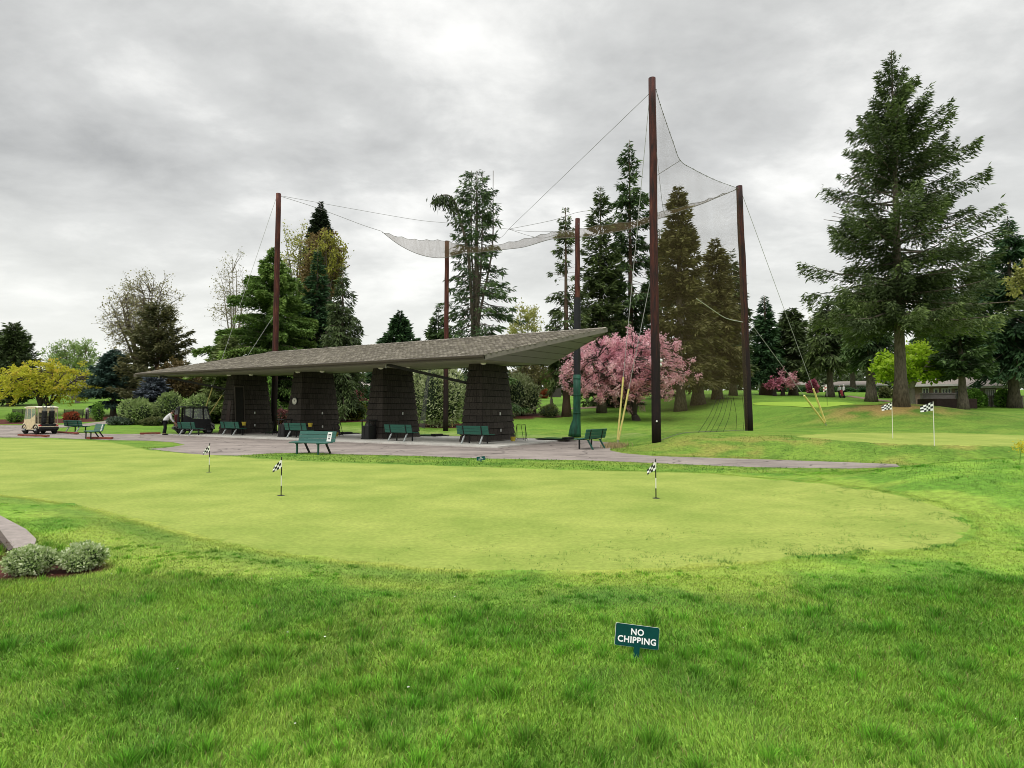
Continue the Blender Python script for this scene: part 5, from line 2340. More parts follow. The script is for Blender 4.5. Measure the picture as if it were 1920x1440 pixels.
def broadleaf(name, label, px, Y, ctr_py, hw, hh, base_py=None, K=90, per=90, sig=.35, leaf=(.16, .11), mat_=None, bark=None, tr=.2, fork=.35, nl=6, seed=1, shell=.5,
              up=.0, twigs=4, group=None, depth=.9, lump=.25, cut=None, cat='tree', flatb=.75, ctr_dx=0, spread=(1, 1, 1), v_bias=.0, stems=1, twr=.012, droopl=.0):
    rg = np.random.default_rng(seed)
    base = onground(px, Y, 760) if base_py is None else gnd(px, base_py)
    Y = base.y
    s_ = Y / F
    cz = pix(px, ctr_py, Y).z - base.z
    root = empty(name, base, 0, label, cat, group)
    R3 = np.array([hw * s_, hw * s_ * depth, hh * s_])
    cx = ctr_dx * s_
    C = blob_points(rg, K, R3, shell)
    # uneven outline and a flatter underside
    dn = norm(C / R3)
    az = np.arctan2(dn[:, 1], dn[:, 0])
    f_ = 1 + lump * (fbm(az * 1.3 + 10 + seed, dn[:, 2] * 2 + 5, seed, 2) - .5) * 2
    C = C * f_[:, None]
    C[:, 2] = np.where(C[:, 2] < 0, C[:, 2] * flatb, C[:, 2])
    C += np.array([cx, 0, cz])
    # limbs
    m = MB()
    fz = fork * (cz - R3[2] * flatb)
    fz = max(.15, fz)
    mains = []
    for st in range(stems):
        bo = Vector(((st - (stems - 1) / 2) * .5 * (1 if stems > 1 else 0), 0, 0))
        m.tube([bo + Vector((0, 0, -.2)), bo + Vector((0, 0, .05)), bo * 1.3 + Vector((cx * .1, 0, fz * .6)), bo * 1.7 + Vector((cx * .2, 0, fz))], [tr * 1.5, tr * 1.15, tr * .95, tr * .85], 9)
        for i in range(nl):
            a = i * 2 * PI / nl + rg.uniform(-.4, .4) + st
            el_ = rg.uniform(.25, 1.2)
            tgt = np.array([cx + R3[0] * .72 * math.cos(a) * math.cos(el_), R3[1] * .72 * math.sin(a) * math.cos(el_), cz + R3[2] * (.75 * math.sin(el_) - .05)])
            p0 = bo * 1.7 + Vector((cx * .2, 0, fz))
            p3 = Vector(tgt)
            p1 = p0.lerp(p3, .35) + Vector((0, 0, .10 * (p3 - p0).length))
            p2 = p0.lerp(p3, .7) + Vector((rg.normal() * .1, rg.normal() * .1, .06 * (p3 - p0).length))
            P = catmull([p0, p1, p2, p3], 4)
            rads = list(np.linspace(tr * .62, tr * .10, len(P)))
            m.tube(P, rads, 7, caps=False)
            mains.append([np.array(p) for p in P])
    allp = np.array([p for M_ in mains for p in M_[3:]])
    tw = MB()
    T0, TD, TL = [], [], []
    for c in C:
        d = np.linalg.norm(allp - c, axis=1) + .25 * np.maximum(0, allp[:, 2] - c[2])
        j = int(np.argmin(d))
        p0 = Vector(allp[j])
        p3 = Vector(c)
        ln = (p3 - p0).length
        mid = p0.lerp(p3, .5) + Vector((0, 0, .12 * ln))
        r0 = max(twr, min(tr * .28, .02 * ln + twr))
        tw.tube([p0, mid, p3], [r0, r0 * .7, r0 * .4], 4, caps=False)
        ax = np.array((p3 - p0).normalized()) if ln > .01 else np.array([0, 0, 1.])
        for q in range(twigs):
            dd = norm((ax * .9 + rg.normal(0, .75, 3) + np.array([0, 0, up - droopl]))[None])[0]
            L2 = sig * rg.uniform(1.0, 2.3)
            e_ = c + dd * L2
            tw.tube([p3, Vector(e_)], [twr * .8, twr * .35], 3, caps=False)
            T0.append(c)
            TD.append(dd)
            TL.append(L2)
    T0, TD, TL = np.array(T0), np.array(TD), np.array(TL)
    n = K * per
    ti = rg.integers(0, len(T0), n)
    f = rg.random(n) ** .8
    P = T0[ti] + TD[ti] * (TL[ti] * f)[:, None] + rg.normal(0, 1, (n, 3)) * sig * .34 * np.array(spread)
    D = norm(TD[ti] * .5 + rg.normal(0, .8, (n, 3)) + np.array([0, 0, up * .5 - droopl]))
    sz = .6 + .8 * rg.random(n)
    V, Fq = sprays(P, D, leaf[0] * sz, leaf[1] * sz, rg, .2)
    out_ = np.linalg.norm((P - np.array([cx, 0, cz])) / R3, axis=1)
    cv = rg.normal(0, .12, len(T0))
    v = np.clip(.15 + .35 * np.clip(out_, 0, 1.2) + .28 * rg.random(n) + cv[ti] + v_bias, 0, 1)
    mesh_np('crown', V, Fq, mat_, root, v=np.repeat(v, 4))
    m.build('trunk', bark or M_bark, root, smooth=True)
    tw.build('branches', bark or M_bark, root, fixn=False)
    return root


def shrub(name, label, pxc, Y, base_py, hw, top, mat_, n=6000, leaf=(.12, .06), seed=1, lump=.22, depth=.9, core=(.02, .035, .015), group=None, cat='shrub', lobes=7, up=.3, shellw=.25, base=None, size=None, stems=False):
    """dense bush: lobes of leaf pieces round a dark leafy heart"""
    rg = np.random.default_rng(seed)
    b = base or (gnd(pxc, base_py) if Y is None else onground(pxc, Y, base_py))
    Y = b.y
    s_ = Y / F
    if size is None:
        H = pix(pxc, top, Y).z - b.z
        W = hw * s_
    else:
        W, H = size
    root = empty(name, b, 0, label, cat, group)
    cs = []
    for i in range(lobes):
        a = i * 2.4 + rg.uniform(-.3, .3)
        r = W * .58 * math.sqrt((i + .3) / lobes)
        hz_ = H * rg.uniform(.42, .60)
        cs.append(((r * math.cos(a), r * math.sin(a) * depth, hz_), rg.uniform(.40, .54) * W, hz_ * rg.uniform(.85, 1.05)))
    cs.append(((0, 0, H * .52), W * .5, H * .48))
    w_ = np.array([c[1] * c[2] for c in cs])
    li = rg.choice(len(cs), n, p=w_ / w_.sum())
    d = norm(rg.normal(size=(n, 3)) + np.array([0, -.15, .25]))
    rad = 1 - shellw * rg.random(n) ** 1.6
    cc_ = np.array([c[0] for c in cs])[li]
    rx = np.array([c[1] for c in cs])[li]
    rz_ = np.array([c[2] for c in cs])[li]
    bump = 1 + lump * (vnoise(d[:, 0] * 4 + li * 3.1, d[:, 2] * 4 + d[:, 1] * 3, seed) - .5)
    P = cc_ + d * np.stack([rx, rx * depth, rz_], 1) * (rad * bump)[:, None]
    ok = P[:, 2] > .02
    P, d, rad = P[ok], d[ok], rad[ok]
    m_ = len(P)
    D = norm(d + rg.normal(0, .6, (m_, 3)) + np.array([0, 0, up]))
    sz = .6 + .8 * rg.random(m_)
    V, Fq = sprays(P, D, leaf[0] * sz, leaf[1] * sz, rg, .1)
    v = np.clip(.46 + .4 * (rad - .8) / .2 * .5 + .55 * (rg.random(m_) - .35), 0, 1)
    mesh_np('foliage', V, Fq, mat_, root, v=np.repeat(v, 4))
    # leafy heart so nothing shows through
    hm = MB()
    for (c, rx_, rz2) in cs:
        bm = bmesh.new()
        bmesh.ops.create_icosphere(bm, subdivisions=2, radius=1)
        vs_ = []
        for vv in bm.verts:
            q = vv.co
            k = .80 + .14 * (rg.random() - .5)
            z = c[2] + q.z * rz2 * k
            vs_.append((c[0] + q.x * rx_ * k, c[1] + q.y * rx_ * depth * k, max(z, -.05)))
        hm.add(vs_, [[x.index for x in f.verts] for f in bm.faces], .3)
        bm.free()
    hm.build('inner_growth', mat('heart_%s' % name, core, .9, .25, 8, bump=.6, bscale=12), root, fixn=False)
    if stems:
        sm_ = MB()
        for i in range(7):
            a = i * 2.4
            sm_.tube([(.05 * math.cos(a), .05 * math.sin(a), -.1), (W * .35 * math.cos(a), W * .35 * math.sin(a) * depth, H * .45)], [.05, .025], 5)
        sm_.build('stems', M_barkd, root)
    return root


# foliage tones
F_fir = foliage('fir_dark', (.0248, .0372, .0155), [(.0697, .1023, .0341), (.1705, .2325, .0697)], .15)
F_fir2 = foliage('fir_mid', (.0186, .0341, .0155), [(.0496, .0899, .031), (.1162, .186, .0558)], .15)
F_olive = foliage('fir_olive', (.0408, .0442, .017), [(.102, .102, .034), (.1955, .187, .0595)], .15)
F_ced = foliage('cedar_green', (.028, .055, .014), [(.10, .185, .035), (.26, .37, .085)], .2)
F_cyp = foliage('cypress', (.0128, .032, .0144), [(.032, .0768, .0288), (.072, .144, .048)], .12)
F_blue = foliage('spruce_blue', (.0156, .0338, .026), [(.0338, .0715, .052), (.078, .1365, .0975)], .12)
F_sblue = foliage('spruce_slate', (.024, .0288, .036), [(.054, .066, .084), (.12, .144, .168)], .1)
F_pine = foliage('pine_olive', (.036, .042, .018), [(.095, .10, .042), (.18, .17, .07)], .15)
F_hem = foliage('hemlock', (.0224, .0352, .0144), [(.0544, .08, .0288), (.112, .16, .0512)], .15)
F_maple = foliage('maple_yellow', (.20, .23, .02), [(.44, .47, .035), (.60, .57, .06), (.62, .42, .07)], .45)
F_lime = foliage('maple_lime', (.14, .25, .010), [(.30, .46, .022), (.44, .58, .05)], .45)
F_bud = foliage('bud_leaf', (.13, .115, .07), [(.27, .25, .13), (.42, .40, .21)], .35)
F_budy = foliage('bud_yellow', (.17, .17, .05), [(.33, .34, .09), (.44, .43, .12)], .35)
F_gold = foliage('gold_leaf', (.12, .12, .02), [(.27, .27, .045), (.40, .40, .07)], .35)
F_brown = foliage('bronze_leaf', (.07, .045, .015), [(.16, .11, .04), (.26, .20, .08)], .3)
F_will = foliage('willow_pale', (.10, .17, .045), [(.22, .32, .09), (.34, .43, .16)], .4)
F_cherry = foliage('cherry_blossom', (.224, .0784, .0672), [(.56, .2128, .2576), (.784, .4032, .4816), (.9, .6496, .6832)], .4, patch=.45, pscale=1.1)
F_plum = foliage('plum_blossom', (.10, .025, .035), [(.30, .07, .12), (.5, .18, .24)], .3)
F_rhod = foliage('rhododendron', (.05, .08, .03), [(.17, .22, .085), (.36, .41, .20), (.55, .58, .36)], .25)
F_rhod2 = foliage('rhododendron_soft', (.08, .12, .04), [(.20, .28, .09), (.36, .44, .18)], .25)
F_hedge = foliage('hedge_olive', (.05, .055, .012), [(.15, .16, .025), (.27, .27, .05)], .25)
F_box = foliage('box_variegated', (.045, .10, .02), [(.15, .26, .055), (.46, .56, .25), (.76, .79, .58)], .3)
F_dkbush = foliage('yew_bush', (.035, .042, .0168), [(.091, .105, .0392), (.168, .182, .07)], .15)
F_red = foliage('red_leaf', (.08, .018, .010), [(.24, .05, .022), (.40, .12, .05)], .25)
F_pinkb = foliage('azalea_pink', (.30, .06, .09), [(.58, .18, .24), (.75, .40, .44)], .3)
F_gcov = foliage('ground_cover', (.02, .035, .025), [(.06, .09, .06), (.16, .20, .15)], .15)
F_green = foliage('bush_green', (.04, .09, .015), [(.10, .22, .03), (.20, .36, .06)], .3)

TC = 'conifers around the course'
# ---- the big fir on the mound
conifer('fir_tree', 'huge dark fir with sweeping limbs on a bare mound at the right', 1690, 42, 95,
        [(.14, 150), (.20, 178), (.30, 186), (.40, 168), (.50, 158), (.58, 140), (.68, 112), (.76, 88), (.84, 60), (.90, 34), (.96, 17), (1, 3)],
        base_py=761.5, nb=185, dens=62, el=(-8, 34), droop=.20, curl=.24, fan=.17, hang=.85, leaf=(.34, .085), wide=1.02, gapn=.36, mat_=F_fir, tr=.37, t_first=.22, seed=11, asym=(.98, 1.08), group=TC, jag=.55, hangdir=.6, thick=.12)

# ---- right hand side
conifer('conifer_tree', 'tall broad conifer at the right edge of the view', 1902, 54, 405, [(.24, 60), (.32, 75), (.45, 66), (.65, 44), (.85, 20), (1, 3)], nb=150, dens=24, el=(-22, 25), droop=.25, hang=.7, leaf=(.62, .15), mat_=F_cyp, tr=.42, seed=12, group=TC, hangdir=.8)
conifer('pine_tree', 'spreading dark pine with a bare leaning trunk in front of the right hand house', 1806, 51, 588, [(.38, 30), (.46, 50), (.62, 48), (.80, 36), (1, 8)], nb=70, dens=36, el=(-2, 28), droop=.12, hang=.3, leaf=(.55, .14), mat_=F_fir2, tr=.34, seed=13, group=TC, lean=-.02)
conifer('conifer_tree', 'dark conifer right of the big fir between it and the right edge', 1850, 78, 470, [(.30, 50), (.42, 58), (.6, 44), (.8, 24), (1, 3)], nb=120, dens=20, el=(-15, 25), droop=.2, hang=.6, leaf=(.7, .17), mat_=F_fir, tr=.36, seed=14, group=TC, hangdir=.7)
broadleaf('maple_tree', 'bright lime green maple behind the trunk of the big fir', 1710, 54, 691, 62, 36, K=60, per=110, sig=.42, leaf=(.30, .20), mat_=F_lime, bark=M_barkp, tr=.28, nl=6, seed=15, up=.1, lump=.3, shell=.35, flatb=.62, fork=.7)
broadleaf('leafy_tree', 'yellow green tree cut by the right edge of the picture', 1946, 50, 520, 56, 44, K=40, per=70, sig=.4, leaf=(.22, .15), mat_=F_budy, tr=.16, nl=5, seed=16, fork=.6)
conifer('conifer_tree', 'conifer with a pale double trunk standing on the lawn left of the big fir', 1634, 66, 520, [(.38, 32), (.46, 50), (.50, 46), (.75, 28), (1, 4)], nb=110, dens=22, el=(-28, 15), droop=.25, hang=.7, leaf=(.7, .17), mat_=F_fir2, tr=.48, seed=17, group=TC, hangdir=.8)
conifer('conifer_tree', 'dark drooping conifer in front of the long low house', 1557, 78, 560, [(.36, 26), (.46, 46), (.55, 42), (.78, 26), (1, 4)], nb=110, dens=16, el=(-28, 15), droop=.25, hang=.8, leaf=(.9, .20), mat_=F_fir, tr=.42, seed=18, group=TC, hangdir=.8)
conifer('conifer_tree', 'rounded dark conifer right of the right hand pole and its narrow neighbour', 1488, 84, 578, [(.28, 24), (.36, 36), (.5, 36), (.75, 26), (.92, 14), (1, 5)], nb=130, dens=14, el=(-18, 20), droop=.2, hang=.7, leaf=(.9, .22), mat_=F_hem, tr=.5, seed=19, group=TC, jag=.4)
conifer('cypress_tree', 'narrow dark green spire conifer just right of the right hand pole', 1437, 84, 556, [(.17, 29), (.26, 34), (.40, 29), (.60, 21), (.80, 12), (1, 2)], nb=170, dens=18, el=(-18, 25), droop=.15, hang=.5, leaf=(.8, .2), mat_=F_cyp, bark=M_barkr, tr=.7, seed=20, group=TC, jag=.2)
broadleaf('cherry_tree', 'small pink cherry far off left of the yellow wire guards', 1468, 82, 712, 17, 17, K=20, per=60, sig=.5, leaf=(.32, .2), mat_=F_cherry, bark=M_barkd, tr=.28, nl=5, seed=21, fork=.8, ctr_dx=4)
broadleaf('plum_tree', 'small dark red plum tree far off with a forked trunk', 1453, 80, 720, 12, 7, K=14, per=30, sig=.4, leaf=(.28, .18), mat_=F_plum, bark=M_barkd, tr=.24, nl=4, seed=22, fork=.8)
broadleaf('leafy_tree', 'pale blossoming tree glimpsed between dark conifers left of the big fir', 1530, 98, 650, 24, 48, K=40, per=40, sig=.8, leaf=(.4, .28), mat_=foliage('pale_blossom', (.35, .34, .26), [(.55, .54, .45), (.72, .71, .64)], .3), tr=.25, nl=5, seed=23)
conifer('conifer_tree', 'far conifer filling the gap behind the big fir on its left', 1600, 100, 560, [(.34, 36), (.44, 46), (.6, 34), (.85, 16), (1, 3)], nb=110, dens=10, el=(-20, 20), droop=.2, hang=.8, leaf=(1.2, .3), mat_=F_hem, tr=.4, seed=24, group=TC)
conifer('conifer_tree', 'far conifer filling the gap behind the big fir on its right', 1770, 92, 500, [(.30, 44), (.42, 54), (.6, 40), (.85, 18), (1, 3)], nb=120, dens=10, el=(-20, 20), droop=.2, hang=.8, leaf=(1.1, .3), mat_=F_cyp, tr=.4, seed=25, group=TC)

# ---- firs behind the net
conifer('fir_tree', 'brownish fir with a thick trunk behind the tall net next to the tallest pole', 1276, 62, 349, [(.06, 46), (.15, 56), (.35, 52), (.55, 44), (.70, 40), (.80, 26), (.88, 24), (.95, 12), (1, 4)], nb=200, dens=30, gapn=.24, el=(-12, 34), droop=.22, hang=.45, leaf=(.62, .15), mat_=F_olive, tr=.5, t_first=.15, seed=31, group=TC, jag=.35)
conifer('fir_tree', 'brownish fir behind the tall net left of the right hand pole', 1345, 70, 448, [(.08, 40), (.2, 56), (.38, 42), (.5, 46), (.72, 26), (.84, 24), (.94, 10), (1, 4)], nb=165, dens=28, gapn=.24, el=(-12, 32), droop=.22, hang=.5, leaf=(.7, .17), mat_=F_olive, tr=.5, t_first=.16, seed=32, group=TC, jag=.35)
conifer('fir_tree', 'fir beside the right hand pole with its lower trunk showing under the net', 1375, 78, 470, [(.10, 34), (.25, 40), (.5, 34), (.75, 20), (1, 3)], nb=140, dens=15, el=(-12, 30), droop=.22, hang=.5, leaf=(.8, .2), mat_=F_hem, tr=.42, t_first=.18, seed=33, group=TC)
conifer('fir_tree', 'short wide fir behind the net with a stout trunk between the cherry and the net', 1309, 66, 500, [(.12, 40), (.3, 50), (.6, 36), (.85, 18), (1, 4)], nb=120, dens=18, el=(-16, 28), droop=.22, hang=.5, leaf=(.7, .17), mat_=F_olive, tr=.62, t_first=.2, seed=34, group=TC)
conifer('fir_tree', 'tallest narrow fir with an open top left of the tallest pole', 1184, 66, 262, [(.10, 52), (.25, 56), (.45, 50), (.62, 44), (.74, 40), (.82, 28), (.90, 20), (.95, 12), (1, 2)], nb=190, dens=19, el=(-20, 20), droop=.25, hang=.6, leaf=(.66, .17), mat_=F_fir2, bark=M_barkr, tr=.42, t_first=.15, seed=35, group=TC, jag=.6, hangdir=.8, gapn=.36)
conifer('fir_tree', 'dark fir with several points between the padded pole and the tallest fir', 1128, 64, 350, [(.10, 42), (.25, 50), (.45, 46), (.65, 38), (.82, 28), (.93, 14), (1, 3)], nb=190, dens=20, el=(-10, 38), droop=.2, hang=.45, leaf=(.62, .15), mat_=F_fir, tr=.42, t_first=.14, seed=36, group=TC, jag=.5)
conifer('fir_tree', 'open dark fir left of the padded pole with sky showing through it', 1062, 60, 389, [(.14, 34), (.25, 50), (.42, 50), (.55, 38), (.68, 34), (.80, 24), (.92, 14), (1, 4)], nb=150, dens=20, el=(-25, 25), droop=.3, hang=.6, leaf=(.56, .14), mat_=F_fir, bark=M_barkr, tr=.36, t_first=.17, seed=37, group=TC, jag=.55, hangdir=.9, gapn=.38)
conifer('fir_tree', 'low green fir filling in behind the pink cherry tree', 1150, 74, 560, [(.05, 52), (.3, 52), (.6, 36), (1, 4)], nb=110, dens=14, el=(-14, 28), droop=.2, hang=.5, leaf=(.8, .2), mat_=F_hem, tr=.4, seed=38, group=TC)
conifer('fir_tree', 'fir filling in behind the tall net at its left side', 1240, 80, 430, [(.05, 40), (.3, 46), (.6, 32), (.85, 16), (1, 3)], nb=120, dens=13, el=(-14, 30), droop=.2, hang=.5, leaf=(.85, .2), mat_=F_hem, tr=.4, seed=39, group=TC)

# ---- tall sparse fir with several leaders
conifer('fir_tree', 'tall sparse fir with several bare leaders behind the slim brown pole', 893, 58, 320, [(.03, 86), (.15, 92), (.27, 80), (.36, 72), (.46, 76), (.54, 62), (.62, 50), (.72, 44), (.80, 42), (.90, 36), (.96, 22), (1, 10)],
        nb=240, dens=9.5, el=(-30, 12), droop=.28, curl=.22, fan=.24, hang=.35, leaf=(.52, .12), mat_=F_fir2, bark=M_bark, tr=.50, t_first=.10, seed=41, group=TC, jag=.5, bare=.30, tops=4, hangdir=.7, wide=1.22)
# its bent side leader
g = onground(893, 57.6)
root = empty('fir_tree', g, 0, 'thin bent fir leader curving over to the left beside the tall sparse fir', 'tree', TC)
rg_ = np.random.default_rng(42)
P = catmull([pix(x, y, 57.6) - g for x, y in ((878, 470), (868, 430), (858, 395), (852, 378), (842, 367), (830, 366), (818, 370))], 5)
m = MB()
m.tube([Vector((0, 0, 0)), (pix(884, 560, 57.6) - g)] + P, [.22, .17] + list(np.linspace(.16, .04, len(P))), 7)
m.build('trunk', M_bark, root, smooth=True)
cpts, cdir = [], []
for i in range(700):
    f = rg_.random() ** .6
    q = P[min(len(P) - 1, int((.25 + .75 * f) * (len(P) - 1)))]
    w_ = .25 + .45 * math.sin(PI * min(1, f))
    cpts.append(np.array(q) + np.array([rg_.normal() * .35, rg_.normal() * .3, -abs(rg_.normal()) * w_]))
    cdir.append(np.array([rg_.normal() * .5, rg_.normal() * .4, -.9]))
V, Fq = sprays(np.array(cpts), norm(np.array(cdir)), .5 * (.5 + rg_.random(700)), .12 * (.5 + rg_.random(700)), rg_)
mesh_np('crown', V, Fq, F_fir, root, v=np.repeat(np.clip(rg_.random(700) * .6, 0, 1), 4))

# ---- middle distance, left of the slim pole
conifer('conifer_tree', 'small dense dark cone conifer showing above the shelter roof', 748, 66, 583, [(.02, 62), (.3, 52), (.6, 36), (.8, 19), (.93, 7), (1, 1.5)], nb=230, dens=30, el=(0, 40), droop=.12, hang=.3, leaf=(.6, .17), mat_=F_cyp, tr=.25, seed=51, group=TC, jag=.18)
conifer('conifer_tree', 'narrow conifer just left of the slim brown pole', 821, 68, 573, [(.02, 34), (.3, 32), (.6, 26), (.85, 11), (1, 2)], nb=160, dens=28, el=(-15, 30), droop=.15, hang=.4, leaf=(.6, .16), mat_=F_fir2, tr=.22, seed=52, group=TC, jag=.25)
broadleaf('leafy_tree', 'pale budding tree above the roof right of the tall sparse fir', 986, 84, 618, 27, 45, K=60, per=60, sig=.5, leaf=(.24, .16), mat_=F_budy, bark=M_barkp, tr=.2, nl=6, seed=53, flatb=.9)
broadleaf('leafy_tree', 'pale olive tree behind the shrubs right of the nearest pillar', 1002, 64, 702, 44, 42, K=70, per=70, sig=.5, leaf=(.22, .14), mat_=foliage('olive_pale', (.13, .12, .05), [(.24, .22, .09), (.35, .33, .15)], .3), tr=.2, nl=7, seed=54)
broadleaf('leafy_tree', 'small fresh green tree below the pale olive tree', 1034, 78, 708, 18, 20, K=40, per=60, sig=.4, leaf=(.3, .2), mat_=F_green, tr=.2, nl=5, seed=55)

# ---- the big mixed clump on the left
conifer('cedar_tree', 'large bright green cedar with layered drooping limbs behind the left of the shelter', 510, 56, 464, [(.02, 118), (.15, 126), (.28, 126), (.40, 114), (.50, 92), (.62, 74), (.75, 52), (.86, 30), (.95, 14), (1, 4)],
        nb=150, dens=105, el=(4, 30), droop=.42, curl=-.02, fan=.22, hang=.50, leaf=(.36, .10), mat_=F_ced, tr=.5, seed=61, group=TC, jag=.35, hangdir=.75, asym=(1.12, .9), thick=.05)
conifer('conifer_tree', 'dark pyramid conifer in front of the golden leaved tree', 592, 60, 460, [(.05, 48), (.25, 44), (.5, 33), (.75, 19), (.9, 8), (1, 1.5)], nb=190, dens=22, el=(-15, 35), droop=.15, hang=.4, leaf=(.55, .15), mat_=F_cyp, tr=.3, seed=62, group=TC, jag=.22)
conifer('hemlock_tree', 'dark weeping hemlock at the right of the mixed clump, trunk showing under the roof', 640, 54, 500, [(.14, 40), (.25, 54), (.4, 44), (.55, 42), (.72, 28), (.88, 14), (1, 3)], nb=180, dens=26, el=(-22, 15), droop=.4, curl=.1, hang=.9, leaf=(.48, .11), mat_=F_hem, tr=.32, t_first=.17, seed=63, group=TC, jag=.45, hangdir=1.0)
conifer('spire_conifer', 'narrow black green spire poking up above the golden leaved tree', 596, 78, 378, [(.3, 42), (.55, 36), (.72, 29), (.84, 19), (.94, 8), (1, 1)], nb=200, dens=26, el=(10, 50), droop=.1, hang=.3, leaf=(.7, .2), mat_=foliage('spire_dark', (.0104, .0156, .0104), [(.0234, .0364, .0182), (.0455, .065, .0286)], .1), tr=.3, seed=64, group=TC, jag=.25, t_first=.35)
broadleaf('golden_tree', 'bronze and golden leaved tree around the dark spire', 606, 68, 505, 36, 78, K=110, per=70, sig=.45, leaf=(.26, .17), mat_=F_brown, tr=.25, nl=8, seed=65, flatb=.95)
broadleaf('golden_tree', 'mustard yellow leaved crown right at the top beside the dark spire', 612, 66.5, 486, 26, 46, K=62, per=40, sig=.45, leaf=(.25, .17), mat_=F_gold, tr=.2, nl=8, seed=165, flatb=.95, fork=.85)
broadleaf('leafy_tree', 'open budding yellow green tree right of the reddish pole', 552, 72, 500, 44, 80, K=110, per=26, sig=.55, leaf=(.22, .15), mat_=F_budy, bark=M_bark, tr=.25, nl=8, seed=66, flatb=.95, up=.3, shell=.35)
broadleaf('leafy_tree', 'pale bare looking tree at the upper left of the cedar', 436, 76, 562, 38, 86, K=120, per=18, sig=.6, leaf=(.18, .12), mat_=F_bud, bark=M_barkp, tr=.22, nl=8, seed=67, flatb=.95, up=.3, shell=.3, twr=.014)
conifer('conifer_tree', 'low olive conifer under the left limbs of the cedar', 428, 52, 632, [(.02, 50), (.3, 48), (.6, 38), (.85, 22), (1, 6)], nb=140, dens=30, el=(-5, 30), droop=.15, hang=.3, leaf=(.42, .12), mat_=foliage('juniper_olive', (.039, .052, .0156), [(.0975, .13, .0364), (.182, .234, .065)], .2), tr=.25, seed=68, group=TC, jag=.3)
conifer('conifer_tree', 'low dark conifer behind the two left pillars', 570, 64, 610, [(.02, 52), (.4, 50), (.8, 24), (1, 5)], nb=120, dens=20, el=(-12, 20), droop=.2, hang=.5, leaf=(.6, .16), mat_=F_hem, tr=.3, seed=69, group=TC)
broadleaf('slim_tree', 'slim young tree with a bare stem right of the farthest pillar', 499, 50, 742, 13, 30, K=24, per=50, sig=.3, leaf=(.2, .13), mat_=F_green, bark=M_bark, tr=.09, nl=4, seed=70, fork=.9)

conifer('conifer_tree', 'green conifer filling the middle of the mixed clump behind the reddish pole', 552, 63, 520, [(.02, 70), (.3, 66), (.55, 48), (.8, 24), (1, 3)], nb=170, dens=24, el=(-12, 25), droop=.25, hang=.6, leaf=(.55, .15), mat_=F_ced, tr=.3, seed=169, group=TC, jag=.4)

# ---- left hand side
broadleaf('leafy_tree', 'tall open deciduous tree with small new leaves left of the shelter', 262, 66, 600, 68, 92, K=330, per=24, sig=.55, leaf=(.18, .12), mat_=F_bud, bark=M_bark, tr=.30, nl=11, seed=81, flatb=.95, up=.25, shell=.25, lump=.35, twr=.020, fork=.55)
conifer('pine_tree', 'dark irregular pine in front of the tall open deciduous tree', 293, 60, 572, [(.10, 72), (.25, 82), (.45, 72), (.65, 56), (.85, 36), (.95, 20), (1, 8)], nb=100, dens=28, el=(6, 38), droop=.1, hang=.25, leaf=(.44, .13), mat_=F_pine, bark=M_barkr, tr=.3, seed=82, group=TC, jag=.5)
broadleaf('bronze_tree', 'bronze leaved bushy tree low beside the left end of the roof', 330, 56, 716, 46, 34, K=90, per=80, sig=.36, leaf=(.22, .14), mat_=foliage('bronze_olive', (.05, .035, .014), [(.11, .075, .028), (.17, .14, .05)], .2), tr=.2, nl=6, seed=83)
conifer('spruce_tree', 'compact dark blue green spruce with a short clear trunk at the left', 212, 50, 655, [(.20, 38), (.28, 46), (.42, 43), (.62, 34), (.80, 22), (.92, 10), (1, 2)], base_py=779.5, nb=190, dens=42, el=(-8, 35), droop=.12, hang=.25, leaf=(.36, .11), mat_=F_blue, tr=.22, seed=84, group=TC, jag=.28)
conifer('spruce_tree', 'low slate blue spruce left of the shelter behind a rhododendron', 288, 53, 702, [(.02, 32), (.3, 33), (.6, 27), (.85, 16), (1, 4)], nb=120, dens=40, el=(-2, 30), droop=.1, hang=.2, leaf=(.34, .11), mat_=F_sblue, tr=.15, seed=85, group=TC, jag=.3)
broadleaf('maple_tree', 'wide yellow leaved Japanese maple behind the beige golf cart', 82, 48, 718, 104, 42, base_py=779, K=230, per=62, sig=.32, leaf=(.17, .12), mat_=F_maple, bark=M_barkd, tr=.16, nl=8, seed=86, stems=2, fork=.55, lump=.3, shell=.3, depth=.7, spread=(1.2, 1.2, .55), ctr_dx=2, flatb=.8)
broadleaf('leafy_tree', 'soft pale green willow like tree far off at the left', 136, 92, 676, 42, 42, K=90, per=60, sig=.6, leaf=(.4, .14), mat_=F_will, bark=M_bark, tr=.25, nl=7, seed=87, up=.5)
conifer('conifer_tree', 'bushy dark conifer at the left edge of the view', 20, 74, 608, [(.05, 44), (.3, 47), (.55, 38), (.8, 24), (.93, 14), (1, 6)], nb=190, dens=24, el=(5, 50), droop=.08, hang=.3, leaf=(.5, .14), mat_=F_hem, tr=.35, seed=88, group=TC, jag=.5)
broadleaf('white_tree', 'small white blossoming tree far off behind the yellow maple', 145, 80, 728, 26, 14, K=30, per=40, sig=.4, leaf=(.25, .18), mat_=foliage('white_blossom', (.30, .29, .22), [(.50, .49, .40), (.70, .69, .62)], .3), bark=M_barkp, tr=.28, nl=5, seed=89, fork=.8)

# ---- the pink cherry
broadleaf('cherry_tree', 'big pink blossoming cherry tree between the padded pole and the tallest pole', 1193, 50, 697, 122, 73, base_py=788.5, K=520, per=85, sig=.28, leaf=(.125, .10), mat_=F_cherry, bark=M_barkd, tr=.34, nl=11, seed=91, up=.55, shell=.3, lump=.22, fork=.55, flatb=1.0, ctr_dx=-20, depth=.8, droopl=.0, twigs=5, v_bias=.13)

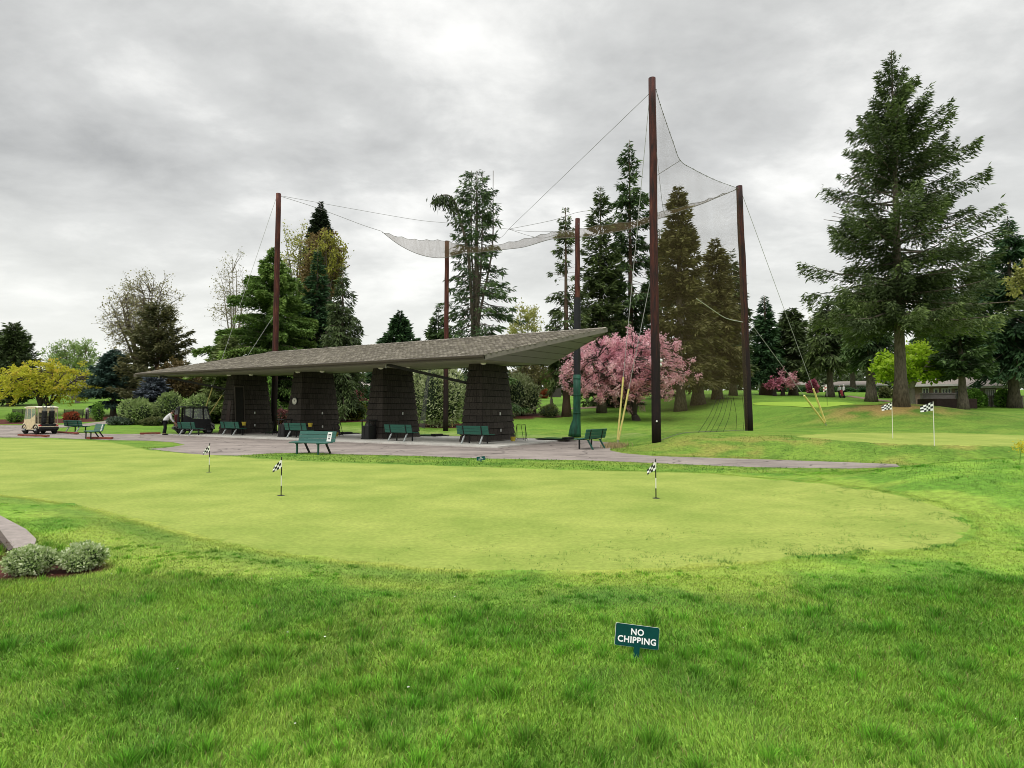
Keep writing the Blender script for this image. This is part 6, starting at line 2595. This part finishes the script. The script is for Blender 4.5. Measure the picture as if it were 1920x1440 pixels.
# ------------------------------------------------------------------ shrubs
shrub('rhododendron', 'huge pale leaved rhododendron behind the slim brown pole', 822, None, 800, 58, 698, F_rhod, 15000, (.26, .095), 101, lobes=10, up=.6, group='tall rhododendrons beyond the slab')
shrub('rhododendron', 'pale leaved rhododendron right of the nearest pillar', 978, None, 779, 38, 706, F_rhod, 9000, (.26, .095), 102, lobes=8, up=.6, group='tall rhododendrons beyond the slab', stems=True)
shrub('round_bush', 'low rounded dark bush on the lawn right of the nearest pillar', 1030, None, 783, 20, 759, F_dkbush, 4000, (.14, .05), 103, up=.8)
shrub('hedge_bush', 'clipped yellow green bush in front of a trunk, left half of the pair', 640, None, 788, 24, 757, F_hedge, 5000, (.11, .06), 104, group='clipped yellow green bushes between the middle pillars')
shrub('hedge_bush', 'clipped yellow green bush right half of the pair beside the litter bin pillar', 668, None, 788, 22, 756, F_hedge, 5000, (.11, .06), 105, group='clipped yellow green bushes between the middle pillars')
shrub('rhododendron', 'spreading soft green rhododendron on the left with bare stems below', 262, None, 795, 38, 748, F_rhod2, 7000, (.20, .08), 106, stems=True, group='soft green rhododendrons at the left')
shrub('rhododendron', 'spreading soft green rhododendron behind the dark golf cart', 318, None, 794, 30, 742, F_rhod2, 6000, (.20, .08), 107, stems=True, group='soft green rhododendrons at the left')
shrub('rhododendron', 'soft green rhododendron behind the guard wires left of the shelter', 372, 50, 775, 34, 745, F_rhod2, 5000, (.22, .09), 108, group='soft green rhododendrons at the left')
shrub('flowering_bush', 'pale flowered bush behind the left yellow guard wires', 396, 52, 775, 12, 748, foliage('cream_bush', (.10, .11, .05), [(.28, .27, .16), (.55, .50, .42)], .2), 1800, (.2, .12), 109)
shrub('red_bush', 'small red leaved bush in front of the black garden bench', 134, None, 790, 14, 775, F_red, 2600, (.13, .08), 110)
shrub('leafy_bush', 'small open green bush left of the beige golf cart', 28, None, 792, 14, 776, F_green, 1600, (.16, .09), 111)
shrub('leafy_bush', 'small green bush between the marker post and the spruce', 184, None, 789, 10, 760, F_green, 1300, (.18, .08), 112)
shrub('low_plants', 'dark low ground covering plants along the lawn edge left of the person', 226, None, 796.5, 26, 784, F_gcov, 4000, (.13, .07), 113, cat='plants')
shrub('low_plants', 'dark low ground covering plants behind the bending person', 290, None, 797.5, 24, 784, F_dkbush, 3500, (.15, .07), 114, cat='plants')
shrub('pink_bush', 'pink blossoming bush beside a white house corner between the left pillars', 540, 60, 745, 16, 712, F_pinkb, 3000, (.22, .15), 115)
shrub('azalea_bush', 'small bright pink azalea mound at the far lawn edge', 682, 84, 742, 8, 733, F_pinkb, 1200, (.3, .2), 116)
shrub('azalea_bush', 'tiny bright pink azalea left of the larger pink mound', 666, 84, 742, 4, 736, F_pinkb, 600, (.3, .2), 117)
shrub('red_bush', 'purplish red shrub row seen behind the reddish pole', 528, 50, 785, 24, 772, foliage('purple_bush', (.06, .02, .025), [(.15, .05, .06), (.25, .11, .10)], .2), 2600, (.16, .1), 118)
shrub('red_flowering_bush', 'deep pink bush far off above a yellow wire guard', 1524, 90, 735, 8, 718, F_plum, 1500, (.4, .3), 119)
for i, (x, hw, tp, lab) in enumerate(((1825, 15, 733, 'bright green round shrub left of the deck at the right hand house'), (1886, 17, 735, 'green shrub in front of the railing at the far right'), (1838, 9, 742, 'small bright green shrub beside the deck'))):
    shrub('garden_shrub', lab, x, 54.5 + i * .4, 754, hw, tp, F_green, 2200, (.26, .17), 120 + i, group='garden shrubs at the right hand houses')
shrub('garden_shrub', 'dark clipped shrub just left of the big fir trunk', 1661, 74, 745, 14, 731, F_dkbush, 1800, (.3, .2), 124)
shrub('garden_shrub', 'dark evergreen shrub at the far house between the middle pillars', 655, 86, 742, 14, 718, F_cyp, 1800, (.35, .2), 125)
for i, (x, hw, tp) in enumerate(((1455, 30, 731), (1515, 30, 731), (1575, 32, 732), (1630, 24, 732))):
    shrub('hedge_bush', 'low dark hedge piece along the far lawn, %s' % ('leftmost by the narrow spire conifer', 'under the deep pink bush', 'below the long low house', 'right end by the pale double trunk')[i], x, 96, 740, hw, tp, F_cyp, 1800, (.45, .3), 130 + i, group='low hedge along the far lawn', depth=.35)

# variegated bushes in the near bed
shrub('variegated_bush', 'cream and green variegated bush at the far left of the near mulch bed', 54, None, 1076, 46, 1032, F_box, 11000, (.028, .018), 141, lobes=11, lump=.45, shellw=.4, core=(.05, .08, .03), group='variegated bushes in the near mulch bed', up=.5)
shrub('variegated_bush', 'cream and green variegated bush at the lawn side of the near mulch bed', 154, None, 1066, 42, 1026, F_box, 11000, (.028, .018), 142, lobes=11, lump=.45, shellw=.4, core=(.05, .08, .03), group='variegated bushes in the near mulch bed', up=.5)

# yellow flower at the right edge
p = gnd(1912, 872)
t = empty('flower_plant', p, 0, 'thin plant with a yellow flower head at the right edge', 'flower')
m = MB()
m.tube([(0, 0, 0), (.02, 0, .18), (.05, 0, .36)], [.006, .005, .004], 5)
m.build('stem', mat('stem_green', (.10, .20, .03), .7, .1), t)
rg_ = np.random.default_rng(9)
n = 160
P = rg_.normal(0, 1, (n, 3)) * np.array([.06, .06, .07]) + np.array([.05, 0, .36])
V, Fq = sprays(P, norm(rg_.normal(size=(n, 3))), np.full(n, .04), np.full(n, .025), rg_)
mesh_np('flower_head', V, Fq, foliage('flower_yellow', (.40, .33, .02), (.75, .66, .05), .3), t, v=np.repeat(rg_.random(n), 4))

# far woods closing the view (no tree of it can be told apart)
rg_ = np.random.default_rng(77)
n = 60000
X = rg_.uniform(-190, 210, n)
Yw = 128 + rg_.normal(0, 5, n) + .0 * X
hmax = 3.2 + 4.2 * fbm(X * .07 + 3, X * 0 + 2, 4, 3)
Z = rg_.random(n) ** .8 * hmax
P = np.stack([X, Yw, terrain(X, Yw) + Z], 1)
V, Fq = sprays(P, norm(rg_.normal(size=(n, 3))), rg_.uniform(.5, 1.4, n), rg_.uniform(.3, .8, n), rg_)
o = mesh_np('far_woods', V, Fq, foliage('woods_far', (.02, .035, .015), [(.06, .085, .03), (.15, .18, .06)], .15, pscale=.12, patch=.9), v=np.repeat(np.clip(.2 + .5 * rg_.random(n), 0, 1), 4))
tag(o, 'mixed woods and gardens closing the far side of the course', 'woods', kind='stuff')

# ------------------------------------------------------------------ houses
M_roofh = mat('house_roof', (.27, .235, .205), .9, .12, 3, bump=.3, bscale=15, stretch=(1, 3, 3))
M_win = mat('window_dark', (.03, .035, .04), .2, .1, spec=.5)
M_trim = mat('house_trim', (.55, .54, .52), .6, .05)


def house(label, xa, xb, Y, eave_py, ridge_py, base_py, wall, wins, depth=9, roofm=None, group='low houses along the far lawn', door=None, over=.6, hip=.22, chimney=None):
    """a low house facing the camera between two pixel columns"""
    a, b = onground(xa, Y, base_py), onground(xb, Y, base_py)
    c = (a + b) / 2
    c.z = min(a.z, b.z) - .1
    phi_ = math.atan2(c.x, c.y)
    h = empty('house', c, -phi_, label, 'house', group)
    w2 = (b.x - a.x) / 2 * math.cos(phi_)
    ze = pix((xa + xb) / 2, eave_py, Y).z - c.z
    zr = pix((xa + xb) / 2, ridge_py, Y + depth * .5).z - c.z
    m = MB()
    m.box((0, depth / 2, ze / 2 - .4), (2 * w2, depth, ze + .8))
    wl = m.build('wall', wall, h)
    m = MB()
    e = [(-w2 - over, -over, ze - .02), (w2 + over, -over, ze - .02), (w2 + over, depth + over, ze - .02), (-w2 - over, depth + over, ze - .02)]
    e2 = [(x, y, z + .16) for x, y, z in e]
    k = hip * 2 * w2
    rd = [(-w2 + k, depth / 2, zr), (w2 - k, depth / 2, zr)]
    m.add(e + e2 + rd, [(3, 2, 1, 0), (0, 1, 5, 4), (1, 2, 6, 5), (2, 3, 7, 6), (3, 0, 4, 7), (4, 5, 9, 8), (6, 7, 8, 9), (5, 6, 9), (7, 4, 8)])
    rf = m.build('roof', roofm or M_roofh, h)
    m = MB()
    m.box((0, -over - .03, ze + .06), (2 * w2 + 2 * over, .05, .20))
    m.build('fascia', M_trim, rf)
    if chimney is not None:
        m = MB()
        m.box((chimney * w2, depth * .5, zr + .1), (.9, .7, 1.6))
        m.build('chimney', mat('brick_far', (.25, .14, .10), .9, .15, 8), rf)
    for (u0, u1, z0, z1, nbar) in wins:
        x0, x1 = -w2 + 2 * w2 * u0, -w2 + 2 * w2 * u1
        za, zb = ze * z0, ze * z1
        m = MB()
        m.box(((x0 + x1) / 2, -.02, (za + zb) / 2), (x1 - x0, .05, zb - za))
        g = m.build('window', M_win, h)
        m = MB()
        t_ = .10
        for i in range(nbar + 1):
            x = x0 + (x1 - x0) * i / nbar
            m.box((x, -.05, (za + zb) / 2), (t_, .08, zb - za + t_))
        m.box(((x0 + x1) / 2, -.055, za), (x1 - x0 - t_, .07, t_))
        m.box(((x0 + x1) / 2, -.055, zb), (x1 - x0 - t_, .07, t_))
        m.build('window_frame', M_trim, g)
    return h, w2, ze


W_grey = mat('wall_grey', (.26, .25, .25), .9, .08, 3)
W_brick = mat('wall_brick', (.28, .20, .17), .9, .15, 6, bump=.3)
W_taupe = mat('wall_taupe', (.24, .21, .20), .9, .1, 3)
W_pale = mat('wall_pale', (.50, .48, .45), .9, .05, 3)
house('long low grey house with white window bars far behind the yellow wire guards', 1546, 1655, 104, 723.5, 715, 736, W_grey, [(.08, .22, .25, .8, 3), (.26, .42, .2, .85, 5), (.47, .56, .05, .85, 2), (.6, .72, .2, .8, 3), (.78, .9, .25, .8, 3)])
house('small pale house far off between two dark conifers', 1492, 1512, 106, 722, 716, 737, W_pale, [(.25, .75, .3, .8, 2)], depth=6)
house('brick and taupe house behind the lime green maple', 1700, 1790, 60, 724, 706, 749, W_brick, [(.06, .13, .2, .85, 1), (.34, .46, .3, .9, 2), (.58, .66, .3, .85, 1), (.74, .92, .05, .85, 3)], chimney=.3)
h, w2, ze = house('grey house with a dark deck at the right beside the spreading pine', 1782, 1868, 58.5, 727.5, 708, 751, W_taupe, [(.03, .30, .0, .88, 3), (.42, .60, .2, .9, 2), (.78, .96, .05, .9, 4)])
house('taupe house with a dark roof at the far left edge behind the maple', -60, 37, 84, 752, 741, 764, W_taupe, [(.55, .68, .1, .8, 2), (.80, .92, .1, .8, 2)])
house('white house corner beside the pink bush between the left pillars', 530, 560, 72, 722, 713, 746, W_pale, [(.2, .45, .2, .8, 1)], depth=6)
house('far brown house half hidden by a trunk between the middle pillars', 640, 730, 98, 727, 716, 742, W_grey, [(.1, .2, .2, .8, 2), (.6, .75, .2, .8, 3)], roofm=mat('roof_light', (.36, .33, .29), .9, .1, 3))
# timber deck, garden wall and railing of the right hand houses
p0, p1 = onground(1738, 54), onground(1812, 54)
m = MB()
c = (p0 + p1) / 2
Lx = (p1.x - p0.x)
m.box((0, 0, .35), (Lx, 2.5, .9))
o = m.build('timber_deck', mat('deck_dark_red', (.07, .04, .038), .8, .15, 4))
o.location = c
tag(o, 'dark reddish timber deck in front of the right hand houses', 'deck')
p0, p1 = onground(1728, 57), onground(1790, 57)
m = MB()
c = (p0 + p1) / 2
m.box((0, 0, .6), (p1.x - p0.x, .3, 1.2))
m.box((0, 0, 1.24), (p1.x - p0.x + .1, .42, .08))
o = m.build('garden_wall', mat('garden_wall', (.22, .19, .19), .9, .1, 3))
o.location = c
tag(o, 'low taupe garden wall between the brick house and the deck', 'wall')
p0, p1 = onground(1842, 56), onground(1925, 56)
m = MB()
c = (p0 + p1) / 2
r_ = empty('railing', c, 0, 'grey brown timber railing at the far right house', 'railing')
Lx = p1.x - p0.x
m.box((0, 0, 1.0), (Lx, .10, .10))
m.box((0, 0, .35), (Lx, .08, .10))
m.build('rail', mat('rail_timber', (.24, .20, .18), .8, .1), r_)
n = 10
for i in range(n + 1):
    m = MB()
    m.box((-Lx / 2 + Lx * i / n, 0, .5), (.16, .16, 1.1))
    m.build('post', mat('rail_timber', (.24, .20, .18), .8, .1), r_)
# red cars / dark fence glimpsed far off right of the nearest pillar
m = MB()
a, b = onground(1030, 100), onground(1052, 100)
m.box((0, 0, .9), ((b.x - a.x), .2, 1.9))
o = m.build('fence', mat('fence_dark', (.07, .06, .055), .9, .15, 2))
o.location = (a + b) / 2
tag(o, 'dark board fence far off under the small fresh green tree', 'fence')
shrub('red_bush', 'low red bush far off right of the nearest pillar', 1020, 96, 742, 8, 733, F_red, 900, (.35, .25), 160)

# ------------------------------------------------------------------ grass
M_grass = None


def grass_material():
    m, t, p = newmat('grass_blades')
    at = t.nodes.new('ShaderNodeAttribute')
    at.attribute_name = 'gcol'
    t.links.new(at.outputs['Color'], p.inputs['Base Color'])
    p.inputs['Roughness'].default_value = .55
    p.inputs['Specular IOR Level'].default_value = .3
    tr = t.nodes.new('ShaderNodeBsdfTranslucent')
    t.links.new(at.outputs['Color'], tr.inputs['Color'])
    mx = t.nodes.new('ShaderNodeMixShader')
    mx.inputs[0].default_value = .35
    t.links.new(p.outputs[0], mx.inputs[1])
    t.links.new(tr.outputs[0], mx.inputs[2])
    t.links.new(mx.outputs[0], t.nodes['Material Output'].inputs['Surface'])
    return m


def scatter(rg, n, y0, y1, slack=1.06):
    """points in the wedge of lawn seen, uniform per area between two depths"""
    y = np.sqrt(rg.random(n) * (y1 * y1 - y0 * y0) + y0 * y0)
    x = rg.uniform(-1, 1, n) * (960 / F * y * slack + 2.6)
    return x, y


def blades(name, label, x, y, length, width, rg, lean=.45, extra_col=None, splay=None):
    n = len(x)
    z = terrain(x, y)
    rough = (~in_poly(x, y, green_poly)) & (y < 16)
    z = z + np.where(rough, 0.05 * (fbm(x * 1.3, y * 1.3, 3, 3) - 0.5) * np.clip(dist_poly(x, y, green_poly) / 1.0, 0, 1) * np.clip(1 - (y - 10) / 6, 0, 1), 0) - .004
    # blades lie over together, patch by patch
    ang = fbm(x * 1.1, y * 1.1, 41, 3) * 4 * PI + rg.normal(0, 1.3, n)
    ln = lean * (.25 + rg.random(n) * 1.0)
    if splay is not None:
        ang = splay[0] + rg.normal(0, .5, n)
        ln = np.clip(lean * (.25 + .7 * splay[1] + .4 * rg.random(n)), 0, 1.3)
    dx, dy = np.cos(ang) * ln, np.sin(ang) * ln
    B = np.stack([x, y, z], 1)
    up1 = norm(np.stack([dx * .45, dy * .45, np.ones(n)], 1))
    up2 = norm(np.stack([dx * 1.9, dy * 1.9, np.ones(n) * (1 - .25 * ln)], 1))
    fa = rg.uniform(0, 2 * PI, n)
    W = np.stack([np.cos(fa), np.sin(fa), np.zeros(n)], 1)
    h = length[:, None]
    w = width[:, None]
    V = np.empty((n, 5, 3))
    V[:, 0] = B - W * w * .5
    V[:, 1] = B + W * w * .5
    M1 = B + up1 * h * .55
    V[:, 2] = M1 + W * w * .42
    V[:, 3] = M1 - W * w * .42
    V[:, 4] = M1 + up2 * h * .5
    b = np.arange(n)[:, None] * 5
    F1 = np.concatenate([b + 0, b + 1, b + 2], 1)
    F2 = np.concatenate([b + 0, b + 2, b + 3], 1)
    F3 = np.concatenate([b + 3, b + 2, b + 4], 1)
    Fc = np.concatenate([F1, F2, F3], 0)
    o = mesh_np(name, V.reshape(-1, 3), Fc, M_grass, nper=3)
    c = ground_color(x, y)
    lum = (.55 + 1.15 * rg.random(n) ** 1.3)[:, None] * 1.22
    hue = rg.random(n)[:, None]
    c = c * lum * (1 + np.array([[.35, .05, .3]]) * (hue - .5))
    straw = rg.random(n) < .025
    c[straw] = np.array([.34, .30, .12]) * (.7 + .5 * rg.random(straw.sum()))[:, None]
    if extra_col is not None:
        c = extra_col(c)
    cc_ = np.repeat(c, 5, axis=0)
    a = o.data.attributes.new('gcol', 'FLOAT_COLOR', 'POINT')
    a.data.foreach_set('color', np.concatenate([cc_, np.ones((len(cc_), 1))], 1).astype(np.float32).ravel())
    tag(o, label, 'grass', kind='stuff')
    return o


M_grass = grass_material()
rg = np.random.default_rng(2026)


def outside(x, y):
    k = ~in_poly(x, y, green_poly) & ~in_poly(x, y, apron_poly) & ~in_poly(x, y, cp) & ~in_poly(x, y, slab_poly)
    for b in beds[:1]:
        k &= ~in_poly(x, y, b)
    return k


def lawn_len(x, y):
    """height of the turf at a spot: short by the green, longer away from it"""
    dg = dist_poly(x, y, green_poly)
    n = fbm(x * 1.6, y * 1.6, 61, 3)
    left = sm(-1.0, -3.0, x)
    k = sm(.55 + .25 * n, 1.35 + .4 * n, dg + .35 * left * sm(6.2, 5.2, y))
    return .018 + .026 * k * (.6 + .8 * n), k


for i, (y0, y1, n, wd) in enumerate(((1.9, 4.0, 215000, .0052), (4.0, 6.2, 225000, .0062), (6.2, 9.5, 150000, .0075), (9.5, 16.5, 110000, .010))):
    x, y = scatter(rg, n, y0, y1)
    k = outside(x, y)
    x, y = x[k], y[k]
    ln, kk = lawn_len(x, y)
    ln = ln * (.55 + .75 * rg.random(len(x))) * (1, 1, 1, .72)[i]
    wdt = wd * (.6 + .8 * rg.random(len(x)))
    blades('rough_grass', ('short lawn grass nearest the camera', 'lawn grass around the NO CHIPPING sign', 'shorter fringe grass along the near edge of the green', 'grass at the sides of the green')[i], x, y, ln, wdt, rg, lean=.75)

# coarse tufts standing out of the lawn, each splaying from its own crown
for i, (y0, y1, nt, nb_, wd, lab) in enumerate(((1.9, 4.4, 800, 130, .0050, 'coarse darker grass tufts nearest the camera'), (4.4, 7.5, 1050, 75, .0064, 'coarse darker grass tufts around the near edge of the green'),
                                                (7.5, 16.5, 800, 30, .0095, 'coarse darker grass tufts on the bank at the right'))):
    x, y = scatter(rg, nt, y0, y1)
    # tufts keep together in drifts
    k = outside(x, y) & (fbm(x * .9, y * .9, 83, 2) + .30 * rg.random(nt) - .12 * sm(1.8, 4.0, x) * (y > 4) > .50)
    x, y = x[k], y[k]
    if i == 0:       # tufts left uncut round the sign's stake
        x = np.concatenate([x, [.80, .90, .86, .98, .74]])
        y = np.concatenate([y, [4.06, 4.03, 4.16, 4.0, 4.1]])
    _, kk = lawn_len(x, y)
    hgt = (.028 + .046 * kk) * (.6 + .75 * rg.random(len(x))) * (.7 if i == 2 else 1)
    rad_ = (.045 + .10 * rg.random(len(x)) ** 1.5) * (1 + .5 * (i == 2))
    cnt = np.maximum(6, (nb_ * (rad_ / .09) ** 1.3)).astype(int)
    ti = np.repeat(np.arange(len(x)), cnt)
    m_ = len(ti)
    a_ = rg.uniform(0, 2 * PI, m_)
    q_ = np.abs(rg.normal(0, .55, m_))
    bx_, by_ = x[ti] + np.cos(a_) * q_ * rad_[ti], y[ti] + np.sin(a_) * q_ * rad_[ti]
    tone = (.80 + .38 * rg.random(len(x)))[ti]
    blades('grass_tufts', lab, bx_, by_, hgt[ti] * (.55 + .6 * rg.random(m_)) * np.clip(1.15 - .3 * q_, .4, 1.2), wd * (.6 + .8 * rg.random(m_)), rg, lean=.5, splay=(a_, q_),
           extra_col=lambda c, tone=tone: c * tone[:, None] * np.array([[.76, 1.02, .72]]))

# ragged grass verge between green and asphalt, and the bank beyond the path
pts = []
ap = np.array(apron_poly)
n = 60000
x = rg.uniform(-17, 14, n)
y = rg.uniform(16.0, 27, n)
dg = np.minimum(dist_poly(x, y, green_poly), 9)
da = dist_poly(x, y, apron_poly)
k = outside(x, y) & ((dg < 1.6) | (da < .8) | (rg.random(n) < .35)) & ~in_poly(x, y, chip_poly)
x, y = x[k], y[k]
blades('verge_grass', 'ragged grass verge between the green, the path and the bank', x, y, .042 * (.3 + 1.1 * rg.random(len(x)) ** 1.5), .018 * (.6 + .8 * rg.random(len(x))), rg, lean=.5, extra_col=lambda c: c * np.array([[.72, .78, .75]]))
# fringe blades standing just along the green's edge
n = 26000
per = np.array(green_poly)
seg = rg.integers(0, len(per), n)
f = rg.random(n)[:, None]
q = per[seg] * (1 - f) + np.roll(per, -1, 0)[seg] * f
q = q + rg.normal(0, .07, (n, 2))
k = (np.abs(q[:, 0]) < q[:, 1] * .95 + .5) & (q[:, 1] < 17) & ~in_poly(q[:, 0], q[:, 1], apron_poly)
q = q[k]
blades('fringe_grass', 'thin fringe of longer grass along the edge of the green', q[:, 0], q[:, 1], .020 * (.5 + .9 * rg.random(len(q))), .0045 * np.clip(q[:, 1] / 6, 1, 3), rg, lean=.9, extra_col=lambda c: c * .5 + np.array([[.28, .34, .06]]) * .6)
# scattered tufts creeping into the right side of the green
n = 26000
x = rg.uniform(-1.5, 7.2, n)
y = rg.uniform(5.9, 12, n)
d = dist_poly(x, y, green_poly)
k = in_poly(x, y, green_poly) & (rg.random(n) < np.exp(-d / .75) * (.35 + .65 * sm(0, 3, x))) & (fbm(x * 2.6, y * 2.6, 71, 2) > .53) & (rg.random(n) < .5)
x, y = x[k], y[k]
xs, ys = np.repeat(x, 9) + rg.normal(0, .035, len(x) * 9), np.repeat(y, 9) + rg.normal(0, .035, len(x) * 9)
blades('creeping_grass', 'dark tufts of rough grass creeping into the right edge of the green', xs, ys, .026 * (.5 + .9 * rg.random(len(xs))), np.full(len(xs), .007), rg, lean=.6, extra_col=lambda c: c * np.array([[.40, .62, .55]]))
# straw tuft at the foot of the guy wires
n = 900
q = gnd(1152, 838)
x = q.x + rg.normal(0, .25, n)
y = q.y + rg.normal(0, .5, n)
blades('dry_tuft', 'pale straw tuft at the foot of the left yellow guards', x, y, .22 * (.4 + .8 * rg.random(n)), np.full(n, .02), rg, lean=.6, extra_col=lambda c: np.array([[.42, .33, .17]]) * (.6 + .7 * rg.random(len(c)))[:, None])
# daisies and fallen petals in the lawn
n = 90
x, y = scatter(rg, n, 3.0, 12)
k = outside(x, y)
x, y = x[k], y[k]
m = MB()
for a, b in zip(x, y):
    z = tz(a, b) + .035 + .02 * random.Random(int(a * 999)).random()
    r = .005 + .004 * random.Random(int(b * 999)).random()
    m.add([(a + r * math.cos(t), b + r * math.sin(t), z + .003 * math.sin(3 * t)) for t in np.linspace(0, 2 * PI, 7)[:-1]], [(0, 1, 2, 3, 4, 5)], random.Random(int(a * 77)).random())
o = m.build('daisies', vmat('daisy', [(.45, .42, .38), (.80, .80, .78)], .7), fixn=False)
tag(o, 'tiny white daisies and petals dotted over the lawn', 'flowers', kind='stuff')
n = 600
bx = np.array(beds[0])
x = rg.uniform(bx[:, 0].min(), bx[:, 0].max(), n)
y = rg.uniform(bx[:, 1].min(), bx[:, 1].max(), n)
k = in_poly(x, y, beds[0])
x, y = x[k], y[k]
P = np.stack([x, y, terrain(x, y) + .01], 1)
D = norm(np.stack([rg.normal(size=len(x)), rg.normal(size=len(x)), .25 * rg.normal(size=len(x))], 1))
V, Fq = sprays(P, D, rg.uniform(.02, .06, len(x)), rg.uniform(.006, .016, len(x)), rg, .6)
o = mesh_np('mulch', V, Fq, vmat('mulch_chips', [(.04, .015, .012), (.11, .04, .03), (.17, .08, .06)], .9), v=np.repeat(rg.random(len(x)), 4))
tag(o, 'reddish bark mulch chips in the near bed', 'mulch', kind='stuff')
